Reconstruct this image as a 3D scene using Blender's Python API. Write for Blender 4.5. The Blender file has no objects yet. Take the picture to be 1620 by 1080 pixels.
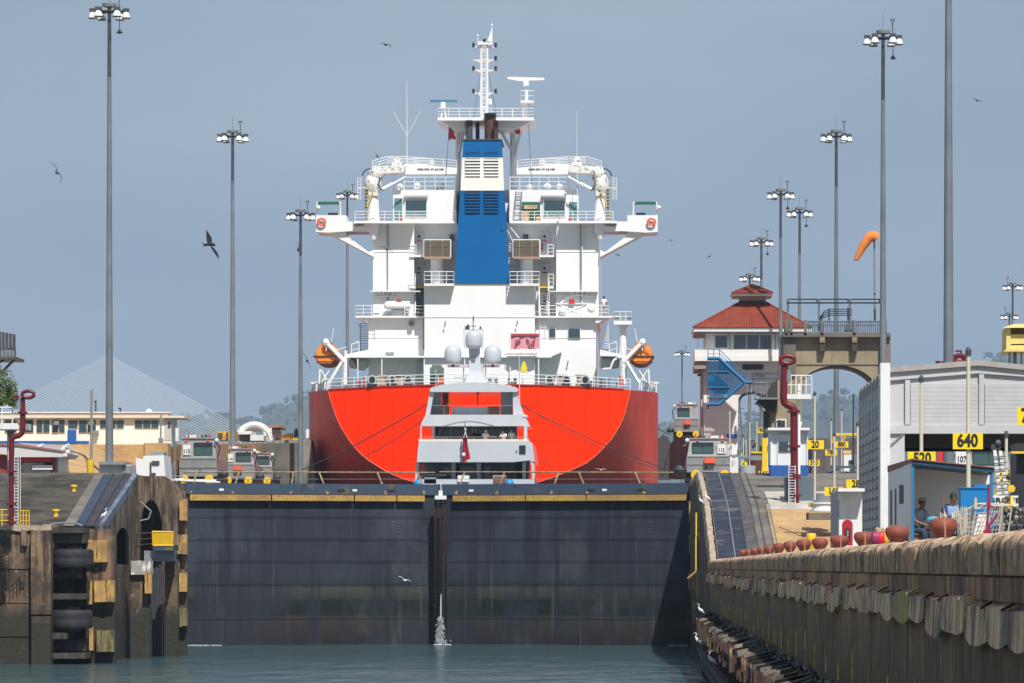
import bpy, math, random
from math import sin, cos, pi, radians, sqrt, atan2
from mathutils import Vector, Matrix
random.seed(7)
sc = bpy.context.scene
COL = sc.collection
# ---------------------------------------------------------------- camera
F = 7080.0; VX = 1006.0; VY = 896.0; H = 5.2      # focal length and horizon point of a 1620x1080 frame, eye height over the water
cd = bpy.data.cameras.new('camera'); cam = bpy.data.objects.new('camera', cd); COL.objects.link(cam)
cam.location = (0, 0, H); cam.rotation_euler = (radians(90), 0, 0)
cd.lens = F/1620*36; cd.sensor_width = 36
cd.shift_x = (810-VX)/1620; cd.shift_y = (VY-540)/1620
cd.clip_start = 1; cd.clip_end = 40000
sc.camera = cam
# ---------------------------------------------------------------- sky
SUN_EL, SUN_AZ = radians(52), radians(18)          # sun high behind the camera, a little to the right
w = bpy.data.worlds.new('World'); sc.world = w; w.use_nodes = True
nt = w.node_tree; nt.nodes.clear()
N = nt.nodes.new; L = nt.links.new
out = N('ShaderNodeOutputWorld'); bg = N('ShaderNodeBackground')
sky = N('ShaderNodeTexSky'); sky.sky_type = 'NISHITA'; sky.sun_disc = False
sky.sun_elevation = SUN_EL; sky.sun_rotation = pi-SUN_AZ
sky.air_density = 1.0; sky.dust_density = 2.0; sky.ozone_density = 1.0
tc = N('ShaderNodeTexCoord'); mp = N('ShaderNodeMapping'); mp.inputs['Scale'].default_value = (1, 1, 2.6)
n1 = N('ShaderNodeTexNoise'); n1.inputs['Scale'].default_value = 3.6; n1.inputs['Detail'].default_value = 5; n1.inputs['Roughness'].default_value = .5
r1 = N('ShaderNodeValToRGB'); r1.color_ramp.elements[0].position = .32; r1.color_ramp.elements[1].position = .72
r1.color_ramp.elements[0].color = (1.75, 2.58, 3.62, 1); r1.color_ramp.elements[1].color = (3.45, 4.25, 5.2, 1)   # thin high cloud veil
mx = N('ShaderNodeMix'); mx.data_type = 'RGBA'; mx.inputs[0].default_value = .88
L(tc.outputs['Generated'], mp.inputs['Vector']); L(mp.outputs[0], n1.inputs['Vector']); L(n1.outputs[0], r1.inputs[0])
L(sky.outputs[0], mx.inputs[6]); L(r1.outputs[0], mx.inputs[7]); L(mx.outputs[2], bg.inputs[0])
bg.inputs[1].default_value = .094
L(bg.outputs[0], out.inputs[0])
sd = bpy.data.lights.new('sun', 'SUN'); sd.energy = 4.6; sd.angle = radians(.5); sd.color = (1, .955, .89)
sun = bpy.data.objects.new('sun', sd); COL.objects.link(sun)
sdir = Vector((-sin(SUN_AZ)*cos(SUN_EL), cos(SUN_AZ)*cos(SUN_EL), -sin(SUN_EL)))
sun.rotation_euler = sdir.to_track_quat('-Z', 'Y').to_euler(); sun.location = (30, -60, 90)
vs = sc.view_settings; vs.view_transform = 'Standard'; vs.look = 'None'; vs.exposure = 0.25; vs.gamma = 1; vs.use_curve_mapping = False
sc.cycles.use_denoising = True; sc.cycles.max_bounces = 5; sc.cycles.diffuse_bounces = 3; sc.cycles.glossy_bounces = 3
sc.cycles.volume_bounces = 0; sc.cycles.transparent_max_bounces = 8

# ---------------------------------------------------------------- helpers
def X(px, d): return (px-VX)*d/F
def Z(py, d): return H+(VY-py)*d/F
def P(px, py, d): return Vector((X(px, d), d, Z(py, d)))
def S(d): return F/d

class MB:
    def __init__(s): s.v = []; s.f = []; s.sm = False
    def add(s, vs, fs):
        b = len(s.v); s.v += [tuple(v) for v in vs]; s.f += [tuple(i+b for i in f) for f in fs]; return s
    def hexa(s, p):   # 8 points: bottom ring 0-3, top ring 4-7
        return s.add(p, [(3, 2, 1, 0), (4, 5, 6, 7), (0, 1, 5, 4), (1, 2, 6, 5), (2, 3, 7, 6), (3, 0, 4, 7)])
    def box(s, x0, x1, y0, y1, z0, z1):
        return s.hexa([(x0, y0, z0), (x1, y0, z0), (x1, y1, z0), (x0, y1, z0), (x0, y0, z1), (x1, y0, z1), (x1, y1, z1), (x0, y1, z1)])
    def pb(s, a, b, t, u, d0, d1):   # box whose front face spans columns a..b, rows t..u of the plan at distance d0
        return s.box(X(a, d0), X(b, d0), d0, d1, Z(u, d0), Z(t, d0))
    def ob(s, A, B, th, z0, z1, z0b=None, z1b=None):   # wall-like box along plan line A->B, thickness away from the viewer
        A = Vector(A); B = Vector(B); n = Vector((-(B-A).y, (B-A).x)).normalized()*th
        if z0b is None: z0b = z0
        if z1b is None: z1b = z1
        a, b, c, e = A, B, B+n, A+n
        return s.hexa([(a.x, a.y, z0), (b.x, b.y, z0b), (c.x, c.y, z0b), (e.x, e.y, z0), (a.x, a.y, z1), (b.x, b.y, z1b), (c.x, c.y, z1b), (e.x, e.y, z1)])
    def tube(s, p, q, r, n=6, r2=None):
        p = Vector(p); q = Vector(q); r2 = r if r2 is None else r2
        ax = (q-p)
        if ax.length < 1e-6: return s
        ax.normalize(); u = ax.orthogonal().normalized(); w_ = ax.cross(u)
        ring = lambda c, rr: [c+(u*cos(2*pi*(i+.5)/n)+w_*sin(2*pi*(i+.5)/n))*rr for i in range(n)]
        fs = [(i, (i+1) % n, n+(i+1) % n, n+i) for i in range(n)]+[tuple(range(n-1, -1, -1)), tuple(range(n, 2*n))]
        if n >= 7: s.sm = True
        return s.add(ring(p, r)+ring(q, r2), fs)
    def path(s, pts, r, n=6):
        for a, b in zip(pts, pts[1:]): s.tube(a, b, r, n)
        return s
    def pipe(s, pts, r, n=10, rr=None):   # continuous bent pipe
        pts = [Vector(p) for p in pts]; m = len(pts); s.sm = True; vs_ = []; u = None
        for i, p in enumerate(pts):
            t = (pts[min(i+1, m-1)]-pts[max(i-1, 0)]).normalized()
            u = (t.orthogonal() if u is None else (u-t*u.dot(t))).normalized(); w_ = t.cross(u)
            ra = rr[i] if rr else r
            vs_ += [p+(u*cos(2*pi*k/n)+w_*sin(2*pi*k/n))*ra for k in range(n)]
        fs = [(i*n+k, i*n+(k+1) % n, (i+1)*n+(k+1) % n, (i+1)*n+k) for i in range(m-1) for k in range(n)]
        fs += [tuple(range(n-1, -1, -1)), tuple(range((m-1)*n, m*n))]
        return s.add(vs_, fs)
    def lathe(s, c, prof, n=14, axis='z'):
        c = Vector(c); s.sm = True; vs_ = []
        for r, h in prof:
            for k in range(n):
                a = 2*pi*k/n
                o = {'z': (r*cos(a), r*sin(a), h), 'y': (r*cos(a), h, r*sin(a)), 'x': (h, r*cos(a), r*sin(a))}[axis]
                vs_.append(c+Vector(o))
        m = len(prof)
        fs = [(i*n+k, i*n+(k+1) % n, (i+1)*n+(k+1) % n, (i+1)*n+k) for i in range(m-1) for k in range(n)]
        fs += [tuple(range(n-1, -1, -1)), tuple(range((m-1)*n, m*n))]
        return s.add(vs_, fs)
    def ball(s, c, r, n=10, sc_=(1, 1, 1)):
        m = max(4, n//2); c = Vector(c); s.sm = True; vs_ = []
        for i in range(m+1):
            t = pi*i/m; t = min(max(t, .05), pi-.05)
            for k in range(n):
                a = 2*pi*k/n; vs_.append(c+Vector((sin(t)*cos(a)*sc_[0], sin(t)*sin(a)*sc_[1], cos(t)*sc_[2]))*r)
        fs = [(i*n+(k+1) % n, i*n+k, (i+1)*n+k, (i+1)*n+(k+1) % n) for i in range(m) for k in range(n)]
        fs += [tuple(range(n)), tuple(range((m+1)*n-1, m*n-1, -1))]
        return s.add(vs_, fs)
    def prism(s, poly, vec):
        n = len(poly); vec = Vector(vec); a = [Vector(p) for p in poly]
        return s.add(a+[p+vec for p in a], [tuple(range(n-1, -1, -1)), tuple(range(n, 2*n))]+[(i, (i+1) % n, n+(i+1) % n, n+i) for i in range(n)])
    def pp(s, poly, d0, d1):   # prism of a plan-view outline (column,row) at distance d0, running straight back to d1
        return s.prism([P(x, y, d0) for x, y in poly], (0, d1-d0, 0))
    def quad(s, a, b, c, d): return s.add([a, b, c, d], [(0, 1, 2, 3)])
    def grid(s, fn, nu, nv):
        vs_ = [fn(i/nu, j/nv) for i in range(nu+1) for j in range(nv+1)]; s.sm = True
        return s.add(vs_, [(i*(nv+1)+j, (i+1)*(nv+1)+j, (i+1)*(nv+1)+j+1, i*(nv+1)+j+1) for i in range(nu) for j in range(nv)])

def rootloc(o):
    v = Vector((0, 0, 0))
    while o is not None: v = v+o.location; o = o.parent
    return v
def meshof(mb, name, mat, off=(0, 0, 0)):
    me = bpy.data.meshes.new(name); off = Vector(off)
    me.from_pydata([tuple(Vector(v)-off) for v in mb.v], [], mb.f)
    if mb.sm:
        me.polygons.foreach_set('use_smooth', [True]*len(me.polygons)); me.set_sharp_from_angle(angle=radians(38))
    me.materials.append(mat); me.update()
    return me
def part(mb, name, mat, parent, label=None, kind=None):
    me = meshof(mb, name, mat, rootloc(parent)); o = bpy.data.objects.new(name, me); COL.objects.link(o); o.parent = parent
    if label: o['label'] = label
    if kind: o['kind'] = kind
    return o
def inst(src_mesh, name, parent, loc, rot=(0, 0, 0), scale=(1, 1, 1)):
    o = bpy.data.objects.new(name, src_mesh); COL.objects.link(o); o.parent = parent; o.location = loc; o.rotation_euler = rot; o.scale = scale
    return o
def thing(name, label, cat, loc, group=None):
    o = bpy.data.objects.new(name, None); COL.objects.link(o); o.location = loc; o['label'] = label; o['category'] = cat
    o.empty_display_size = .3
    if group: o['group'] = group
    return o
def solo(mb, name, mat, label, cat, group=None, kind=None):
    xs = [v[0] for v in mb.v]; ys = [v[1] for v in mb.v]; zs = [v[2] for v in mb.v]
    loc = Vector(((min(xs)+max(xs))/2, (min(ys)+max(ys))/2, min(zs)))
    o = bpy.data.objects.new(name, meshof(mb, name, mat, loc)); COL.objects.link(o); o.location = loc
    o['label'] = label; o['category'] = cat
    if group: o['group'] = group
    if kind: o['kind'] = kind
    return o
def struct(mb, name, mat, label=None):
    o = bpy.data.objects.new(name, meshof(mb, name, mat)); COL.objects.link(o); o['kind'] = 'structure'
    if label: o['label'] = label
    return o
def text(s, loc, h, mat, parent=None, sx=1.0, ext=.004, bold=.02, name='lettering', rotz=0.0):
    c = bpy.data.curves.new(name, 'FONT'); c.body = s; c.size = h/.70; c.align_x = 'CENTER'; c.align_y = 'CENTER'
    c.extrude = ext; c.offset = bold*h; c.resolution_u = 3; c.materials.append(mat)
    o = bpy.data.objects.new(name, c); COL.objects.link(o); o.rotation_euler = (radians(90), 0, rotz); o.scale = (sx, 1, 1)
    me = bpy.data.meshes.new_from_object(o); bpy.data.objects.remove(o); o = bpy.data.objects.new(name, me); COL.objects.link(o)
    o.rotation_euler = (radians(90), 0, rotz); o.scale = (sx, 1, 1)
    if parent: o.parent = parent; o.location = Vector(loc)-rootloc(parent)
    else: o.location = loc
    return o
def ips(poly, y):
    xs = [a[0]+(b[0]-a[0])*(y-a[1])/(b[1]-a[1]) for a, b in zip(poly, poly[1:]) if (a[1]-y)*(b[1]-y) <= 0 and a[1] != b[1]]
    return min(xs), max(xs)
def ipy(poly, x):
    for a, b in zip(poly, poly[1:]):
        if a[0] <= x <= b[0]: return a[1]+(b[1]-a[1])*(x-a[0])/(b[0]-a[0])
    return poly[-1][1]
def rail(mb, pts, h=1.05, n=3, step=1.4, r=.035):
    pts = [Vector(p) for p in pts]; up = Vector((0, 0, h))
    for a, b in zip(pts, pts[1:]):
        for k in range(1, n+1): mb.tube(a+up*k/n, b+up*k/n, r*(1 if k == n else .7), 4)
        m = max(1, round((b-a).length/step))
        for k in range(m+1): mb.tube(a.lerp(b, k/m), a.lerp(b, k/m)+up, r, 4)
    return mb
def ladder(mb, a, b, wv, n, r=.03):
    a = Vector(a); b = Vector(b); wv = Vector(wv)/2
    mb.tube(a-wv, b-wv, r, 4); mb.tube(a+wv, b+wv, r, 4)
    for k in range(n): c = a.lerp(b, (k+.5)/n); mb.tube(c-wv, c+wv, r*.8, 4)
    return mb

# ---------------------------------------------------------------- materials
def M(name, c, rough=.6, metal=0., blotch=None, blotch2=None, streak=None, streak2=None, tide=None, tamp=.5, tsc=(.8, .8, .5), wet=None, bump=0., bscale=4., spec=None, coat=0., alpha=None):
    m = bpy.data.materials.new(name); m.use_nodes = True; t = m.node_tree; n = t.nodes; l = t.links
    b = n['Principled BSDF']; b.inputs['Roughness'].default_value = rough; b.inputs['Metallic'].default_value = metal
    if spec is not None: b.inputs['Specular IOR Level'].default_value = spec
    if coat: b.inputs['Coat Weight'].default_value = coat
    g = n.new('ShaderNodeNewGeometry'); pos = g.outputs['Position']
    def noise(scl, detail=6, ro=.6):
        mp = n.new('ShaderNodeMapping'); mp.inputs['Scale'].default_value = scl; l.new(pos, mp.inputs[0])
        q = n.new('ShaderNodeTexNoise'); q.inputs['Scale'].default_value = 1; q.inputs['Detail'].default_value = detail; q.inputs['Roughness'].default_value = ro
        l.new(mp.outputs[0], q.inputs['Vector']); return q.outputs[0]
    rgb = n.new('ShaderNodeRGB'); rgb.outputs[0].default_value = (*c, 1); cur = rgb.outputs[0]
    if tide:
        sp = n.new('ShaderNodeSeparateXYZ'); l.new(pos, sp.inputs[0])
        a = n.new('ShaderNodeMath'); a.operation = 'MULTIPLY_ADD'; l.new(noise(tsc), a.inputs[0]); a.inputs[1].default_value = tamp*2; a.inputs[2].default_value = -tamp
        a2 = n.new('ShaderNodeMath'); l.new(a.outputs[0], a2.inputs[0]); l.new(sp.outputs[2], a2.inputs[1])
        z0, z1 = tide[0][0], tide[-1][0]
        mr = n.new('ShaderNodeMapRange'); mr.inputs[1].default_value = z0; mr.inputs[2].default_value = z1; l.new(a2.outputs[0], mr.inputs[0])
        cr = n.new('ShaderNodeValToRGB'); e = cr.color_ramp.elements
        while len(e) < len(tide): e.new(.5)
        for i, (z, cc) in enumerate(tide): e[i].position = (z-z0)/(z1-z0); e[i].color = (*cc, 1)
        l.new(mr.outputs[0], cr.inputs[0]); cur = cr.outputs[0]
    def layer(cur, cc, amt, nz, lo, hi):
        mr = n.new('ShaderNodeMapRange'); mr.inputs[1].default_value = lo; mr.inputs[2].default_value = hi; mr.inputs[4].default_value = amt
        l.new(nz, mr.inputs[0]); mxx = n.new('ShaderNodeMix'); mxx.data_type = 'RGBA'
        l.new(mr.outputs[0], mxx.inputs[0]); l.new(cur, mxx.inputs[6]); mxx.inputs[7].default_value = (*cc, 1); return mxx.outputs[2]
    for bl in (blotch, blotch2):
        if bl: cc, amt, s_, lo, hi = bl; cur = layer(cur, cc, amt, noise((s_, s_, s_)), lo, hi)
    for st in (streak, streak2):
        if st: cc, amt, hs, vs_, lo, hi = st; cur = layer(cur, cc, amt, noise((hs, hs, vs_), 5, .65), lo, hi)
    if wet:   # growth and damp left by the water below a ragged line
        sp = n.new('ShaderNodeSeparateXYZ'); l.new(pos, sp.inputs[0])
        a = n.new('ShaderNodeMath'); a.operation = 'MULTIPLY_ADD'; l.new(noise((.35, .35, .8), 8, .7), a.inputs[0]); a.inputs[1].default_value = wet[3]*4; a.inputs[2].default_value = -wet[3]*2
        a2 = n.new('ShaderNodeMath'); l.new(a.outputs[0], a2.inputs[0]); l.new(sp.outputs[2], a2.inputs[1])
        mr = n.new('ShaderNodeMapRange'); mr.inputs[1].default_value = wet[0]; mr.inputs[2].default_value = wet[1]; mr.inputs[3].default_value = .88; mr.inputs[4].default_value = 0; l.new(a2.outputs[0], mr.inputs[0])
        mxx = n.new('ShaderNodeMix'); mxx.data_type = 'RGBA'; l.new(mr.outputs[0], mxx.inputs[0]); l.new(cur, mxx.inputs[6]); mxx.inputs[7].default_value = (*wet[2], 1); cur = mxx.outputs[2]
    l.new(cur, b.inputs['Base Color'])
    if bump:
        bp = n.new('ShaderNodeBump'); bp.inputs['Strength'].default_value = bump; bp.inputs['Distance'].default_value = .06
        l.new(noise((bscale, bscale, bscale), 8), bp.inputs['Height']); l.new(bp.outputs[0], b.inputs['Normal'])
    return m
WHITE = M('ship_white_paint', (.80, .80, .80), .5, blotch=((.70, .68, .64), .5, .35, .45, .8), streak=((.50, .34, .22), .35, 2.2, .12, .66, .85))
WHITE2 = M('white_paint', (.74, .74, .73), .55, blotch=((.5, .48, .45), .5, .8, .5, .8), streak=((.40, .37, .33), .5, 2.5, .25, .55, .8))
YACHT = M('yacht_gloss_white', (.52, .545, .585), .22, coat=.5, blotch=((.46, .48, .52), .4, .6, .4, .7))
ORANGE = M('transom_orange_red', (.98, .034, .0), .8, spec=0, blotch=((.92, .028, .0), .5, .3, .4, .75), streak=((.80, .02, .002), .4, 1.1, .10, .52, .8), bump=.05, bscale=1.2)
HULL = M('hull_oxide_red', (.80, .060, .034), .5, spec=.12, blotch=((.50, .06, .04), .8, .22, .4, .65), streak=((.85, .16, .10), .5, 1.3, .10, .5, .75), bump=.05)
BLUE = M('funnel_blue', (.001, .105, .30), .7, spec=.12, blotch=((.002, .09, .26), .5, .5, .4, .7))
DARK = M('dark_opening', (.02, .023, .028), .5)
GLASS = M('tinted_window_glass', (.035, .065, .085), .08, spec=.8)
NAVY = M('dark_navy_paint', (.012, .018, .035), .5)
BLACK = M('black_rubber', (.018, .019, .022), .75, blotch=((.05, .05, .05), .7, 3, .5, .75), bump=.3)
RUST = M('rusty_exhaust', (.10, .045, .028), .7, blotch=((.03, .018, .015), .9, 2.5, .4, .65))
GREY = M('grey_steel', (.22, .235, .25), .55, blotch=((.13, .13, .13), .6, 2, .45, .75), streak=((.12, .08, .05), .4, 4, .5, .6, .8))
POLE = M('galvanised_pole', (.17, .195, .215), .5, blotch=((.10, .115, .13), .8, .4, .4, .7))
DKGREY = M('dark_grey_steel', (.05, .055, .062), .6, blotch=((.10, .10, .10), .5, 3, .5, .7))
LAMPG = M('lamp_bowl_glass', (.82, .84, .86), .15, spec=.7)
BROWN = M('filter_mesh_brown', (.13, .105, .07), .8, blotch=((.08, .065, .045), .7, 6, .4, .6))
CREAM = M('cream_paint', (.70, .62, .50), .6, blotch=((.55, .47, .38), .5, .7, .5, .8))
LBOAT = M('lifeboat_orange', (.95, .27, .015), .5, blotch=((.70, .13, .02), .6, 1.1, .54, .72), streak=((.30, .08, .03), .6, 4, .6, .58, .8))
LBOATD = M('lifeboat_keel_rust', (.55, .13, .02), .6, blotch=((.28, .07, .02), .8, 2, .4, .6))
YEL = M('yellow_paint', (.78, .50, .02), .5, blotch=((.55, .33, .03), .5, 2, .5, .8))
SIGNY = M('sign_yellow', (.86, .60, .01), .45, blotch=((.75, .50, .02), .4, 2, .5, .8))
INK = M('sign_black', (.012, .012, .014), .6)
GREEN = M('green_canvas', (.012, .12, .065), .8)
TEAL = M('teal_blind', (.10, .22, .23), .5)
TAN = M('tan_rope', (.45, .34, .24), .9, bump=.5, bscale=20)
REDP = M('red_paint', (.60, .03, .03), .5)
PIPE = M('hydrant_dark_red', (.15, .007, .011), .4, blotch=((.09, .008, .012), .7, 3, .4, .7))
OXIDE = M('bollard_oxide', (.27, .068, .042), .55, blotch=((.17, .045, .03), .7, 3, .4, .7), streak=((.48, .20, .14), .4, 9, 1, .5, .8), bump=.2, bscale=14)
PINK = M('pink_banner', (.72, .30, .36), .8, blotch=((.60, .22, .28), .5, 2, .4, .7))
MBLUE = M('bright_blue_plastic', (.01, .19, .48), .4)
WBLUE = M('wall_blue_paint', (.01, .10, .36), .55, blotch=((.02, .08, .25), .5, 2, .4, .7))
SKIN = M('skin_brown', (.19, .095, .06), .55)
SKINL = M('skin_light', (.50, .30, .22), .55)
HAIR = M('hair_black', (.012, .010, .009), .6)
SHIRTW = M('shirt_white', (.72, .72, .74), .8)
SHIRTB = M('shirt_light_blue', (.22, .33, .55), .8)
KHAKI = M('trousers_khaki', (.36, .31, .24), .8)
JEANS = M('trousers_dark_blue', (.025, .04, .075), .85)
BIRDK = M('frigatebird_black', (.014, .013, .015), .7)
BIRDG = M('seabird_grey', (.10, .09, .085), .7)
BIRDW = M('egret_white', (.82, .82, .80), .7)
BEAK = M('beak_yellow', (.6, .38, .04), .5)
SILVER = M('locomotive_silver', (.32, .325, .33), .42, .35, blotch=((.25, .24, .23), .7, 1.6, .42, .7), streak=((.14, .12, .10), .6, 5, .6, .55, .8))
REDBOX = M('orange_red_housing', (.75, .12, .05), .5)
CONC_ = M('weathered_concrete', (.30, .255, .20), .85, blotch=((.15, .125, .10), .85, .5, .42, .62), streak=((.055, .042, .032), .8, 3.2, .22, .48, .66), streak2=((.45, .40, .33), .5, 5, .3, .6, .75), bump=.5, bscale=5)
CONCG = M('grey_concrete', (.18, .155, .12), .85, blotch=((.095, .088, .08), .85, .35, .42, .62), blotch2=((.33, .30, .26), .4, 1.3, .55, .75), streak=((.06, .052, .045), .5, .6, .6, .5, .72), bump=.3, bscale=6)
CONCT = M('tan_concrete', (.31, .255, .165), .85, blotch=((.20, .155, .10), .8, .4, .42, .68), streak=((.12, .10, .08), .6, 3.5, .25, .52, .72), bump=.3)
WETC = M('tidal_lock_wall', (.2, .17, .13), .8, tide=[(0, (.020, .017, .013)), (1.2, (.026, .025, .014)), (2.3, (.040, .036, .022)), (3.0, (.13, .085, .048)), (4.2, (.17, .10, .052)), (5.6, (.22, .14, .08)), (7.4, (.25, .165, .10))], tamp=.9, wet=(2.3, 3.3, (.022, .020, .012), .8),
          blotch=((.055, .038, .025), .9, .6, .45, .60), blotch2=((.42, .32, .21), .6, 1.9, .58, .70), streak=((.020, .014, .010), .9, 2.4, .22, .46, .60), streak2=((.40, .28, .17), .45, 4, .4, .6, .74), bump=.8, bscale=4)
# ================================================================ setting: water, hills, ground
def water_mat():
    m = bpy.data.materials.new('chamber_water'); m.use_nodes = True; t = m.node_tree; n = t.nodes; l = t.links
    b = n['Principled BSDF']; b.inputs['IOR'].default_value = 1.33; b.inputs['Base Color'].default_value = (.045, .095, .11, 1); b.inputs['Roughness'].default_value = .12; b.inputs['Specular IOR Level'].default_value = .5
    g = n.new('ShaderNodeNewGeometry'); hs = []
    for s_, dt in (((1.1, .45, 1), 6), ((4.5, 1.6, 1), 5), ((.30, .10, 1), 7)):
        mp = n.new('ShaderNodeMapping'); mp.inputs['Scale'].default_value = s_; l.new(g.outputs['Position'], mp.inputs[0])
        q = n.new('ShaderNodeTexNoise'); q.inputs['Scale'].default_value = 1; q.inputs['Detail'].default_value = dt; l.new(mp.outputs[0], q.inputs['Vector']); hs.append(q.outputs[0])
    a0 = n.new('ShaderNodeMath'); a0.operation = 'MULTIPLY_ADD'; a0.inputs[1].default_value = 3.5; l.new(hs[2], a0.inputs[0]); l.new(hs[0], a0.inputs[2])
    a = n.new('ShaderNodeMath'); a.operation = 'MULTIPLY_ADD'; a.inputs[1].default_value = .35; l.new(hs[1], a.inputs[0]); l.new(a0.outputs[0], a.inputs[2])
    bp = n.new('ShaderNodeBump'); bp.inputs['Strength'].default_value = .8; bp.inputs['Distance'].default_value = .20
    l.new(a.outputs[0], bp.inputs['Height']); l.new(bp.outputs[0], b.inputs['Normal']); return m
WATER = water_mat()
mb = MB(); mb.quad((-90, -60, 0), (3.6, -60, 0), (3.6, 303, 0), (-90, 303, 0)); struct(mb, 'water', WATER)
mb = MB(); mb.quad((-29.7, 304, 8.6), (3.5, 304, 8.6), (3.5, 900, 8.6), (-29.7, 900, 8.6)); struct(mb, 'upper_water', WATER)
GRASS = M('dry_grass_earth', (.40, .24, .11), .95, blotch=((.52, .33, .14), .9, .5, .4, .65), blotch2=((.20, .15, .06), .7, 1.7, .55, .72), streak=((.62, .42, .22), .5, 2, 6, .52, .7), bump=.8, bscale=3)
EARTH = M('far_ground_grass', (.09, .10, .045), .95, blotch=((.05, .07, .03), .8, .02, .4, .6))
mb = MB(); mb.quad((-14000, -400, -1.2), (14000, -400, -1.2), (14000, 16000, -1.2), (-14000, 16000, -1.2)); struct(mb, 'canal_bed', EARTH)
# upper terraces on both banks, reaching the hills
mb = MB(); mb.box(-5000, -29.9, 262.2, 8500, -1, 10.72); struct(mb, 'ground', CONCG)
mb = MB(); mb.box(3.56, 5000, 297.4, 8500, -1, 10.95); struct(mb, 'pavement', CONCG)
# grass bank and terrace carrying the cream building
def bank(u, v):
    x = -62+u*(-62+62+33); y = 276+v*24
    return (-64+u*31.2, 276+v*24+.5*sin(u*9), 10.72+2.6*(v**.8)*min(1, (1-u)*9+.1)+.12*sin(u*21+v*5))
mb = MB(); mb.grid(bank, 40, 12); struct(mb, 'grass_bank', GRASS)
mb = MB(); zt = lambda d: 5.2+196*d/F; mb.hexa([(-120, 299.6, 10.7), (-32.9, 299.6, 10.7), (-32.9, 396, 10.7), (-120, 396, 10.7), (-120, 299.6, zt(299.6)-.1), (-32.9, 299.6, zt(299.6)-.1), (-32.9, 396, zt(396)), (-120, 396, zt(396))]); struct(mb, 'terrace', GRASS)
mb = MB(); mb.box(-32.95, -31.35, 299.6, 302, 10.7, zt(300)); struct(mb, 'terrace_corner', GRASS)
mb = MB(); mb.box(-300, -30, 397, 900, 10.7, 16.2); struct(mb, 'upper_terrace', CONCG)
# sloping concrete wing wall behind the locomotives (stained) - ramp to the next lock level
mb = MB(); mb.pp([(400, 768), (424, 697), (450, 694.5), (492, 695), (500, 768)], 399, 396.5+6); 
solo(mb, 'lock_ramp_wall', M('stained_ramp_concrete', (.30, .27, .23), .85, blotch=((.17, .15, .13), .9, .4, .4, .6), streak=((.50, .46, .42), .8, 1.1, .16, .56, .66), streak2=((.07, .06, .06), .7, .9, .1, .56, .7), bump=.3), 'stained grey sloping concrete wall behind the locomotives left of the ship', 'wall')
# hills
HILL = M('forested_hill', (.035, .055, .03), .95, blotch=((.06, .085, .04), .9, .008, .4, .65), blotch2=((.02, .03, .018), .9, .02, .5, .7))
def hill(pts, d, depth, name, seed):
    rnd = random.Random(seed); mb = MB(); nx = 90; ny = 10
    def prof(px):
        for (a, za), (b_, zb) in zip(pts, pts[1:]):
            if a <= px <= b_: t = (px-a)/(b_-a); t = t*t*(3-2*t); return za+(zb-za)*t
        return pts[-1][1]
    J = [[rnd.uniform(-1, 1) for _ in range(ny+1)] for _ in range(nx+1)]
    def fn(u, v):
        px = pts[0][0]+u*(pts[-1][0]-pts[0][0]); top = Z(prof(px), d)-8
        z = 8+top*sin(pi*min(v*1.0, 1))**.8+J[round(u*nx)][round(v*ny)]*d*.0016*(1 if 0 < v < 1 else 0)
        return (X(px, d), d-depth*.5+depth*v, z)
    mb.grid(fn, nx, ny); struct(mb, name, HILL)
    # tree crowns breaking the ridge line
    me = []
    t = MB()
    for i in range(900):
        u = rnd.random(); v = .5+rnd.uniform(-.3, .06); p = fn(round(u*nx)/nx, round(v*ny)/ny); r = d*rnd.uniform(.0004, .0010)
        c0 = (p[0]+rnd.uniform(-20, 20), p[1], p[2]+r*.2)
        for q in range(2): t.ball((c0[0]+rnd.uniform(-1, 1)*r, c0[1]+rnd.uniform(-1, 1)*r, c0[2]+rnd.uniform(-.3, .5)*r), r*rnd.uniform(.45, .8), 6)
    o = solo(t, 'forest', HILL, 'hazy trees along the ridge of the '+name.replace('_', ' '), 'forest', kind='stuff')
hill([(250, 700), (300, 668), (340, 660), (372, 661), (385, 672), (400, 668), (415, 656), (440, 654), (455, 648), (470, 640), (490, 628), (560, 612), (700, 640), (800, 660)], 7600, 1500, 'wooded_hill_behind_the_ship', 3)
hill([(1020, 690), (1050, 676), (1090, 690), (1150, 680), (1230, 655), (1285, 630), (1310, 628), (1340, 634), (1370, 626), (1400, 640), (1450, 636), (1500, 600), (1540, 586), (1570, 570), (1590, 558), (1620, 548), (1700, 560)], 6800, 1500, 'wooded_hill_on_the_right', 5)

# ================================================================ cable-stayed bridge, far left
BR = M('bridge_white', (.62, .64, .66), .6)
bd = 3300; t = thing('cable_stayed_bridge', 'pale far-off cable-stayed bridge, its fan of stays rising behind the cream building', 'bridge', (X(172, bd), bd, 5))
mb = MB(); mb.hexa([P(169, 700, bd), P(175, 700, bd), P(175, 700, bd+8), P(169, 700, bd+8), P(171, 559, bd), P(173.2, 559, bd), P(173.2, 559, bd+6), P(171, 559, bd+6)]); part(mb, 'pylon', BR, t)
mb = MB(); mb.pb(-400, 560, 704, 707, bd-5, bd+12); part(mb, 'deck', BR, t)
for k in range(30):
    top = 561+k*3.1; u = k/29
    for s_ in (-1, 1):
        mb = MB(); ex = 172+s_*(330-u*290); ey = 703
        if s_ > 0: ex = 172+(262-u*225)
        mb.tube(P(172, top, bd+2), P(ex if s_ > 0 else 172-(285-u*250), ey, bd+2), .18, 4); part(mb, 'cable', BR, t)

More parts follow.
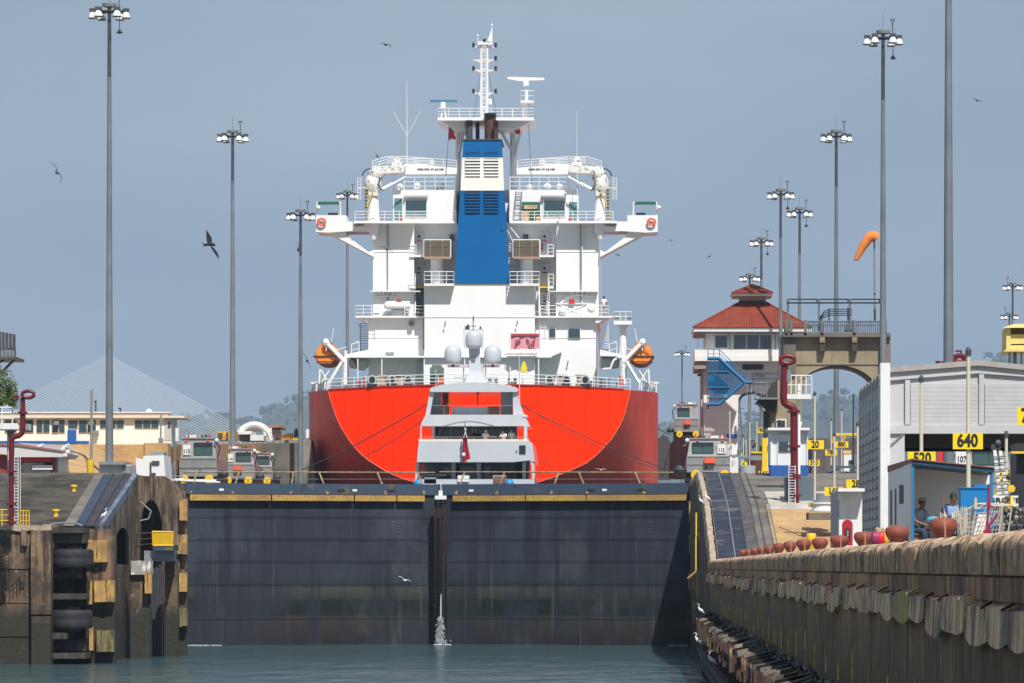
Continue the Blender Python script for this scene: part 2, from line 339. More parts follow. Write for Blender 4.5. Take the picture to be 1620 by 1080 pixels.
# ================================================================ lock gate
GATE = M('gate_dark_blue_grey', (.05, .06, .075), .75, spec=.25, tide=[(0, (.012, .009, .0085)), (.6, (.020, .015, .014)), (1.6, (.034, .027, .026)), (1.85, (.028, .023, .022)), (2.05, (.005, .008, .007)), (2.95, (.006, .011, .009)), (3.15, (.030, .032, .024)), (3.75, (.050, .048, .040)), (4.15, (.022, .028, .037)), (5.0, (.034, .042, .056)), (10.8, (.042, .052, .070))], tamp=.25,
         blotch=((.020, .025, .035), .85, .22, .44, .58), blotch2=((.068, .068, .078), .5, .35, .56, .72), streak=((.015, .019, .027), .9, 1.1, .08, .48, .62), streak2=((.090, .098, .115), .55, 2.0, .10, .60, .74), bump=.2, bscale=3)
GTOP = M('gate_top_blue_paint', (.035, .058, .095), .55, blotch=((.13, .115, .05), .85, .55, .60, .68), blotch2=((.015, .018, .025), .8, 1.2, .6, .72))
BEAM = M('bumper_beam_ochre', (.44, .26, .06), .7, blotch=((.28, .17, .07), .85, .8, .46, .6), blotch2=((.55, .38, .04), .7, .2, .5, .7), streak=((.05, .035, .025), .8, 6, 3, .60, .7), bump=.5, bscale=8)
AL = Vector((X(294, 297), 297)); AC = Vector((X(691, 302), 302)); AR = Vector((X(1090, 297), 297))
def leaf(A, B, cols, lab):
    ztop = 10.78; t = thing('lock_gate_leaf', lab, 'lock gate', ((A.x+B.x)/2, (A.y+B.y)/2, 0), 'mitre gate leaves')
    n = Vector((-(B-A).y, (B-A).x)).normalized()
    mb = MB(); mb.ob(A+n*.12, B+n*.12, 2.0, -1, 10.1); part(mb, 'core', GATE, t)
    mb = MB(); mb.ob(A-n*.02, B-n*.02, 2.3, 10.05, ztop); part(mb, 'top_girder', GTOP, t)
    rows = [0-.9, 1.7, 3.95, 5.47, 6.95, 8.46, 9.55]; ti = 0
    xs = cols
    for a, b_ in zip(xs, xs[1:]):
        for r0, r1 in zip(rows, rows[1:]):
            q = A.lerp(B, a+.0002); r = A.lerp(B, b_-.0002); ti += 1
            mb = MB(); off = n*(.004*((ti*7) % 2)); mb.ob(q+off, r+off, .13, r0+.018, r1-.018); part(mb, 'panel', GATE, t)
    for z in (8.62, 7.1, 5.6, 4.1):     # stiffener lips under the seams
        mb = MB(); mb.ob(A.lerp(B, .05)-n*.02, A.lerp(B, .93)-n*.02, .04, z-.02, z+.02); part(mb, 'seam_strip', GATE, t)
    # drain slots and recesses in the top girder
    for k, f_ in enumerate((.13, .60, .66, .80)):
        mb = MB(); c = A.lerp(B, f_); e = A.lerp(B, f_+.018+.012*(k % 2)); mb.ob(c-n*.06, e-n*.06, .05, 10.27, 10.42); part(mb, 'slot', DARK if k % 2 else WHITE2, t)
    # foot ladder plates
    for zz in (8.9, 8.7, 8.5, 8.3):
        mb = MB(); c = A.lerp(B, .835); e = A.lerp(B, .86); mb.ob(c-n*.03, e-n*.03, .04, zz-.8, zz-.72); part(mb, 'step', DKGREY, t)
    return t, n
gl, nl = leaf(AL, AC, [0, .155, .44, .80, .97, 1.0], 'dark blue-grey steel lock gate leaf left of the central ladder')
gr, nr = leaf(AC, AR, [0, .06, .18, .55, .87, 1.0], 'dark blue-grey steel lock gate leaf right of the central ladder, partly in shadow')
def bumper(A, B, n, segs, lab_t):
    for i, (a, b_) in enumerate(segs):
        mb = MB(); q = A.lerp(B, a)-n*.42; r = A.lerp(B, b_)-n*.42; mb.ob(q, r, .40, 9.62, 10.02)
        part(mb, 'bumper_beam', BEAM, lab_t)
        mb = MB()
        for k in range(int((b_-a)*60)):
            c = q.lerp(r, (k+.5)/int((b_-a)*60)); mb.box(c.x-.022, c.x+.022, c.y-.03, c.y+.02, 9.72+.16*(k*7 % 3 > 0), 9.76+.16*(k*7 % 3 > 0))
        part(mb, 'bolt_row', DKGREY, lab_t, kind='stuff')
    mb = MB(); mb.ob(A.lerp(B, segs[0][0])-n*.44, A.lerp(B, segs[-1][1])-n*.44, .44, 10.03, 10.09); part(mb, 'beam_cap', RUST, lab_t)
bumper(AL, AC, nl, [(.012, .33), (.335, .66), (.665, .83), (.835, .945)], gl)
bumper(AC, AR, nr, [(.072, .36), (.365, .60), (.605, .995)], gr)
# pipe handrail with raking struts along the top
RP = M('handrail_ochre_pipe', (.33, .26, .13), .6, blotch=((.12, .09, .06), .8, 3, .45, .6))
def handrail(pairs, x0, x1, lab):
    dg = lambda px: 297+5*(1-abs(px-691)/398)
    t = thing('gate_handrail', lab, 'handrail', (X((x0+x1)/2, 299), 299, 10.78), 'pipe handrails on the gate')
    mb = MB(); mb.tube(P(x0, 745.5, dg(x0)+1.3), P(x1, 746.5, dg(x1)+1.3), .05, 6); part(mb, 'top_rail', RP, t)
    mb = MB(); mb.tube(P(x0, 757, dg(x0)+1.4), P(x1, 757, dg(x1)+1.4), .015, 4); part(mb, 'lower_wire', GREY, t)
    for a, b_ in pairs:
        mb = MB(); da = dg(a)-.12; mb.tube(P(a, 779, da), P(b_, 746.5, dg(b_)+1.3), .055, 6); mb.box(X(a, da)-.09, X(a, da)+.09, da-.08, da+.1, Z(781, da), Z(777, da)); part(mb, 'strut', RP, t)
        mb = MB(); mb.tube(P(a-(a-b_)*.35, 765, dg(a)+2.2), P(b_, 746.5, dg(b_)+1.3), .035, 5); part(mb, 'back_strut', RP, t)
handrail([(302, 311), (368, 378), (460, 464), (518, 505), (610, 597), (671, 661)], 290, 688, 'ochre pipe handrail with raking struts on the left gate leaf')
handrail([(722, 735), (786, 798), (872, 884), (929, 916), (1019, 1005)], 695, 1092, 'ochre pipe handrail with raking struts on the right gate leaf')
# mitre post ladder
t = thing('gate_ladder', 'rusty steel ladder in the joint between the two gate leaves', 'ladder', (X(697, 300), 301, 0))
LRUST = M('ladder_rust', (.10, .055, .035), .8, spec=.1, tide=[(0, (.006, .006, .006)), (4, (.010, .009, .008)), (8, (.030, .018, .013)), (10, (.06, .032, .02))])
for px in (689, 697, 705):
    mb = MB(); x = X(px, 300.6); mb.box(x-.07, x+.07, 300.4, 300.8, 1.0, 9.9); part(mb, 'stile', LRUST, t)
for k in range(36):
    mb = MB(); z = 1.2+k*.243; mb.box(X(688.5, 300.4), X(705.5, 300.4), 300.45, 300.6, z-.03, z+.03); part(mb, 'rung', LRUST, t)
mb = MB(); mb.pb(688, 706, 783, 789, 300.0, 300.9); mb.pb(694, 700, 775, 783, 300.2, 300.6); mb.tube(P(698, 775, 300.4), P(697, 762, 300.4), .03, 5); part(mb, 'white_bracket', WHITE2, t)
# leaking water jet and foam
SPRAY = M('white_water', (.62, .68, .70), .35)
rnd = random.Random(4); mb = MB()
for k in range(360):
    a = rnd.gauss(0, 1); x0 = X(697, 299.6)+a*.05; z0 = rnd.uniform(.1, 1.9); sp = .09+.26*(1-z0/2)**1.0
    x = X(697, 299.6)+rnd.gauss(0, 1)*sp*.62
    mb.tube((x, 299.5+rnd.uniform(-.25, .25), z0), (x+rnd.uniform(-.03, .03), 299.5, z0-rnd.uniform(.05, .22)), rnd.uniform(.006, .016), 4)
for k in range(14): mb.tube((X(697, 299.6)+rnd.uniform(-.05, .05), 299.9, rnd.uniform(2, 3.6)), (X(697, 299.6)+rnd.uniform(-.05, .05), 299.8, rnd.uniform(1, 2)), .010, 4)
o = solo(mb, 'water_spray', SPRAY, 'white water leaking down the gate joint into the chamber', 'water jet', kind='stuff')
mb = MB()
for (a, b_, y) in ((688, 712, 1018), (296, 322, 1019.5), (322, 350, 1019.8), (1058, 1090, 1019.6)):
    for k in range(26):
        px = rnd.uniform(a, b_); d = 299.6-rnd.random()*1.5 if a == 688 else 296.6-rnd.random()*1.0; mb.ball((X(px, d), d, .02), rnd.uniform(.03, .10), 6, (1.5, 1, .3))
solo(mb, 'foam', SPRAY, 'thin white foam where the water meets the gate', 'foam', kind='stuff')

# ================================================================ left lock wall
def colwall(mb, cols, df, ivs, th):
    for a, b_ in zip(cols, cols[1:]):
        for (t0, u0), (t1, u1) in zip(ivs(a), ivs(b_)):
            if u0-t0 < .3 and u1-t1 < .3: continue
            da, db = df(a), df(b_)
            pa, pb_, pc, pd = P(a, u0, da), P(b_, u1, db), P(b_, t1, db), P(a, t0, da); o = Vector((0, th, 0))
            mb.hexa([pa, pb_, pb_+o, pa+o, pd, pc, pc+o, pd+o])
wd = 239
lw = thing('lock_wall', 'weathered brown concrete wall of the left bank with a stepped end by the water', 'wall', (X(60, wd), wd+3, 0))
for (a, b_) in ((-260, -60), (-58.5, 48)):
    for (t0, u0, k) in ((836, 899, 0), (900, 953, 1), (954, 1006, 0), (1007, 1080, 1)):
        mb = MB(); mb.pb(a+.4, b_, t0+.6, u0, wd+.05*k, wd+.6); part(mb, 'concrete_block', WETC, lw)
COPE = M('coping_concrete', (.46, .36, .27), .9, blotch=((.30, .23, .17), .9, 1.2, .42, .62), blotch2=((.60, .52, .42), .6, 3.0, .55, .7), streak=((.14, .10, .08), .7, 5, 1.2, .52, .68), bump=.8, bscale=7)
mb = MB()
for k in range(30):
    a = -60+k*4.7; mb.pb(a, a+4.7, 829+rnd.uniform(-1, 1.4), 838+rnd.uniform(-1, 2), wd-.15, wd+2.4)
part(mb, 'broken_coping', COPE, lw)
for (a, b_, t0, u0) in ((49, 80, 838, 971), (49.5, 80, 974, 1082)):
    mb = MB(); mb.pb(a, b_, t0, u0, wd-.7, wd+.3); part(mb, 'pilaster', WETC, lw)
mb = MB(); mb.box(-60, X(76, 243), wd+.65, 262, -1, 7.1); part(mb, 'core', WETC, lw)
mb = MB(); mb.pb(33, 42, 838, 862, wd-.3, wd+.2); part(mb, 'rust_bracket', WETC, lw)
for (a, b_, t0, u0) in ((0, 5, 850, 862), (7.5, 14, 850, 862), (5.5, 11.5, 918, 930), (31.5, 38, 918, 930)):
    mb = MB(); mb.pb(a, b_, t0, u0, wd-.02, wd+.1); part(mb, 'drain_hole', DARK, lw)
mb = MB(); mb.pb(79, 150, 832, 1080, 243, 247); part(mb, 'recess_back', WETC, lw)
DKTIM = M('dark_wet_timber', (.055, .048, .040), .8, blotch=((.02, .018, .016), .8, 1.5, .42, .6), blotch2=((.20, .17, .13), .6, 2.2, .58, .72), bump=.5)
for (a, b_, t0, u0, dd) in ((78, 131, 833, 842, 239), (79, 132, 843, 858, 239.4), (82, 124, 902, 914, 240.5), (80, 134, 938, 947, 239.3), (82, 128, 948, 956, 240.5), (81, 106, 1000, 1010, 239.2), (80, 136, 1012, 1029, 240.5), (82, 136, 1032, 1041, 239.3)):
    mb = MB(); mb.pb(a, b_, t0, u0, dd, 243.2); part(mb, 'ledge_beam', DKTIM, lw)
for (c, t0, u0, lab) in ((115, 867, 897, 'upper of the two black rubber fender wheels in the wall recess'), (113, 963, 994, 'lower of the two black rubber fender wheels, just above the water')):
    dd = 240.3; zz0, zz1 = Z(u0, dd), Z(t0, dd); R_ = 1.13; hh = zz1-zz0
    tt = thing('rubber_fender', lab, 'fender', (X(c, dd), dd, zz0), 'rubber wheel fenders')
    mb = MB(); mb.lathe((X(c, dd), dd, zz0), [(R_*.5, .12), (R_*.8, .02), (R_*.95, .05), (R_, .16), (R_, hh*.45), (R_*.985, hh*.5), (R_, hh*.55), (R_, hh-.16), (R_*.95, hh-.05), (R_*.8, hh-.02), (R_*.5, hh-.12)], 32); part(mb, 'tyre', BLACK, tt)
    mb = MB(); mb.lathe((X(c, dd), dd, zz0-.12), [(.5, 0), (.5, hh+.24)], 14); part(mb, 'hub', DKGREY, tt)
# piers
TIMB = M('fender_timber_ochre', (.46, .27, .085), .85, blotch=((.25, .15, .07), .9, 1.6, .44, .62), streak=((.04, .03, .022), .9, 6, .7, .55, .64), streak2=((.66, .48, .08), .8, 3, 1, .58, .7), bump=.6, bscale=8)
TIMBW = M('fender_timber_wet', (.20, .17, .07), .85, streak=((.03, .028, .02), .9, 7, .7, .45, .6), streak2=((.50, .38, .10), .8, 6, .5, .6, .7), bump=.6, bscale=8)
mb = MB(); mb.pb(136, 181, 836, 1080, 242, 243); part(mb, 'pier', WETC, lw)
def arch_iv(x0, x1, spring, top, bot, t_out, b_out):
    def f(px):
        T = t_out(px); B_ = b_out(px)
        if px <= x0 or px >= x1: m_ = (T+B_)/2; return [(T, m_), (m_, B_)]
        u = (px-x0)/(x1-x0)*2-1; a = spring-(spring-top)*sqrt(max(0, 1-u*u)); return [(T, max(a, T)), (min(bot, B_), B_)]
    return f
dfr = lambda p: 243+19*(p-163)/55 if p < 218 else 262+6*(p-218)/78
topr = lambda p: 834-82*(p-163)/55 if p < 218 else (752 if p < 262 else 752+(p-262)*1.0)
botr = lambda p: 1075.0
mb = MB(); cols = [163, 168, 174, 180]+[181+i*1.0 for i in range(0, 25)]+[206]
colwall(mb, cols, dfr, arch_iv(182, 204.5, 855, 834, 892, topr, botr), .5); part(mb, 'arched_wall', WETC, lw)
mb = MB(); cols = [206, 212, 219]+[220+i for i in range(0, 39)]+[259, 266, 274, 282, 290]
colwall(mb, cols, dfr, arch_iv(220, 257, 845, 790, 1040, topr, botr), .6); part(mb, 'arched_wall', WETC, lw)
mb = MB(); mb.pb(162, 292, 775, 1078, 271, 272); part(mb, 'niche_back', WETC, lw)
mb = MB(); mb.hexa([P(224, 782, 264), P(288, 788, 268.6), P(288, 786, 272), P(200, 786, 272), P(224, 760, 264), P(288, 784, 268.6), P(288, 780, 272), P(200, 768, 272)]); mb.hexa([P(184, 826, 252), P(222, 778, 263.4), P(222, 778, 271), P(200, 778, 271), P(184, 812, 252), P(222, 760, 263.4), P(222, 764, 271), P(200, 764, 271)]); part(mb, 'niche_shade_ceiling', CONCG, lw, kind='stuff')  # slabs added over the niche to keep sunlight off its back wall
mb = MB(); mb.pb(206, 238, 887, 1080, 254, 254.8); part(mb, 'pier', WETC, lw)
mb = MB(); mb.pb(207, 238.5, 886, 908, 253.7, 255); part(mb, 'pier_cap', M('bird_limed_stone', (.34, .31, .28), .9, blotch=((.72, .70, .66), .9, 2.2, .50, .60), streak=((.10, .08, .07), .8, 6, .6, .5, .62)), lw)
mb = MB(); mb.pb(261, 281, 884, 1080, 259, 259.9); part(mb, 'pier', WETC, lw)
mb = MB(); mb.lathe((X(271, 259.5), 259.8, Z(906, 259)), [(.42, 0), (.46, .6), (.36, .75)], 12); part(mb, 'post_cap', CONCT, lw)
mb = MB(); mb.pb(281, 295, 800, 1080, 264, 264.7); part(mb, 'pier', WETC, lw)
for (a, b_, t0, u0, dd, w_) in ((136, 170, 853, 888, 241.6, 0), (137, 146, 917, 955, 241.5, 0), (149, 181, 917, 952, 241.4, 0), (141, 147.5, 992, 1029, 241.5, 0), (153, 180, 996, 1031, 241.4, 1), (229, 240, 904, 938, 253.4, 0), (281, 296, 845, 876, 263.4, 0), (281.5, 296, 905, 935, 263.4, 0), (281, 296, 960, 990, 263.4, 1), (284, 296, 789, 822, 263.4, 0)):
    nb = max(1, round((b_-a)/10)); bt = thing('fender_board', 'fender', 'fender', P((a+b_)/2, u0, dd), 'timber fender boards on the left wall')
    bt['label'] = {136: 'ochre timber fender board on the pier beside the upper rubber wheel', 137: 'narrow ochre timber fender board left of the broad middle board', 149: 'broad ochre timber fender board in the middle of the left pier', 141: 'narrow yellow timber fender board just right of the lower rubber wheel', 153: 'weathered slime-streaked timber fender board low on the left pier', 229: 'narrow yellow timber fender board beside the bird-limed pier top',
                   281: 'ochre timber fender board beside the gate, second from the top' if t0 == 845 else 'slime-streaked timber fender board lowest beside the gate', 281.5: 'ochre timber fender board beside the gate, third from the top', 284: 'yellow timber fender board topmost beside the gate'}[a]
    for k in range(nb):
        mb = MB(); q = a+(b_-a)*k/nb; r = a+(b_-a)*(k+1)/nb-.25; mb.pb(q, r, t0+rnd.uniform(-.8, .8), u0+rnd.uniform(-1, 1), dd-.05*(k % 2), dd+.5); part(mb, 'plank', TIMBW if w_ else TIMB, bt)
# maintenance walkway in the arch
t = thing('maintenance_platform', 'small steel platform with yellow railing inside the left wall arch', 'platform', P(250, 887, 256))
mb = MB(); mb.pb(228, 268, 870, 887, 255.5, 259); part(mb, 'girder', GREY, t)
mb = MB(); mb.pb(243, 274, 861, 870, 255, 258); part(mb, 'deck', GTOP, t)
mb = MB()
for k in range(15): mb.tube(P(242+k*2.2, 862, 255), P(241+k*2.35, 840, 255), .035, 4)
mb.tube(P(241, 840, 255), P(274, 841, 255), .05, 4); mb.tube(P(242, 862, 255), P(275, 862, 255), .05, 4); part(mb, 'yellow_railing', YEL, t)
mb = MB(); rail(mb, [P(216, 870, 256), P(242, 868, 256)], .95, 3, 1.2); part(mb, 'rusty_railing', RUST, t)
mb = MB(); mb.path([P(222, 792, 261), P(239, 808, 261), P(235, 820, 261), P(221, 823, 261)], .05, 5); part(mb, 'bent_rail', GREY, t)
for k in range(7):
    mb = MB(); px = 241+k*3; mb.tube(P(px, 890+rnd.uniform(0, 12), 262), P(px+rnd.uniform(-1, 1), 1050, 262), rnd.uniform(.03, .07), 5); part(mb, 'chain', DKGREY, t)

# left ramp with cable track and bollards
dr = lambda v: (243+19.2*v)
def ramp(a0, a1, b0, b1, name, mat, lift=0, y0=831, y1=750.5):   # near edge columns a0..a1, far edge b0..b1
    mb = MB(); p = [P(a0, y0, 243), P(a1, y0, 243), P(b1, y1, 262.2), P(b0, y1, 262.2)]; o = Vector((0, 0, lift)); q = [v+o for v in p]
    mb.hexa([v-Vector((0, 0, .4)) for v in p]+q); return mb
MOSS = M('dark_slope_concrete', (.085, .073, .058), .9, spec=.15, blotch=((.032, .029, .024), .9, .45, .42, .60), blotch2=((.16, .135, .105), .6, .8, .56, .72), streak=((.13, .11, .085), .6, .3, 2.5, .52, .7), bump=.3)
struct(ramp(-400, 118, -330, 163, 'slope', MOSS), 'slope', MOSS)
SLICK = M('track_tar_blue', (.022, .034, .068), .38, blotch=((.012, .018, .035), .8, .8, .42, .6), blotch2=((.07, .09, .14), .6, .5, .56, .72))
SLICK2 = M('track_tar_violet', (.03, .027, .036), .6, blotch=((.055, .045, .05), .8, .7, .45, .65))
struct(ramp(100, 118, 150, 163, 's', CONCG, .03), 'track_kerb', CONCG)
struct(ramp(118, 133, 163, 178, 's', SLICK, .02), 'track', SLICK)
struct(ramp(133, 157, 178, 210, 's', SLICK2, .02), 'track', SLICK2)
struct(ramp(157, 163, 210, 218, 's', GTOP, .09), 'track_edge', M('edge_pale_blue', (.17, .20, .27), .5, blotch=((.06, .08, .12), .8, 1, .4, .6)))
for a, b_ in ((133, 178), (146, 196)): struct(ramp(a, a+1.4, b_, b_+1.4, 's', DKGREY, .14), 'rack_rail', DKGREY)
for k in range(14):
    v = k/14; mb = MB(); a = 118+45*v; d = 243+19.2*v; y = 831-80.5*v; mb.hexa([P(a, y, d), P(a+14.6, y, d), P(a+15.6, y-2.0, d+.5), P(a+1, y-2.0, d+.5)]+[q+Vector((0, 0, .05)) for q in (P(a, y, d), P(a+14.6, y, d), P(a+15.6, y-2.0, d+.5), P(a+1, y-2.0, d+.5))])
    o = struct(mb, 'track_plate', SLICK)
mb = MB(); mb.pp([(-420, 751), (180, 751), (180, 760), (-420, 760)], 262.3, 275); struct(mb, 'slope_crest', CONCG)
def bollard_mb(mb, c, r, h):
    mb.lathe(c, [(r*.95, 0), (r*.95, h*.06), (r*.62, h*.12), (r*.56, h*.35), (r*.66, h*.55), (r*.94, h*.70), (r, h*.80), (r*.97, h*.92), (r*.6, h)], 20); return mb
for (px, y0, lab) in ((117, 777, 'upper yellow mushroom bollard on the dark slope'), (88.5, 816, 'lower yellow mushroom bollard on the dark slope near the ladder')):
    v = (831-y0)/80.5; d = 243+19.2*v
    mb = MB(); bollard_mb(mb, P(px, y0+.5, d), .21, .42); solo(mb, 'bollard', YEL, lab, 'bollard', 'yellow bollards on the left slope')

# ================================================================ right lock wall (beside the viewer)
XW = 3.56
rw = thing('lock_wall', 'long brown streaked concrete wall running along the right side of the chamber', 'wall', (XW+1, 120, 0))
RWM = M('right_wall_concrete', (.2, .17, .13), .85, tide=[(0, (.04, .022, .010)), (2.2, (.07, .040, .018)), (3.2, (.10, .052, .022)), (4.2, (.24, .125, .052)), (4.6, (.46, .24, .11)), (5.2, (.56, .28, .13))], tamp=.4,
        blotch=((.12, .055, .025), .85, .30, .44, .60), blotch2=((.62, .38, .20), .5, 2.5, .56, .7), streak=((.035, .018, .009), .75, 2.0, .16, .47, .66), streak2=((.85, .58, .28), .5, 2.6, .30, .60, .74), bump=.6, bscale=7)
d = 12.0; k = 0
prof = [(4.7, 5.55), (3.86, 5.55), (3.74, 5.54), (3.63, 5.50), (3.575, 5.44), (3.56, 5.33), (3.56, 5.12), (4.7, 5.12)]
while d < 219:
    L_ = 9.0 if d+9 < 219 else 219-d; m_ = max(2, int(L_/.36)); mb = MB(); rings = m_+1
    for i in range(rings):
        y = d+.02+(L_-.04)*i/m_; j = rnd.uniform(-1, 1)*.02
        for q, (x, z) in enumerate(prof): mb.v.append((x+(j+rnd.uniform(-.022, .022) if 1 < q < 6 else 0), y, z+(rnd.uniform(-.026, .026)+j*.5 if 0 < q < 5 else 0)))
    np_ = len(prof)
    mb.f += [(i*np_+q, i*np_+(q+1) % np_, (i+1)*np_+(q+1) % np_, (i+1)*np_+q) for i in range(m_) for q in range(np_)]
    mb.f += [tuple(range(np_))[::-1], tuple(range(m_*np_, m_*np_+np_))]; mb.sm = True
    part(mb, 'coping_block', COPE if False else M('coping_concrete_tan', (.58, .45, .34), .9, tide=[(5.1, (.55, .27, .12)), (5.26, (.60, .31, .15)), (5.40, (.55, .32, .17)), (5.46, (.72, .50, .31)), (5.6, (.76, .55, .37))], tamp=.09, tsc=(3, 1.6, 1), blotch=((.36, .21, .12), .8, .9, .44, .6), blotch2=((.86, .68, .48), .6, 3, .56, .7), streak=((.06, .032, .018), .8, 3.0, .5, .48, .60), streak2=((.70, .46, .28), .5, 5, .8, .58, .7), bump=1.0, bscale=12) if k == 0 else bpy.data.materials['coping_concrete_tan'], rw)
    mb = MB(); mb.box(XW+.015, 4.7, d+.015, d+L_-.015, 4.86, 5.095); part(mb, 'course_block', RWM, rw)
    mb = MB(); mb.box(XW+.03, 4.7, d+.01, d+L_-.01, 3.1, 4.85); part(mb, 'wall_panel', RWM, rw)
    mb = MB(); mb.box(XW+.02, 4.7, d+.01, d+L_-.01, -1, 3.1); part(mb, 'lower_wall', RWM, rw)
    d += L_; k += 1
mb = MB(); mb.box(XW+.06, 4.6, 12, 219, -1, 5.3); part(mb, 'core', RWM, rw)
# hanging fender blocks
FB = M('hanging_fender_grey', (.80, .50, .28), .85, blotch=((.24, .17, .14), .9, .7, .46, .58), blotch2=((1.0, .68, .36), .7, 2, .56, .68), streak=((.10, .07, .05), .8, 3, .7, .5, .62), bump=.9, bscale=10)
FBO = M('hanging_fender_ochre', (.50, .33, .09), .85, blotch=((.3, .2, .1), .9, 3, .4, .6), bump=.8, bscale=10)
d = 30.0; k = 0
while d < 218:
    L_ = rnd.choice((2.6, 3.0, 3.3)); gap = .16 if rnd.random() < .8 else rnd.uniform(.4, .9)
    drop = rnd.choice((0, 0, 0, 0, .04, .08, -.06)); top = 4.86-drop+rnd.uniform(-.025, .02); bot = 4.53-drop-rnd.uniform(-.03, .06); xo = XW-.11-rnd.uniform(-.02, .03)
    sag = rnd.choice((.0, .01, .02, .02, .06)); L_ = L_; gap = gap*.6
    p0, p1 = d, d+L_-gap; mb = MB(); md = (p0+p1)/2; tilt = rnd.uniform(-.02, .02)
    # slab with a sagging, ragged lower edge
    ys = [p0, p0+(p1-p0)*.2, p0+(p1-p0)*.5, p0+(p1-p0)*.8, p1]; lo = [bot+.03, bot-sag*.6+rnd.uniform(-.015, .01), bot-sag-rnd.uniform(-.01, .02), bot-sag*.6+rnd.uniform(-.02, .02), bot+.03]; tp = [top, top+tilt*.5, top-sag*.3, top-tilt*.3, top-.015]
    for i in range(4):
        jx = rnd.uniform(-.012, .012)
        mb.hexa([(xo+jx, ys[i], lo[i]), (XW+.03, ys[i], lo[i]+.03), (XW+.03, ys[i+1], lo[i+1]+.03), (xo+jx, ys[i+1], lo[i+1]), (xo+jx+.02, ys[i], tp[i]), (XW+.03, ys[i], tp[i]+.02), (XW+.03, ys[i+1], tp[i+1]+.02), (xo+jx+.02, ys[i+1], tp[i+1])])
    o = part(mb, 'fender_block', FBO if k % 17 == 9 else FB, rw)
    mb = MB(); mb.tube((XW-.12, p0+.25, top-.01), (XW+.01, p0+.5, top+.05), .016, 5); part(mb, 'hanger', WHITE2 if k % 3 == 0 else RUST, rw)
    d += L_; k += 1
# broken ledge planks and vertical timbers
PLK = M('ledge_plank_grey', (.34, .29, .23), .85, blotch=((.06, .055, .05), .8, 1.5, .42, .6), blotch2=((.42, .36, .28), .6, 3, .58, .7), bump=.6, bscale=9)
FT = M('ledge_timber_brown', (.10, .052, .030), .8, blotch=((.03, .02, .015), .9, 2, .42, .6), blotch2=((.50, .32, .12), .7, 1.2, .60, .7), bump=.5, bscale=9)
DKB = M('black_wet_timber', (.018, .017, .016), .6, blotch=((.05, .045, .04), .7, 2, .5, .7), bump=.5, bscale=6)
mb = MB(); mb.hexa([(2.95, 60, 2.55), (3.6, 60, 2.75), (3.6, 206, 2.75), (2.95, 206, 2.55), (2.95, 60, 2.75), (3.6, 60, 3.1), (3.6, 206, 3.1), (2.95, 206, 2.75)]); part(mb, 'fender_ledge', DKB, rw)
d = 62.0
while d < 203:
    a = rnd.uniform(.5, 1.5); wdt = rnd.uniform(.14, .34); x0 = 2.72+rnd.uniform(-.05, .12); x1 = 3.38+rnd.uniform(-.12, .1); zz = 2.93+rnd.uniform(-.05, .08)
    mb = MB(); q = [(x0, d), (x0, d+wdt), (x1, d+a+wdt), (x1, d+a)]
    sl = rnd.uniform(-.05, .08)
    mb.hexa([(x, y, zz-.09+(sl+.10 if i > 1 else 0)) for i, (x, y) in enumerate(q)]+[(x, y, zz+(sl+.10 if i > 1 else 0)) for i, (x, y) in enumerate(q)]); part(mb, 'ledge_plank', PLK if rnd.random() < .6 else DKB, rw)
    d += rnd.uniform(.8, 1.5)
d = 64.0
while d < 204:
    g = rnd.choice((1, 2, 3))
    for q in range(g):
        mb = MB(); x0 = 2.68+rnd.uniform(0, .06); r_ = rnd.uniform(.07, .11); z1 = 2.9+rnd.uniform(-.04, .04); z0 = z1-rnd.uniform(.55, .85)
        mb.box(x0, x0+r_*2, d+q*.55, d+q*.55+.3, z0, z1); part(mb, 'fender_timber', FT, rw)
    d += g*.6+rnd.uniform(1.6, 3.4)
for i, (zz, xx) in enumerate(((1.05, 3.05), (.45, 3.2))):
    d = 60.0
    while d < 218:
        mb = MB(); mb.box(xx, xx+.3, d, d+5.8, zz-.18, zz+.14); part(mb, 'wale_beam', DKB if i else DKTIM, rw); d += 6
d = 66.0
while d < 218: mb = MB(); mb.box(3.22, 3.5, d, d+.35, -1, 2.6); part(mb, 'fender_pile', DKB, rw); d += 6
# thin yellow drain marks (strips fixed on the wall)
d = 48.0
while d < 190: mb = MB(); z = 3.75; mb.box(XW+.012, XW+.05, d, d+.10, 3.2, z+rnd.uniform(-.12, .1)); part(mb, 'yellow_strip', M('strip_yellow', (.85, .62, .04), .8, blotch=((.25, .2, .05), .9, 3, .48, .6)) if d < 49 else bpy.data.materials['strip_yellow'], rw); d += 5.2
# clutter on the ledge against the wall
mb = MB(); rr = random.Random(8)
for k in range(240):
    d = rr.uniform(75, 205); x = rr.uniform(3.3, 3.56); mb.tube((x, d, 3.05), (x-rr.uniform(-.1, .15), d+rr.uniform(-.5, .5), 3.05+rr.uniform(.03, .16)), rr.uniform(.012, .035), 4)
part(mb, 'broken_debris', DKTIM, rw, kind='stuff')

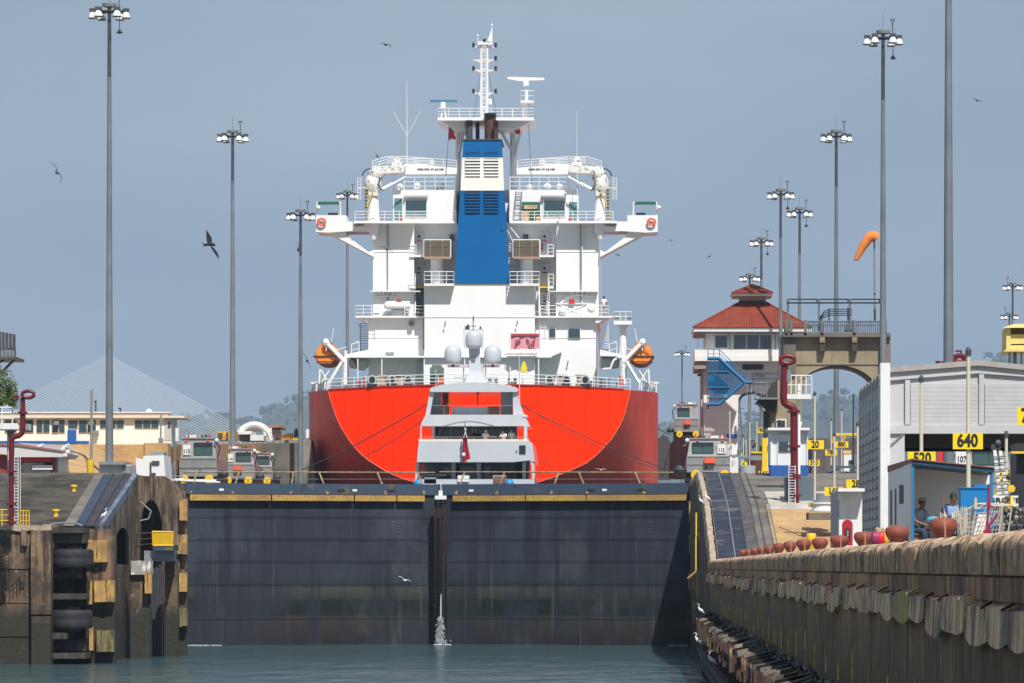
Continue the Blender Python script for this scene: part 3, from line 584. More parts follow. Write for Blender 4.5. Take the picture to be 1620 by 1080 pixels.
# gate-side return wall, d 219 - 297, with coping strip up the ramp
rp = [(219, 5.5), (238, 8.45), (252, 9.7), (265, 10.75), (297, 10.95)]
def rz(d):
    if d <= 219: return 5.5
    for (a, za), (b_, zb) in zip(rp, rp[1:]):
        if a <= d <= b_: return za+(zb-za)*(d-a)/(b_-a)
    return 10.95
XR = lambda d: 3.56
rt = thing('lock_wall', 'narrow end of the right wall beside the gate with bumpy pale coping climbing the ramp', 'wall', (3.8, 250, 0))
ys = [219+i*78/26 for i in range(27)]
for i, (a, b_) in enumerate(zip(ys, ys[1:])):
    mb = MB(); j = .02*(i % 2)
    mb.hexa([(XR(a)+j, a, -1), (4.6, a, -1), (4.6, b_-.02, -1), (XR(b_)+j, b_-.02, -1), (XR(a)+j, a, rz(a)-.45), (4.6, a, rz(a)-.45), (4.6, b_-.02, rz(b_)-.45), (XR(b_)+j, b_-.02, rz(b_)-.45)]); part(mb, 'wall_block', WETC, rt)
    mb = MB()
    for q in range(4):
        c, e = a+(b_-a)*q/4, a+(b_-a)*(q+1)/4; h0 = rz(c)+.04; h1 = rz(e)+.04; x0 = 3.55+rnd.uniform(-.02, .02); x1 = 3.93+rnd.uniform(-.03, .03)
        mb.hexa([(x0, c, h0-.5), (x1, c, h0-.5), (x1, e, h1-.5), (x0, e, h1-.5), (x0+.1, c, h0+.06), (x1, c, h0), (x1, e, h1), (x0+.1, e, h1+.06)])
    part(mb, 'coping_stone', COPE, rt)
# yellow and weathered fender timbers beside the gate
for i, (a, y0, y1, dd, m_, w_) in enumerate(((1100.5, 810, 847, 225, YEL, 2), (1100, 848, 900, 225, YEL, 2), (1090, 792, 826, 262, TIMB, 2.4), (1090, 845, 874, 262, TIMB, 2.4), (1089.5, 905, 932, 262, TIMB, 2.4), (1095, 905, 932, 255, TIMB, 2), (1102, 905, 944, 240, TIMB, 2.4), (1088, 958, 990, 262, FT, 1.5), (1097, 950, 985, 250, TIMB, 2), (1102, 975, 1000, 240, FT, 3), (1094, 980, 1000, 255, FT, 2), (1104, 842, 900, 236, FT, 2))):
    mb = MB(); mb.pb(a, a+w_, y0, y1, dd, dd+.5)
    solo(mb, 'fender_timber', m_, ['upper bright yellow fender timber on the wall end right of the gate', 'lower bright yellow fender timber on the wall end right of the gate', 'topmost ochre fender timber at the right edge of the gate', 'second ochre fender timber from the top at the right edge of the gate', 'third ochre fender timber from the top at the right edge of the gate', 'thin ochre timber just right of the third gate-edge timber', 'long ochre timber hanging below the end of the bright yellow timbers', 'dark ochre timber lowest at the right edge of the gate', 'ochre timber level with the perched upper egret', 'short brown timber beside the upper egret', 'short brown timber near the water by the gate edge', 'long brown timber behind the bright yellow timbers'][i], 'fender', 'timbers on the wall end by the gate')
mb = MB(); mb.pipe([P(1102, 900, 224), P(1100, 904, 224), P(1093, 910, 224), P(1088, 914, 224)], .05, 6); solo(mb, 'hose', TIMB, 'bent yellow pipe end curling off the wall beside the gate', 'pipe')
# ramp surfaces
def strip(x0, x1, ds, name, mat, lift=0, th=.3, label=None):
    mb = MB()
    for a, b_ in zip(ds, ds[1:]):
        za, zb = rz(a)+lift, rz(b_)+lift
        mb.hexa([(x0, a, za-th), (x1, a, za-th), (x1, b_, zb-th), (x0, b_, zb-th), (x0, a, za), (x1, a, za), (x1, b_, zb), (x0, b_, zb)])
    return struct(mb, name, mat, label)
DS = [219, 224, 230, 238, 245, 252, 258, 265, 297]
strip(4.02, 90, DS, 'ramp', CONCG, 0, 6)
TRK = M('ramp_track_dark', (.028, .033, .055), .6, spec=.25, blotch=((.012, .015, .03), .8, .9, .42, .6), blotch2=((.16, .13, .10), .7, .5, .54, .64), streak=((.10, .09, .085), .6, 1.0, 1.0, .52, .66))
strip(4.06, 4.9, DS[:-1], 'track', TRK, .012); strip(4.93, 5.5, DS[:-1], 'track', TRK, .016); strip(5.55, 6.1, DS[:-1], 'track', M('ramp_track_mixed', (.085, .07, .06), .7, blotch=((.045, .045, .06), .8, .7, .45, .6), blotch2=((.26, .24, .20), .6, 1.5, .55, .7)), .02)
for x in (4.86, 5.50, 6.08, 6.45): strip(x, x+.05, DS[:-1], 'rack_rail', DKGREY if x > 5 else GREY, .06)
strip(6.9, 7.06, DS[:4], 'kerb', CONCT, .10)
strip(7.1, 16, [220, 226, 232, 236.5], 'grass_patch', GRASS, .05); strip(7.1, 16, [236.6, 238, 243, 248], 'concrete_pad', M('pale_concrete', (.48, .43, .37), .85, blotch=((.33, .29, .25), .8, .7, .42, .6), blotch2=((.62, .60, .57), .6, .5, .5, .65)), .05)
mb = MB(); mb.box(4.65, 90, 8, 219, -1, 5.35); struct(mb, 'quay', CONCG)
# ================================================================ cargo ship
SEAM = M('seam_orange', (.80, .022, .001), .8, spec=0)
SD = 391.0
ship = thing('cargo_ship', 'large cargo ship seen from astern with an orange-red transom, white superstructure and blue funnel', 'cargo ship', (X(758, 391), 391, 8.6))
tr = [(519, 616), (522, 629), (526, 641), (530.5, 655), (535.5, 667), (543, 681), (552, 695), (562, 708), (572.6, 719), (584, 728), (595, 735), (606, 742), (617, 748), (639, 757), (657, 762), (700, 772), (757, 779), (800, 773), (847, 763), (870, 756), (890, 748.5), (910, 740), (927, 732), (942, 720.5), (954.4, 708), (967, 694), (978.5, 676), (984, 665), (988, 654), (993, 635.6), (995.5, 626), (997, 616)]
def bulge(px): u = (px-758)/239; return SD-3.2*(1-u*u)
def topy(px): u = (px-758)/239; return 608+8*u*u*1.0
mb = MB(); low = [P(x, y, SD) for x, y in tr]
# transom: vertical strips between sheer and the curved lower edge, slightly rounded in plan
m_ = 8; cols = tr
for i, (x, y) in enumerate(cols):
    for j in range(m_+1):
        t_ = j/m_; yy = topy(x)+(y-topy(x))*t_; dd = bulge(x); mb.v.append(tuple(P(x, yy, dd)))
for i in range(len(cols)-1):
    for j in range(m_): mb.f.append((i*(m_+1)+j, i*(m_+1)+j+1, (i+1)*(m_+1)+j+1, (i+1)*(m_+1)+j))
mb.sm = True; part(mb, 'transom', ORANGE, ship)
# hull quarters: loft from transom edge out to the full-beam section
nC = len(tr); dB = 416.0
def outer(i):   # full section: straight sides then deep bilge
    t_ = i/(nC-1); u = t_*2-1; s_ = 1 if u > 0 else -1; a = abs(u)
    xe = 1041 if s_ > 0 else 491
    if a > .45: k_ = (a-.45)/.55; return P(xe, 790+(621-790)*k_, dB)
    k_ = a/.45; ang = k_*pi/2; xc = 766
    return Vector((X(xc, dB)+(X(xe, dB)-X(xc, dB))*(sin(ang)**.6 if ang > 0 else 0), dB, Z(790, dB)-2.2*cos(ang)))
mb = MB(); m2 = 9
for i in range(nC):
    a = P(tr[i][0], tr[i][1], bulge(tr[i][0])); b_ = outer(i)
    if i in (0, nC-1): b_ = P(491 if i == 0 else 1041, 621, dB)
    for j in range(m2+1):
        t_ = j/m2; e = 1-(1-t_)**1.7; p = a.lerp(b_, t_); p.x = a.x+(b_.x-a.x)*e; mb.v.append(tuple(p))
for i in range(nC-1):
    for j in range(m2): mb.f.append((i*(m2+1)+j, (i+1)*(m2+1)+j, (i+1)*(m2+1)+j+1, i*(m2+1)+j+1))
mb.sm = True; part(mb, 'hull_quarter', HULL, ship)
mb = MB(); b0 = 416.0; xl, xr = X(491, dB), X(1041, dB)
mb.hexa([(xl, b0, 4), (xr, b0, 4), (xr, 590, 4), (xl, 590, 4), (xl, b0, Z(621, dB)), (xr, b0, Z(621, dB)), (xr, 590, Z(621, dB)+.3), (xl, 590, Z(621, dB)+.3)]); part(mb, 'hull_side', HULL, ship)
for px in range(545, 990, 38):
    mb = MB(); mb.path([P(px, topy(px)+1, bulge(px)-.02), P(px, ipy(tr, px)-1.5, bulge(px)-.02)], .018, 4); part(mb, 'plate_seam', SEAM, ship)
for yy in (640, 668, 697, 726):
    a, b_ = ips(tr, yy); mb = MB(); n_ = 14; mb.path([P(a+2+(b_-a-4)*k/n_, yy, bulge(a+(b_-a)*k/n_)-.02) for k in range(n_+1)], .018, 4); part(mb, 'plate_seam', SEAM, ship)
mb = MB()   # thin pale welded edge round the transom
mb.path([P(x, y, bulge(x)-.03) for x, y in tr], .032, 4); part(mb, 'transom_edge', M('edge_salmon', (.70, .16, .10), .5), ship)
mb = MB(); mb.path([P(x, topy(x)-.3, bulge(x)) for x in range(519, 998, 12)], .09, 5); part(mb, 'sheer_bar', M('sheer_dark_red', (.35, .02, .01), .5), ship)
DZ = Z(611, 391)
mb = MB(); mb.v = [tuple(Vector((P(x, 0, bulge(x)).x, bulge(x), Z(topy(x)+1.2, bulge(x))))) for x in range(520, 998, 14)]; n_ = len(mb.v)
mb.v += [(xr, dB, Z(622, dB)), (xr, 590, Z(622, dB)), (xl, 590, Z(622, dB)), (xl, dB, Z(622, dB))]; mb.f = [tuple(range(len(mb.v)))]
part(mb, 'deck', M('deck_green_grey', (.10, .14, .12), .7), ship)
def sp(name, lst, mat=WHITE, **k):   # ship part from plan boxes
    for q in lst: mb = MB(); mb.pb(*q); o = part(mb, name, mat, ship, **k)
    return o
sp('lower_deckhouse', [(583, 943, 501, 612, 402, 430)])
sp('centre_casing', [(671.5, 846, 449, 611, 400, 402)])
sp('aft_house', [(590, 655, 352, 501, 402.6, 430), (880, 947, 352, 501, 402.6, 430), (655, 880, 352, 501, 404.6, 430)])
sp('casing_plinth', [(671.5, 846, 449, 503, 402, 404.6)])
for (x, y0, y1) in ((612.5, 352, 480), (918, 352, 480), (669.5, 505, 552), (846.5, 505, 552)):
    sp('drain_pipe', [(x, x+1.4, y0, y1, 401.8 if y0 > 500 else 402.4, 402.2 if y0 > 500 else 402.7)], GREY)
for y in (501.5, 535, 449.5):
    sp('weld_seam', [(583 if y > 449.5 else 671, 943 if y > 449.5 else 846, y, y+.7, 399.9 if y < 503 else 401.95, 402.1)], WHITE2) if y != 501.5 else sp('weld_seam', [(671.5, 846, 502, 502.7, 399.95, 400.1)], WHITE2)
for y in (398.5, 455): sp('weld_seam', [(590, 655, y, y+.6, 402.55, 402.7), (880, 947, y, y+.6, 402.55, 402.7)], WHITE2)
# --- funnel
mb = MB(); dF = 399.85
mb.hexa([P(718.5, 449, dF), P(806.5, 449, dF), P(806.5, 449, 404.6), P(718.5, 449, 404.6), P(724.8, 351, dF+.4), P(801.5, 351, dF+.4), P(800, 351, 411), P(726, 351, 411)])
mb.hexa([P(724.8, 351, dF+.4), P(801.5, 351, dF+.4), P(800, 351, 411), P(726, 351, 411), P(728.5, 302, dF+.6), P(797.5, 302, dF+.6), P(797, 302, 410), P(729, 302, 410)])
part(mb, 'funnel_casing', BLUE, ship)
mb = MB(); mb.hexa([P(728.5, 301.9, dF+.6), P(797.5, 301.9, dF+.6), P(797, 302, 410), P(729, 302, 410), P(731.5, 250, dF+.9), P(795.5, 250, dF+.9), P(795, 250, 409), P(732, 250, 409)]); part(mb, 'funnel_band', M('funnel_cream', (.74, .71, .65), .5, streak=((.55, .40, .25), .7, 2.5, .3, .6, .8)), ship)
mb = MB(); mb.hexa([P(731.5, 249.9, dF+.9), P(795.5, 249.9, dF+.9), P(795, 250, 409), P(732, 250, 409), P(733, 222, dF+1.1), P(793.5, 222, dF+1.1), P(793, 222, 408), P(734, 222, 408)]); part(mb, 'funnel_top', BLUE, ship)
sp('funnel_rim', [(732.5, 794, 220.5, 222.3, dF+1.0, 408)], DKGREY)
for (x0, x1) in ((736, 759.5), (766, 788.5)):
    sp('louvre_recess', [(x0, x1, 251, 281, dF+.72, dF+.95)], M('recess_brown', (.10, .07, .05), .8) if x0 < 750 else bpy.data.materials['recess_brown'])
    sp('louvre_recess', [(x0, x1, 302.5, 337, dF+.38, dF+.75)], NAVY)
    sp('louvre_recess', [(x0, x1, 240.5, 249.6, dF+.95, dF+1.2)], NAVY)
    for k in range(6): mb = MB(); y = 252+k*4.9; mb.pb(x0, x1, y+.4, y+2.9, dF+.62, dF+.9); part(mb, 'louvre_slat', WHITE, ship)
    for k in range(7): mb = MB(); y = 303.5+k*4.8; mb.pb(x0, x1, y+2.2, y+4.3, dF+.28, dF+.5); part(mb, 'louvre_slat', BLUE, ship)
    for k in range(2): mb = MB(); y = 242+k*4.2; mb.pb(x0, x1, y, y+1.6, dF+.9, dF+1.1); part(mb, 'louvre_slat', BLUE, ship)
# --- exhausts
for (x, r_, t_, m_, dd) in ((742.5, 5.2, 193, DKGREY, 402), (755.5, 3.2, 194, NAVY, 404), (775.5, 9, 181, RUST, 402), (784.5, 3.8, 193, RUST, 401)):
    mb = MB(); R_ = r_/S(dd); z0 = Z(222, dd); hh = Z(t_, dd)-z0; mb.lathe((X(x, dd), dd, z0), [(R_, 0), (R_, hh*.86), (R_*1.06, hh*.87), (R_*1.06, hh), (R_*.85, hh), (R_*.8, hh*.95)], 16); part(mb, 'exhaust_pipe', m_, ship)
    mb = MB(); mb.lathe((X(x, dd), dd-.3, z0+hh*.93), [(R_*1.0, 0), (R_*1.02, .2)], 16); part(mb, 'exhaust_mouth', NAVY, ship)
# --- mast deck and lattice mast
sp('mast_deck', [(692, 845, 186, 191, 402, 410)])
mb = MB(); mb.pp([(693, 190.5), (735, 190.5), (735, 206), (717, 206), (708, 197)], 403, 409); mb.pp([(786, 190.5), (844, 190.5), (828, 199), (815, 205), (786, 203)], 403, 409); part(mb, 'mast_deck_bracket', WHITE, ship)
for x, r_ in ((724.5, .24), (812, .30)):
    mb = MB(); mb.tube(P(x, 352, 407), P(x, 190, 407), r_, 10); part(mb, 'mast_column', WHITE, ship)
for a, b_ in (((793, 208), (810, 240)), ((827, 192), (814, 252)), ((733, 208), (727, 240))):
    mb = MB(); mb.tube(P(*a, 406.5), P(*b_, 406.8), .14, 6); part(mb, 'mast_stay_strut', WHITE, ship)
mb = MB(); rail(mb, [P(693, 187, 402), P(845, 187, 402), P(844, 187, 409), P(693, 187, 409), P(693, 187, 402)], .85, 3, 1.0, .035); part(mb, 'mast_deck_railing', WHITE, ship)
mb = MB()
for x in (761, 771):
    mb.tube(P(x, 187, 405), P(x, 66, 405), .10, 6)
for x in (763.5, 768.5): mb.tube(P(x, 187, 404.8), P(x, 66, 404.8), .035, 4)
for k in range(24): y = 184-k*5; mb.tube(P(763.5, y, 404.8), P(768.5, y, 404.8), .03, 4)
for k in range(8): y = 186-k*15; mb.tube(P(761, y, 405), P(771, y, 405), .05, 4)
part(mb, 'lattice_mast', WHITE, ship)
for y, xs in ((75, (749, 784)), (96, (746.5, 784)), (112, (749, 784)), (148, (749, 784))):
    mb = MB(); mb.tube(P(xs[0]+2, y, 405), P(xs[1]-2, y, 405), .06, 5); mb.tube(P(xs[0]+5, y, 405), P(761, y+4, 405), .05, 4); mb.tube(P(xs[1]-5, y, 405), P(771, y+4, 405), .05, 4); part(mb, 'yardarm', WHITE, ship)
    for i, x in enumerate(xs):
        if y == 96 and i == 0: continue
        mb = MB(); mb.lathe(P(x-2, y-.5, 405), [(.17, 0), (.17, .36)], 8) if False else mb.pb(x-2, x+2, y-7, y-.2, 404.8, 405.2); part(mb, 'signal_lamp', NAVY, ship)
sp('signal_lamp', [(764, 768.5, 62, 66, 404.8, 405.2)], NAVY)
mb = MB(); mb.pp([(756, 71), (756, 64), (760, 68), (778, 68), (771, 65), (777.5, 47), (779, 47), (779, 71)], 404.7, 405.1); part(mb, 'mast_head', WHITE, ship)
mb = MB(); mb.tube(P(778, 50, 405), P(778, 40, 405), .05, 5); mb.ball(P(778, 40, 405), .12, 8); mb.tube(P(756, 66, 405), P(756, 58, 405), .04, 5); mb.ball(P(756, 57, 405), .11, 8); part(mb, 'masthead_light', WHITE, ship)
mb = MB(); mb.path([P(761, 110, 405), P(749, 192, 404)], .02, 4); mb.path([P(772, 110, 405), P(787, 192, 404)], .02, 4); mb.path([P(711, 192, 404), P(701, 350, 404)], .02, 4); mb.path([P(836, 198, 404), P(842, 300, 404)], .02, 4); part(mb, 'halyard', DKGREY, ship)
sp('mast_box', [(773, 778, 157, 165, 404.8, 405.3)])
# radars
t = ship
mb = MB(); mb.tube(P(698, 187, 405), P(700, 170, 405), .07, 6); mb.tube(P(706, 187, 405), P(702, 170, 405), .07, 6); mb.pb(697.5, 704.5, 162, 171, 404.6, 405.4); part(mb, 'radar_pedestal', WHITE, ship)
sp('radar_scanner', [(680, 723, 158.5, 161.8, 404.8, 405.1)], M('radar_blue', (.05, .17, .30), .5))
mb = MB(); mb.pb(823.5, 844.5, 159.5, 162.5, 403.5, 406.5); mb.tube(P(833, 187, 405), P(833, 160, 405), .30, 8); mb.tube(P(833, 160, 405), P(833, 140, 405), .16, 8); mb.pb(828, 836.5, 128, 136, 404.6, 405.4); part(mb, 'radar_tower', WHITE, ship)
mb = MB(); rail(mb, [P(823.5, 160, 403.5), P(844.5, 160, 403.5), P(844.5, 160, 406.5), P(823.5, 160, 406.5), P(823.5, 160, 403.5)], .9, 2, .6); part(mb, 'radar_tower_railing', WHITE, ship)
mb = MB(); mb.pp([(803, 122), (861, 123.5), (861, 127), (845, 127.5), (822, 128.5), (803, 125)], 404.8, 405.2); part(mb, 'radar_scanner', WHITE, ship)
# --- navigation bridge house
sp('bridge_deck', [(561, 655, 350, 353.5, 400.9, 405), (885, 976, 350, 353.5, 400.9, 405), (655, 722, 350, 353.5, 402.4, 405), (806, 885, 350, 353.5, 402.4, 405)])
sp('bridge_house', [(622, 722, 301, 350, 403.4, 411), (806, 915, 301, 350, 403.4, 411), (722, 806, 301, 350, 407.2, 411)])
sp('house_door_bay', [(624, 636.5, 314, 349, 403.3, 403.5), (900.5, 913, 320, 349, 403.3, 403.5)], TEAL)
for (a, b_) in ((642, 674.5), (861, 893.5)):
    mb = MB(); mb.pb(a-1.6, b_+1.6, 316.6, 342.6, 403.25, 403.45); f = part(mb, 'window_frame', WHITE2, ship)
    mb = MB(); mb.pb(a, b_, 318, 341, 403.2, 403.3); part(mb, 'pane', GLASS, f)
    mb = MB(); mb.pb(a, b_, 335, 341, 403.17, 403.2); part(mb, 'blind', TEAL, f)
sp('green_tarpaulin', [(825.5, 854.5, 320, 349.5, 402.9, 403.1)], GREEN)
sp('tan_mat', [(826, 837, 335, 350, 402.7, 402.9), (848, 856, 343, 350, 402.6, 402.9), (829, 850, 325, 331, 402.7, 402.9)], M('tan_canvas', (.62, .42, .26), .9, blotch=((.30, .16, .08), .8, 3, .45, .6)))
for (a, b_) in ((640, 677), (857, 896)):
    mb = MB(); mb.tube(P(a, 309, 403.1), P(b_, 309, 403.1), .26, 10); part(mb, 'awning_roll', WHITE, ship)
sp('red_extinguisher', [(633.5, 637, 345.5, 350, 402.9, 403.1), (899, 902.5, 344, 350, 402.9, 403.1)], REDP)
mb = MB(); rail(mb, [P(561.5, 350, 401), P(655, 350, 401), P(655, 350, 402.5), P(722, 350, 402.5)], .85, 3, 1.2); part(mb, 'bridge_railing', WHITE, ship)
mb = MB(); rail(mb, [P(806, 350, 402.5), P(885, 350, 402.5), P(885, 350, 401), P(970, 350, 401)], .85, 3, 1.2); part(mb, 'bridge_railing', WHITE, ship)
mb = MB(); rail(mb, [P(623, 302, 403.5), P(721, 302, 403.5)], 1.2, 3, .9); part(mb, 'monkey_island_railing', WHITE, ship); mb = MB(); rail(mb, [P(623, 302, 410), P(721, 302, 410)], 1.2, 3, .9); part(mb, 'monkey_island_railing', WHITE, ship)
mb = MB(); rail(mb, [P(807, 302, 403.5), P(914, 302, 403.5)], 1.2, 3, .9); part(mb, 'monkey_island_railing', WHITE, ship); mb = MB(); rail(mb, [P(807, 302, 410), P(914, 302, 410)], 1.2, 3, .9); part(mb, 'monkey_island_railing', WHITE, ship)
for (x, y, r_) in ((633, 297, .35), (660, 294, .3), (701, 296, .35), (690, 298, .25), (866, 297, .4), (885, 296, .3), (838, 298, .35)):
    mb = MB(); mb.tube(P(x-4, y+5, 407), P(x+4, y+5, 407), r_*.9, 8); mb.ball(P(x, y, 407), r_, 8); part(mb, 'deck_fitting', WHITE, ship)
mb = MB(); ladder(mb, P(818, 350, 402.6), P(821, 303, 403.3), (.55, 0, 0), 14, .04); part(mb, 'bridge_ladder', GREY, ship)
# wings
def mir(pts): return [(1540.5-x, y) for x, y in pts]
for s_ in (0, 1):
    q = (lambda p: p) if not s_ else mir
    mb = MB(); mb.pp(q([(500, 341), (548, 341), (548, 351), (592, 351), (592, 366), (555, 366), (519, 368.5), (500, 367.5)]), 401.6, 406); part(mb, 'bridge_wing', WHITE, ship)
    mb = MB(); mb.pp(q([(519, 368.4), (549, 366), (547, 370), (551, 375), (583, 399), (591, 396), (591, 407)]), 402, 405.4); part(mb, 'wing_brace', WHITE, ship)
    mb = MB(); mb.path([P(*p, 401.8) for p in q([(501.5, 341), (501.5, 321), (538.5, 321), (538.5, 341)])], .07, 5); part(mb, 'windscreen_post', WHITE, ship)
    mb = MB(); (a, _), (b_, _) = sorted(q([(503, 0), (536, 0)])); mb.pb(a, b_, 319.5, 323.5, 401.6, 402.2); part(mb, 'green_awning_roll', GREEN, ship)
    mb = MB(); (a, _), (b_, _) = sorted(q([(519, 0), (534, 0)])); mb.pb(a, b_, 337, 341, 401.9, 402.2); part(mb, 'control_box', NAVY, ship)
    mb = MB(); (a, _) = q([(503.5, 331.5)])[0]; mb.ball(P(a if not s_ else 1042.5, 329, 401.5), .2, 10); part(mb, 'searchlight', WHITE, ship)
    mb = MB(); a = q([(570.5, 0)])[0][0]
    for k in range(9): mb.pb(a-12+k*2.0, a-11+k*2.0, 355.5, 358, 401.52, 401.62)
    part(mb, 'wing_lettering', DKGREY, ship)
# fine lettering on the house side by the wings
# --- provision cranes
for s_ in (0, 1):
    q = (lambda x: x) if not s_ else (lambda x: 1540.5-x)
    cr = 'crane_post'
    mb = MB(); zb = Z(378, 401); mb.lathe((X(q(591), 402), 402, zb), [(.25, 0), (.50, .9), (.56, 2.0), (.50, 2.1), (.46, Z(309, 402)-zb)], 16); part(mb, cr, WHITE, ship)
    mb = MB(); mb.ball(P(q(590), 293, 402), .95, 10, (.85, .9, 1.25)); mb.ball(P(q(594), 276, 402), .75, 10); mb.pb(*sorted((q(583), q(598))), 296, 310, 401.4, 402.6); part(mb, 'crane_head', M('crane_dirty_white', (.72, .71, .68), .55, blotch=((.12, .10, .09), .8, 3.2, .54, .62)) if not s_ else bpy.data.materials['crane_dirty_white'], ship)
    mb = MB(); mb.pp([(q(x), y) for x, y in ((592, 271), (603, 263), (640, 261), (640, 273), (605, 275), (598, 290))], 402, 404.8); part(mb, 'crane_knee', bpy.data.materials['crane_dirty_white'], ship)
    mb = MB(); mb.pp([(q(x), y) for x, y in ((640, 259), (655, 259.5), (723, 266), (723, 276), (640, 276))], 404.2, 405.2); part(mb, 'crane_boom', WHITE, ship)
    mb = MB(); mb.tube(P(q(603), 302, 401.6), P(q(642), 280, 401.8), .10, 6); mb.tube(P(q(605), 300, 401.6), P(q(622), 291, 401.7), .17, 8); part(mb, 'luffing_cylinder', WHITE, ship)
    mb = MB(); mb.pipe([P(q(601), 281, 401.2), P(q(599), 290, 401.1), P(q(601), 299, 401.2), P(q(606), 302, 401.4)], .06, 6); mb.pipe([P(q(573), 279, 401.5), P(q(575), 273, 401.5), P(q(580), 268.5, 401.5), P(q(586), 267.5, 401.5)], .06, 6); part(mb, 'hydraulic_hose', NAVY, ship)
    mb = MB(); rail(mb, [P(q(589), 268, 401.3), P(q(612), 261, 403.5), P(q(640), 261, 404.3), P(q(722), 267, 404.3)], .72, 3, 1.1); rail(mb, [P(q(612), 263, 405), P(q(722), 266, 405)], .72, 3, 1.3); part(mb, 'crane_railing', WHITE, ship)
    mb = MB(); mb.ball(P(q(628), 256, 404), .42, 10); mb.pb(*sorted((q(620), q(637))), 257, 262, 403.5, 404.4); part(mb, 'crane_winch', bpy.data.materials['crane_dirty_white'], ship)
    mb = MB(); ladder(mb, P(q(568), 317, 401.5), P(q(568), 281, 401.5), (.32, 0, 0), 8); mb.tube(P(q(566), 299, 401.5), P(q(582), 297, 401.5), .04, 4); part(mb, 'crane_ladder_cage', WHITE, ship)
    mb = MB(); mb.tube(P(q(578.5), 350, 401.3), P(q(579), 298, 401.3), .08, 5); mb.tube(P(q(580), 327, 401.2), P(q(590), 303, 401.2), .07, 5); part(mb, 'yellow_hook_line', YEL, ship)
    mb = MB()
    for k in range(9): y = 300+k*5.5; mb.box(X(q(578.8), 401)-.10, X(q(578.8), 401)+.10, 401.15, 401.3, Z(y+2, 401), Z(y, 401))
    part(mb, 'black_mark', NAVY, ship, kind='stuff')
    text('OMC SWL 4T 2.8-12M' if not s_ else 'OMC SWL 4T 2.8-12M', P(q(681) if not s_ else 857, 268.3, 404.15), .14, INK, ship, sx=1.25, ext=.01, bold=.04)
    mb = MB(); mb.lathe(P(q(683) if not s_ else 856.5, 262, 404.6), [(.16, -.3), (.16, 0), (.27, .05), (.28, .4), (.22, .56), (.1, .62)], 12); part(mb, 'radome', WHITE, ship)
mb = MB(); mb.tube(P(644, 262, 402), P(643.5, 128, 402), .045, 5, .02); mb.path([P(643.5, 215, 402), P(622, 177, 402)], .025, 4); mb.path([P(644, 215, 402), P(665, 177, 402)], .025, 4); part(mb, 'whip_antenna', WHITE, ship)
mb = MB(); mb.tube(P(913.5, 350, 402), P(912.5, 176, 402), .04, 5, .015); part(mb, 'whip_antenna', WHITE, ship)
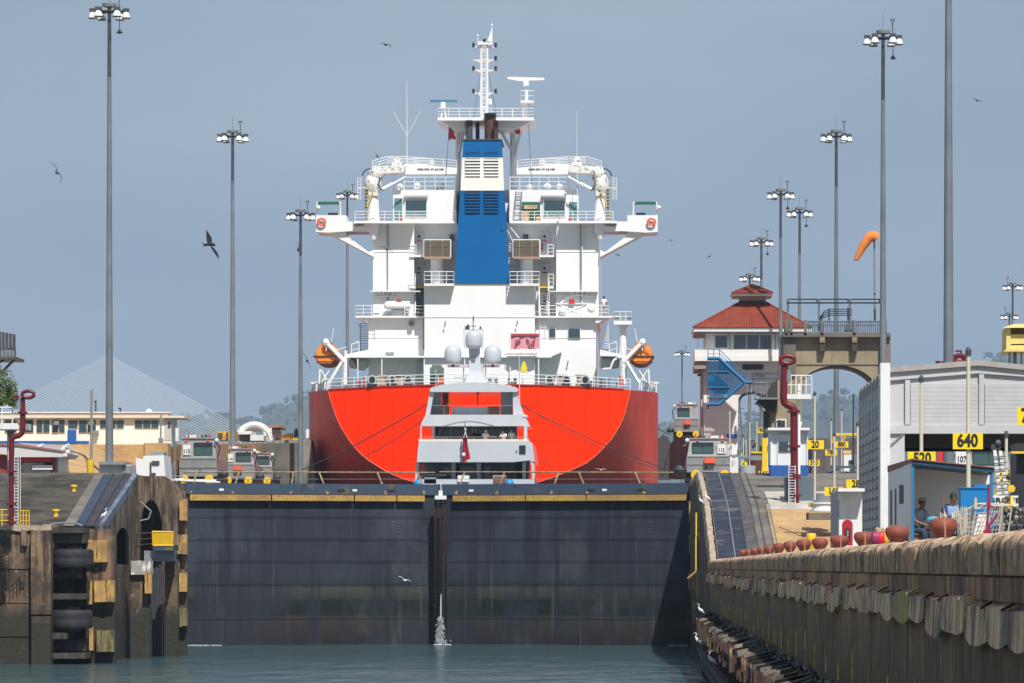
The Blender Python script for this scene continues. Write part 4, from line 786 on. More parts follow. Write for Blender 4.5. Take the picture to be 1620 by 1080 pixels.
# --- intake boxes, pedestals, platforms
for s_ in (0, 1):
    q = (lambda x: x) if not s_ else (lambda x: 1524.5-x)
    a, b_ = sorted((q(671), q(712.5)))
    mb = MB(); mb.pb(a-1, b_+1, 379, 407.5, 400.2, 403.6); part(mb, 'intake_box', WHITE, ship)
    for i in range(3):
        for j in range(2):
            xs = (a, a+10, a+29.5, b_); ys = (380, 392.5, 406); mb = MB(); mb.pb(xs[i]+.4, xs[i+1]-.4, ys[j]+.4, ys[j+1]-.4, 400.1, 400.3); part(mb, 'filter_panel', BROWN, ship)
    mb = MB(); mb.pb(a, b_, 406.8, 409.5, 399.9, 400.4); part(mb, 'rusty_sill', M('sill_rust', (.42, .26, .15), .8) if not s_ else bpy.data.materials['sill_rust'], ship)
    c = (a+b_)/2; r_ = 10.5/S(402); mb = MB(); z0 = Z(449, 402); mb.lathe((X(c, 402), 402, z0), [(r_*1.02, 0), (r_*1.02, 1.1), (r_*1.1, 1.12), (r_*1.1, 1.2), (r_, 1.22), (r_, Z(405, 402)-z0)], 20); part(mb, 'intake_trunk', WHITE, ship)
    a, b_ = sorted((q(671), q(718)))
    mb = MB(); mb.pb(a, b_, 449, 452.5, 398.8, 400); part(mb, 'intake_platform', WHITE, ship)
    mb = MB(); rail(mb, [P(a, 449, 400), P(a, 449, 398.9), P(b_, 449, 398.9), P(b_, 449, 400)], 1.05, 3, .75); part(mb, 'platform_railing', WHITE, ship)
    mb = MB(); c1 = q(652); c2 = q(671.5)
    a, b_ = sorted((q(648), q(676))); mb.pb(a, b_, 404.3, 407, 402.4, 404.6); part(mb, 'door_landing', WHITE, ship)
    a, b_ = sorted((q(649), q(658))); mb = MB(); rail(mb, [P(a, 404.5, 402.5), P(b_, 404.5, 402.5)], .95, 3, .5); part(mb, 'landing_railing', WHITE, ship)
    for (y0, y1) in ((366.5, 404), (417, 453), (468, 500)):
        a, b_ = sorted((q(654.8), q(671.2))); mb = MB(); mb.pb(a, b_, y0, y1, 404.45, 404.62); dd = part(mb, 'door', M('door_grey_white', (.62, .62, .66), .5) if y0 == 366.5 and not s_ else bpy.data.materials['door_grey_white'], ship)
        mb = MB(); c = (a+b_)/2; mb.lathe(P(c, y0+8, 404.43), [(.12, -.03), (.12, .03)], 12, 'y'); part(mb, 'porthole', NAVY, dd)
        mb = MB(); mb.pb(c-3.3, c+3.3, y0+14, y0+15.6, 404.38, 404.46); part(mb, 'name_plate', REDP if y0 < 400 else INK, dd)
    # stair flight down to the boat deck
    a, b_ = sorted((q(657), q(671.5))); mb = MB()
    for k in range(10): y = 456+k*4.6; mb.pb(a, b_, y, y+1.3, 403.9-k*.19, 404.2-k*.19)
    part(mb, 'stair_treads', GREY, ship)
    mb = MB(); mb.pb(a, b_, 453.5, 456, 403.4, 404.6); part(mb, 'yellow_step', YEL, ship)
    mb = MB()
    for x in (q(657), q(671.5)): mb.tube(P(x, 455, 403.8), P(x, 500, 401.9), .06, 5); mb.tube(P(x, 435, 403.8), P(x, 500, 401.8), .05, 5)
    part(mb, 'stair_stringer', WHITE, ship)
    a, b_ = sorted((q(649), q(657))); mb = MB(); mb.pb(a, b_, 453, 456.5, 401.9, 402.7); rail(mb, [P(a, 453, 401.9), P(b_, 453, 401.9)], 1.05, 3, .4); part(mb, 'stair_landing', WHITE, ship)
sp('small_window', [(711, 718, 371.5, 381.5, 404.4, 404.7), (827.5, 836, 371.5, 379, 404.4, 404.7)], GLASS)
sp('red_sign', [(855, 859, 386, 390, 404.3, 404.7), (855, 859, 392, 396, 404.3, 404.7)], REDP)
mb = MB()
for (a, b_) in (((807, 360), (821, 377)), ((803, 366), (812, 385)), ((717, 448), (735, 446))): mb.tube(P(*a, 402.6), P(*b_, 403.2), .05, 4)
for k in range(5): mb.tube(P(805, 386+k*3, 403), P(809, 386+k*3, 403), .04, 4)
part(mb, 'pipework', WHITE, ship)
# --- boat-deck level items
sp('deck_edge', [(561, 979, 500.2, 503, 401.2, 403)])
mb = MB(); mb.pp([(561, 501), (583, 501), (583, 511), (578, 510)], 401.4, 406); part(mb, 'platform_bracket', WHITE, ship); mb = MB(); mb.pp([(963.5, 501), (942, 501), (942, 511.5), (947, 511)], 401.4, 406); part(mb, 'platform_bracket', WHITE, ship)
mb = MB(); rail(mb, [P(562, 501, 404), P(562, 501, 400.4), P(600, 501, 400.4)], .95, 3, .8); part(mb, 'boat_deck_railing', WHITE, ship); mb = MB(); rail(mb, [P(640, 501, 401.3), P(672, 501, 401.3)], .95, 3, .8); part(mb, 'boat_deck_railing', WHITE, ship)
mb = MB(); rail(mb, [P(855, 501, 401.3), P(880, 501, 401.3)], .95, 3, .8); part(mb, 'boat_deck_railing', WHITE, ship); mb = MB(); rail(mb, [P(941, 501, 401.3), P(963, 501, 401.3), P(963, 501, 405)], .95, 3, .8); part(mb, 'boat_deck_railing', WHITE, ship)
mb = MB(); z = Z(484, 401.8); mb.tube((X(615, 401.8), 401.8, z), (X(648.5, 401.8), 401.8, z), .40, 16); mb.ball((X(614, 401.8), 401.8, z), .40, 12); part(mb, 'liferaft_canister', WHITE, ship)
sp('canister_cradle', [(619, 642, 491, 500, 401.5, 402.3), (591, 599, 495, 498, 402, 402.3)], GREY)
mb = MB(); mb.tube(P(631.5, 475, 404), P(631.5, 466, 404), .04, 4); mb.tube(P(614, 476, 404), P(614, 467, 404), .04, 4); mb.tube(P(610, 466.5, 404), P(621, 466.5, 404), .05, 4); part(mb, 'davit_arm', GREY, ship)
sp('red_fitting', [(627.5, 635, 473, 476, 401.4, 401.6)], REDP)
for (a, b_) in ((586, 665), (870, 946)):
    mb = MB(); mb.pb(a, b_, 460.5, 462, 401.8, 402.7)
    for k in range(5): x = a+8+k*7 if a < 700 else b_-8-k*8; mb.tube(P(x, 462, 402), P(x-2.5, 468, 402.5), .05, 4)
    mb.tube(P(a+6, 469, 402.4), P(a+40, 469, 402.4), .06, 5); part(mb, 'eyebrow_awning', WHITE, ship)
sp('rescue_locker', [(880, 928, 482, 500, 401.8, 402.5)])
mb = MB(); mb.tube(P(879, 481, 401.7), P(939, 481, 401.7), .05, 5); mb.path([P(884, 482, 401.7), P(927, 500, 401.7)], .03, 4); mb.path([P(927, 482, 401.7), P(884, 500, 401.7)], .03, 4); mb.ball(P(890, 493, 401.6), .36, 10); mb.ball(P(935, 490, 401.6), .36, 10); part(mb, 'liferaft_rack', WHITE, ship)
mb = MB(); mb.path([P(885, 482, 402.4), P(898, 470, 402.4), P(906, 467, 402.4), P(942, 469, 402.4)], .08, 6); mb.tube(P(921, 352, 402.4), P(921, 480, 402.4), .05, 5); part(mb, 'cable_tray', WHITE, ship)
sp('fire_sign', [(900, 909, 473.5, 481, 401.5, 401.6)], REDP)
for (a, b_, y0, y1) in ((869, 878.5, 520, 533.5), (899.5, 917.5, 520, 534.5)):
    mb = MB(); mb.pb(a-.9, b_+.9, y0-.9, y1+.9, 401.88, 402.02); f = part(mb, 'window_frame', WHITE2, ship); mb = MB(); mb.pb(a, b_, y0, y1, 401.8, 401.9); part(mb, 'pane', GLASS, f)
mb = MB(); mb.lathe(P(650.5, 511.5, 401.6), [(.21, -.25), (.24, -.2), (.24, .3)], 14, 'y'); part(mb, 'vent_mouth', DKGREY, ship)
for (x, y) in ((704, 513), (818, 512), (602, 566), (632, 568), (898, 574)):
    mb = MB(); mb.tube(P(x+1, y-5, 399.3 if 672 < x < 846 else 401.4), P(x-1, y+5, 399.8 if 672 < x < 846 else 401.9), .07, 5); part(mb, 'lamp_bracket', WHITE2, ship)
mb = MB(); ladder(mb, P(859, 555, 401.7), P(859, 505, 401.7), (.5, 0, 0), 13, .03); part(mb, 'wall_ladder', WHITE, ship)
# canopy over the mooring deck
sp('canopy', [(545, 872, 562, 564.5, 399.6, 402)])
mb = MB(); mb.pp([(846, 556), (888, 554), (888, 556), (872, 563), (846, 564)], 399.8, 402); part(mb, 'canopy_wing', WHITE, ship)
mb = MB()
for x in (566, 604, 671, 735, 770, 807, 852): mb.tube(P(x, 564, 399.7), P(x, 610, 399.7), .06, 5)
mb.tube(P(545, 564, 399.6), P(870, 564, 399.6), .06, 5); part(mb, 'canopy_posts', WHITE, ship)
mb = MB(); ladder(mb, P(603, 610, 397), P(603, 564, 397), (0.5, 0, 0), 8, .03) if False else mb.pb(610, 616, 556, 562, 401.7, 402); mb.pb(617, 623, 556, 561, 401.7, 402); part(mb, 'notice_board', GREY, ship)
sp('doorway_recess', [(659, 671, 572, 605, 401.5, 402.1), (756, 766, 575, 606, 399.9, 400.2)], M('shaded_door', (.55, .58, .60), .6))
mb = MB(); mb.pb(680, 701, 580, 606, 396, 398); mb.pb(683, 698, 576, 580, 396.2, 397.8); w_ = part(mb, 'mooring_winch', M('machinery_grey_green', (.12, .16, .14), .6), ship); 
mb = MB(); mb.pb(682, 699, 591, 604, 395.8, 396); part(mb, 'winch_opening', DARK, w_)
mb = MB(); mb.lathe(P(697.5, 601, 395.6), [(.26, 0), (.26, .4)], 12, 'y'); part(mb, 'winch_drum', REDBOX, w_)
FAIR = M('fairlead_grey', (.42, .46, .45), .5)
for x in (589, 620, 646, 869.5, 896, 926):
    mb = MB(); z0 = Z(609.5, 389.5); xx = X(x, 389.5); mb.box(xx-.41, xx+.41, 389.4, 389.9, z0, z0+.25); mb.lathe((xx, 389.3, z0+.55), [(.40, 0), (.40, .5)], 20, 'y'); mb.box(xx-.40, xx+.40, 389.35, 389.8, z0+.2, z0+.55); f = part(mb, 'fairlead', FAIR, ship)
    mb = MB(); mb.lathe((xx, 389.24, z0+.55), [(.27, 0), (.27, .05)], 16, 'y'); part(mb, 'fairlead_hole', DARK, f)
    mb = MB(); mb.box(xx-.42, xx+.42, 389.25, 389.95, z0-.1, z0+.16); part(mb, 'fairlead_base', NAVY, f)
for x in (603, 632, 888, 919):
    mb = MB(); mb.lathe(P(x, 609, 394), [(.48, 0), (.50, .1), (.38, .15), (.38, .8), (.5, .85), (.5, .95)], 16); part(mb, 'rope_drum', TAN, ship)
mb = MB(); rr = random.Random(3)
for k in range(26):
    x = rr.choice([rr.uniform(560, 590), rr.uniform(735, 850), rr.uniform(930, 985)]); mb.pb(x, x+rr.uniform(1.5, 5), 609-rr.uniform(5, 14), 610, 393.5+rr.random(), 395)
part(mb, 'deck_machinery', M('machinery_dark_green', (.05, .10, .08), .6), ship, kind='stuff')
mb = MB()
for (x, y0) in ((574, 595), (566, 600), (738, 592), (735, 597), (979, 594), (984, 597)): mb.pb(x, x+2.6, y0, 608, 393.6, 394.2)
part(mb, 'red_valve', REDP, ship)
mb = MB()
for x in range(541, 1000, 19):
    if 650 < x < 820 and False: continue
    mb.tube(P(x, topy(x)+.5, bulge(x)), P(x, topy(x)-17, bulge(x)), .035, 4)
for h_ in (17, 11.5, 6): mb.path([P(x, topy(x)-h_, bulge(x)) for x in range(522, 1000, 17)], .033, 4)
part(mb, 'stern_railing', WHITE, ship)
for s_ in (0, 1):
    q = (lambda x: x) if not s_ else (lambda x: 1532-x)
    mb = MB()
    for k in range(9): x = q(494+k*3.3); y = 620.5-k*.6; mb.tube(P(x, y, 414-k*2.3), P(x+.6, y-16-rr.uniform(0, 3), 414-k*2.3), .075, 5)
    mb.lathe(P(q(495), 606, 411), [(.34, 0), (.34, .14), (.15, .16)], 10); mb.path([P(q(494), 607, 411), P(q(520), 600, 396)], .06, 5); part(mb, 'bulwark_stanchions', WHITE, ship)
    mb = MB(); ladder(mb, P(q(577), 561, 405), P(q(577), 511, 405), (.8, 0, 0), 15, .035); part(mb, 'side_ladder', GREY if not s_ else WHITE, ship)
    mb = MB(); mb.pp([(q(x), y) for x, y in ((546, 560), (583, 552), (583, 562), (546, 563))], 400, 404); part(mb, 'davit_platform', WHITE, ship)
    mb = MB(); z = Z(573, 402); mb.lathe((X(q(568), 402), 402, z), [(.2, -.9), (.5, -.75), (.55, 0), (.5, .75), (.2, .9)], 12, 'x'); part(mb, 'vent_drum', M('drum_grey_white', (.55, .57, .56), .6) if not s_ else bpy.data.materials['drum_grey_white'], ship)
    mb = MB(); mb.pipe([P(q(556), 566, 400), P(q(560), 568, 400), P(q(564), 575, 400), P(q(566), 582, 400), P(q(578), 583, 400)], .11, 8); part(mb, 'bent_duct', DKGREY if not s_ else WHITE, ship)
    # davit frame
    mb = MB()
    for (a, b_, r_) in (((515.5, 540.5), (546, 572), .20), ((546, 572), (545, 607), .16), ((521, 605), (543, 568), .16), ((505, 606), (506, 583), .10), ((547, 607), (547, 553), .13), ((520, 607), (508, 584), .07), ((521, 585), (509, 604), .07), ((544, 566), (556, 563), .14), ((526, 555), (548, 548), .04)):
        mb.tube(P(q(a[0]), a[1], 399), P(q(b_[0]), b_[1], 399), r_, 6)
    mb.ball(P(q(515.5), 541, 399), .30, 8); mb.tube(P(q(524), 541, 399), P(q(528), 520, 399), .035, 5); mb.tube(P(q(516), 541, 399), P(q(516), 554, 399), .05, 5); part(mb, 'lifeboat_davit', WHITE, ship)
    if s_:
        mb = MB(); mb.pb(971, 999.5, 508, 514, 399.5, 401.5); part(mb, 'lamp_platform', WHITE, ship)
        mb = MB(); mb.tube(P(985.5, 607, 400.5), P(985.5, 513, 400.5), .33, 10); mb.tube(P(979, 515, 400.5), P(985, 527, 400.5), .12, 6); mb.tube(P(992, 515, 400.5), P(986, 527, 400.5), .12, 6); part(mb, 'lamp_column', WHITE, ship)
        mb = MB(); rail(mb, [P(972, 509, 399.6), P(999, 509, 399.6), P(999, 509, 401.4), P(972, 509, 401.4), P(972, 509, 399.6)], .85, 2, .5); part(mb, 'lamp_platform_railing', WHITE, ship)
        for x in (976, 995): mb = MB(); mb.pb(x-3.4, x+3.4, 502, 508, 399.7, 400.1); part(mb, 'floodlight', GREY, ship)
    mb = MB(); a, b_ = sorted((q(556), q(568))); rail(mb, [P(a, 563, 400.5), P(b_, 560, 400.5)], 1.1, 2, .6); part(mb, 'davit_railing', WHITE, ship)
    # lifeboat: its own thing, hanging from the davit
    lb = thing('lifeboat', 'orange enclosed lifeboat hanging from the davit at the ship\'s %s' % ('left side' if not s_ else 'right side'), 'lifeboat', P(q(517.5), 579, 399.5), 'lifeboats of the cargo ship')
    c = P(q(517.5), 562.5, 401); 
    def body(t0, t1, nm, mt, R0=1.06):
        mb = MB(); NL = 8; K = 20
        for i in range(NL+1):
            yv = i/NL; fade = sqrt(max(.02, 1-(2*yv-1)**4))
            if i == 0: fade = .80
            for k in range(K):
                a = 2*pi*k/K; x_ = cos(a)*(abs(cos(a))**-.35 if abs(cos(a)) > .01 else 1); z_ = sin(a)
                rx = 1.10; rz_ = 1.05 if z_ > 0 else .95
                xx = max(-1, min(1, x_))*rx*fade; zz = z_*rz_*fade*(1.0)
                zz = min(max(zz, t0), t1); mb.v.append((c.x+xx*(1.0 if zz > -.2 else 1+.5*(zz+.2)*.5), c.y-1.6+yv*6.5, c.z+zz))
        for i in range(NL):
            for k in range(K): mb.f.append((i*K+k, i*K+(k+1) % K, (i+1)*K+(k+1) % K, (i+1)*K+k))
        mb.f += [tuple(range(K))[::-1], tuple(range(NL*K, NL*K+K))]; mb.sm = True; return part(mb, nm, mt, lb)
    body(-.55, 1.2, 'canopy', LBOAT); body(-1.2, -.5, 'keel', LBOATD)
    mb = MB(); mb.box(c.x-1.15, c.x+1.15, c.y-1.72, c.y+4.6, c.z-.12, c.z-.04); part(mb, 'rubbing_strake', NAVY, lb)
    mb = MB(); mb.box(c.x-.45, c.x+.45, c.y-.9, c.y+.6, c.z+.85, c.z+1.22); part(mb, 'conning_hatch', LBOATD, lb)
    mb = MB(); mb.lathe((c.x+.05, c.y-1.68, c.z-.85), [(.16, -.04), (.16, .1)], 12, 'y'); part(mb, 'propeller_ring', NAVY, lb)
    mb = MB(); mb.prism([(c.x-.2, c.y-1.66, c.z+.6), (c.x+.0, c.y-1.66, c.z+.75), (c.x+.75, c.y-1.66, c.z+.12), (c.x+.55, c.y-1.66, c.z+.05)], (0, .1, 0)); part(mb, 'stern_panel', LBOATD, lb)
    # life ring on the wing end
    mb = MB(); cc = P(q(508.5) if not s_ else 1030.5, 351.5, 401.35); R_ = .34
    for k in range(20):
        a0, a1 = 2*pi*k/20, 2*pi*(k+1)/20; mb.tube(cc+Vector((R_*cos(a0), 0, R_*.85*sin(a0))), cc+Vector((R_*cos(a1), 0, R_*.85*sin(a1))), .10, 6)
    solo(mb, 'life_ring', REDBOX, 'orange life ring on the outer end of the %s bridge wing' % ('left' if not s_ else 'right'), 'life ring', 'life rings on the bridge wings')
# banner, flags, gear
t = thing('banner', 'pink safety banner on the railing at the stern house', 'banner', P(830, 551, 398.4))
mb = MB()
mb.grid(lambda u, v: P(808+45*u, 529+22*v+.5*sin(u*11), 398.6+.06*sin(u*17+v*3)), 14, 3); part(mb, 'cloth', PINK, t)
mb = MB(); mb.pb(808, 853, 528.5, 531.5, 398.45, 398.52); part(mb, 'red_border', M('banner_red', (.42, .05, .07), .8), t)
mb = MB()
for a, b_ in (((815, 548), (817, 538)), ((817, 543), (824, 536)), ((833, 536), (840, 546)), ((840, 546), (843, 540)), ((844, 548), (846, 536))): mb.tube(P(*a, 398.42), P(*b_, 398.42), .06, 4)
part(mb, 'painted_strokes', M('banner_ink', (.30, .06, .10), .8), t)
mb = MB(); mb.path([P(806, 552, 398.7), P(806, 527, 398.7), P(854, 527, 398.7), P(854, 552, 398.7)], .035, 4); mb.tube(P(806, 541, 398.7), P(854, 541, 398.7), .025, 4); part(mb, 'frame', WHITE, t)
def flag(pts, d, mat, lab, nm='flag'):
    mb = MB(); mb.pp(pts, d, d+.05); return solo(mb, nm, mat, lab, 'flag')
FR = M('flag_red', (.62, .02, .04), .7)
flag([(711.5, 197), (719, 207), (718, 213), (722, 219), (718, 222), (715, 219), (711, 223), (709, 216)], 404, FR, 'red flag hanging left of the funnel under the mast deck')
flag([(812, 207), (816, 203), (823, 202), (822, 207), (824, 210), (818, 214), (815, 209)], 404, FR, 'small red flag fluttering right of the funnel under the mast deck')
mb = MB(); mb.pp([(823, 588), (825, 577), (828, 570), (831, 572), (834, 580), (833, 588)], 396, 396.6); solo(mb, 'hanging_bag', M('oilskin_yellow', (.78, .62, .03), .7, blotch=((.55, .40, .03), .7, 4, .5, .6)), 'yellow oilskin hanging under the canopy right of the yacht mast', 'oilskin')
# ================================================================ people
def chain(name, verts, edges, radii, mat, parent, sub=1):
    me = bpy.data.meshes.new(name); me.from_pydata(verts, edges, []); me.materials.append(mat)
    o = bpy.data.objects.new(name, me); COL.objects.link(o); o.parent = parent
    sk = o.modifiers.new('skin', 'SKIN'); sk.use_smooth_shade = True
    if not me.skin_vertices: me.skin_vertices.new()
    for i, r_ in enumerate(radii):
        s_ = me.skin_vertices[0].data[i]; s_.radius = (r_, r_) if not isinstance(r_, tuple) else r_; s_.use_root = (i == 0)
    ss = o.modifiers.new('sub', 'SUBSURF'); ss.levels = sub; ss.render_levels = sub
    return o
def person(loc, label, pose, shirt=SHIRTW, pants=KHAKI, skin=SKIN, hair=HAIR, rot=0, hat=None, fine=False, group=None, glasses=False):
    """pose: joint dictionary in metres, facing -Y, feet at z=0"""
    root = thing('person', label, 'person', loc, group); root.rotation_euler = (0, 0, rot)
    J = dict(pel=(0, 0, .95), waist=(0, 0, 1.12), chest=(0, 0, 1.36), neck=(0, 0, 1.50), head=(0, -.01, 1.66),
             shl=(-.18, 0, 1.43), shr=(.18, 0, 1.43), ell=(-.24, .02, 1.15), elr=(.24, .02, 1.15), wrl=(-.25, -.06, .90), wrr=(.25, -.06, .90),
             hpl=(-.09, 0, .90), hpr=(.09, 0, .90), knl=(-.10, -.02, .50), knr=(.10, -.02, .50), anl=(-.10, .02, .09), anr=(.10, .02, .09))
    J.update(pose); V = {k: Vector(v) for k, v in J.items()}
    names = ['pel', 'waist', 'chest', 'neck', 'shl', 'ell', 'wrl', 'shr', 'elr', 'wrr', 'hpl', 'knl', 'anl', 'hpr', 'knr', 'anr']
    R_ = dict(pel=.115, waist=.11, chest=.125, neck=.055, shl=.06, ell=.042, wrl=.028, shr=.06, elr=.042, wrr=.028, hpl=.085, knl=.058, anl=.042, hpr=.085, knr=.058, anr=.042)
    E = [('pel', 'waist'), ('waist', 'chest'), ('chest', 'neck'), ('chest', 'shl'), ('shl', 'ell'), ('ell', 'wrl'), ('chest', 'shr'), ('shr', 'elr'), ('elr', 'wrr'), ('pel', 'hpl'), ('hpl', 'knl'), ('knl', 'anl'), ('pel', 'hpr'), ('hpr', 'knr'), ('knr', 'anr')]
    vs_ = [V[n] for n in names]; rd = [R_[n] for n in names]; ed = [(names.index(a), names.index(b_)) for a, b_ in E]
    hd = V['head']; nk = names.index('neck')
    vs_ += [hd+Vector((0, -.015, -.09)), hd+Vector((0, 0, .03)), hd+Vector((0, .005, .09))]; rd += [.062, .088, .062]; b0 = len(names); ed += [(nk, b0), (b0, b0+1), (b0+1, b0+2)]
    for sd_ in ('l', 'r'):
        an = V['an'+sd_]; vs_ += [an+Vector((0, -.07, -.05)), an+Vector((0, -.17, -.06))]; rd += [.04, .032]; k = len(vs_); ed += [(names.index('an'+sd_), k-2), (k-2, k-1)]
        wr = V['wr'+sd_]; el = V['el'+sd_]; ax = (wr-el).normalized(); sx = Vector((1, 0, 0)) if abs(ax.x) < .8 else Vector((0, 1, 0)); sx = (sx-ax*sx.dot(ax)).normalized()
        pm = wr+ax*.06; vs_.append(pm); rd.append(.03); k = len(vs_)-1; ed.append((names.index('wr'+sd_), k))
        if fine:
            for i, ln in enumerate((.065, .078, .072, .055)):
                fv = pm+sx*(i-1.5)*.019+ax*ln*.6; fe = pm+sx*(i-1.5)*.022+ax*ln+Vector((0, -.012, 0)); vs_ += [fv, fe]; rd += [.009, .007]; m_ = len(vs_); ed += [(k, m_-2), (m_-2, m_-1)]
            sg = 1 if sd_ == 'l' else -1; tv = wr+ax*.03+sx*sg*.035; te = wr+ax*.07+sx*sg*.055; vs_ += [tv, te]; rd += [.011, .008]; m_ = len(vs_); ed += [(k, m_-2), (m_-2, m_-1)]
    chain('body', [tuple(v) for v in vs_], ed, rd, skin, root, 2 if fine else 1)
    g = 1.16
    sv = ['waist', 'pel', 'chest', 'neck', 'shl', 'shr']; pts = [V[n] for n in sv]; pts[1] = V['waist'].lerp(V['pel'], .8); pts[3] = V['neck']-Vector((0, 0, .045)); pts += [V['shl'].lerp(V['ell'], .85), V['shr'].lerp(V['elr'], .85)]
    chain('shirt', [tuple(p) for p in pts], [(0, 1), (0, 2), (2, 3), (2, 4), (2, 5), (4, 6), (5, 7)], [.155, .16, .180, .082, .10, .10, .078, .078], shirt, root)
    pv = [V['pel'], V['hpl'], V['knl'], V['knl'].lerp(V['anl'], .93), V['hpr'], V['knr'], V['knr'].lerp(V['anr'], .93)]
    chain('trousers', [tuple(p) for p in pv], [(0, 1), (1, 2), (2, 3), (0, 4), (4, 5), (5, 6)], [.15, .118, .09, .078, .118, .09, .078], pants, root)
    rl = rootloc(root)
    mb = MB(); mb.ball(rl+hd+Vector((0, .022, .055)), .098, 12, (.92, 1.0, .95)); part(mb, 'hair', hair, root)
    mb = MB(); mb.add([rl+hd+Vector(p) for p in ((-.012, -.085, .03), (.012, -.085, .03), (.018, -.088, -.02), (-.018, -.088, -.02), (0, -.115, -.015))], [(0, 1, 4), (1, 2, 4), (2, 3, 4), (3, 0, 4)]); part(mb, 'nose', skin, root)
    mb = MB()
    for s_ in (-1, 1): mb.ball(rl+hd+Vector((.092*s_, .01, 0)), .022, 6, (.4, 1, 1.2))
    part(mb, 'ear', skin, root)
    mb = MB()
    if glasses:
        for s_ in (-1, 1): mb.ball(rl+hd+Vector((.034*s_, -.086, .028)), .027, 8, (1.1, .3, .75)); mb.tube(rl+hd+Vector((.055*s_, -.08, .03)), rl+hd+Vector((.092*s_, .01, .03)), .005, 4)
        part(mb, 'sunglasses', INK, root)
    else:
        for s_ in (-1, 1): mb.ball(rl+hd+Vector((.032*s_, -.086, .03)), .011, 6)
        part(mb, 'eyes', INK, root)
    mb = MB(); mb.box(rl.x+hd.x-.022, rl.x+hd.x+.022, rl.y+hd.y-.092, rl.y+hd.y-.08, rl.z+hd.z-.052, rl.z+hd.z-.044); part(mb, 'mouth', M('lips', (.25, .07, .06), .6) if 'lips' not in bpy.data.materials else bpy.data.materials['lips'], root)
    if hat:
        mb = MB(); mb.lathe(rl+hd+Vector((0, 0, .07)), [(.155, 0), (.152, .012), (.10, .018), (.098, .06), (.06, .085)], 14); part(mb, 'hat', hat, root)
    return root
STAND = {}
LEAN = dict(waist=(0, -.02, 1.1), chest=(0, -.12, 1.30), neck=(0, -.18, 1.42), head=(0, -.24, 1.56), shl=(-.18, -.14, 1.38), shr=(.18, -.14, 1.38), ell=(-.25, -.28, 1.14), elr=(.25, -.28, 1.14), wrl=(-.14, -.48, 1.10), wrr=(.14, -.48, 1.10))
ARM = dict(ell=(-.28, .05, 1.17), elr=(.32, .0, 1.2), wrr=(.30, -.24, 1.22), wrl=(-.2, -.2, .98))
person(P(955.5, 500.5, 403.2), 'crew member in pale shirt at the boat deck railing of the red ship', ARM, SHIRTW, KHAKI, SKIN, rot=pi-.5)

# ================================================================ white motor yacht lying between gate and ship
YM = YACHT
ya = thing('motor_yacht', 'white multi-deck motor yacht lying stern-on between the lock gate and the red ship', 'yacht', (X(755, 348), 346, 8.6))
def yp(name, lst, mat=YM, **k):
    for q in lst: mb = MB(); mb.pb(*q); o = part(mb, name, mat, ya, **k)
    return o
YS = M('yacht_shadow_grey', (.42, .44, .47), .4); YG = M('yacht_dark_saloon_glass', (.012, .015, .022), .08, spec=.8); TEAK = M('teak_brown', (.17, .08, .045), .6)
def hull_y(u, v): # side skin
    x0, x1 = 656, 845; return 0
mb = MB(); mb.pp([(656, 757), (845, 757), (846, 775), (843, 790), (663, 790), (655, 775)], 346, 378); part(mb, 'hull', YM, ya)
yp('swim_deck_bulwark', [(690, 780, 757.5, 766, 345.2, 346)])
yp('cushion_box', [(724, 742, 751, 761, 345.0, 345.8)], WHITE2)
for (x, lab) in ((661.5, 'left'), (806, 'right')):
    mb = MB(); mb.ball(P(x, 764, 345), .36, 14, (1, 1, .95)); solo(mb, 'fender_ball', M('ball_blue', (.01, .25, .62), .35) if lab == 'left' else bpy.data.materials['ball_blue'], 'blue inflated fender ball at the %s corner of the yacht stern' % lab, 'fender ball', 'blue fender balls on the yacht')
# lower aft deck: shaded recess with pillars
yp('lower_saloon_wall', [(667, 838, 729, 758, 353, 354)], YS)
yp('saloon_door', [(701, 714, 733, 757, 352.8, 353.1), (722, 752, 731, 757, 352.8, 353.1), (764, 776, 731, 757, 352.8, 353.1), (814, 834, 731, 757, 352.8, 353.1)], YG)
yp('pillar', [(714.5, 720.5, 728, 757, 348.5, 349.2), (754, 760.5, 728, 757, 348.5, 349.2), (826.5, 832, 728, 757, 347.5, 348.4)])
mb = MB(); mb.pp([(659, 729), (664, 729), (658.5, 766), (655.5, 766)], 346.2, 352); part(mb, 'side_wing', YM, ya); mb = MB(); mb.pp([(840, 728), (845, 733), (846, 766), (843, 766)], 346.2, 352); part(mb, 'side_wing', YM, ya)
yp('deck_sofa', [(671, 690, 754, 764, 346, 347)], GREY); yp('round_table', [(668, 706, 749, 752, 348, 350), (780, 800, 751, 765, 346, 347)], TEAK if False else M('tender_cover', (.50, .52, .52), .6)); yp('teak_cabinet', [(781, 801, 752, 764, 345.6, 346)], TEAK)
yp('doorway_orange_panel', [(660.5, 671, 733, 748, 346.6, 346.7)], M('orange_buoy', (.75, .08, .02), .5))  # opaque orange panel at the left end of the lower deck opening
# bridge-deck fascia (large)
mb = MB()
mb.pp([(663, 697), (836, 697), (840, 705), (838, 727), (812, 730), (659.5, 730), (661, 712)], 345.6, 354); part(mb, 'main_fascia', YM, ya)
mb = MB(); mb.pp([(836, 697), (842, 700), (846, 730), (838, 727.5)], 346.2, 360); part(mb, 'fascia_side', YM, ya)
for k in range(5): mb = MB(); mb.pb(821.5, 831.5, 703.5+k*2.7, 705.3+k*2.7, 345.5, 345.62); part(mb, 'vent_slat', YG, ya)
yp('nameplate', [(816, 818.5, 711, 713.5, 345.5, 345.62)], GREY)
yp('deck_line', [(662, 836, 693.5, 697, 345.7, 354)], CREAM)
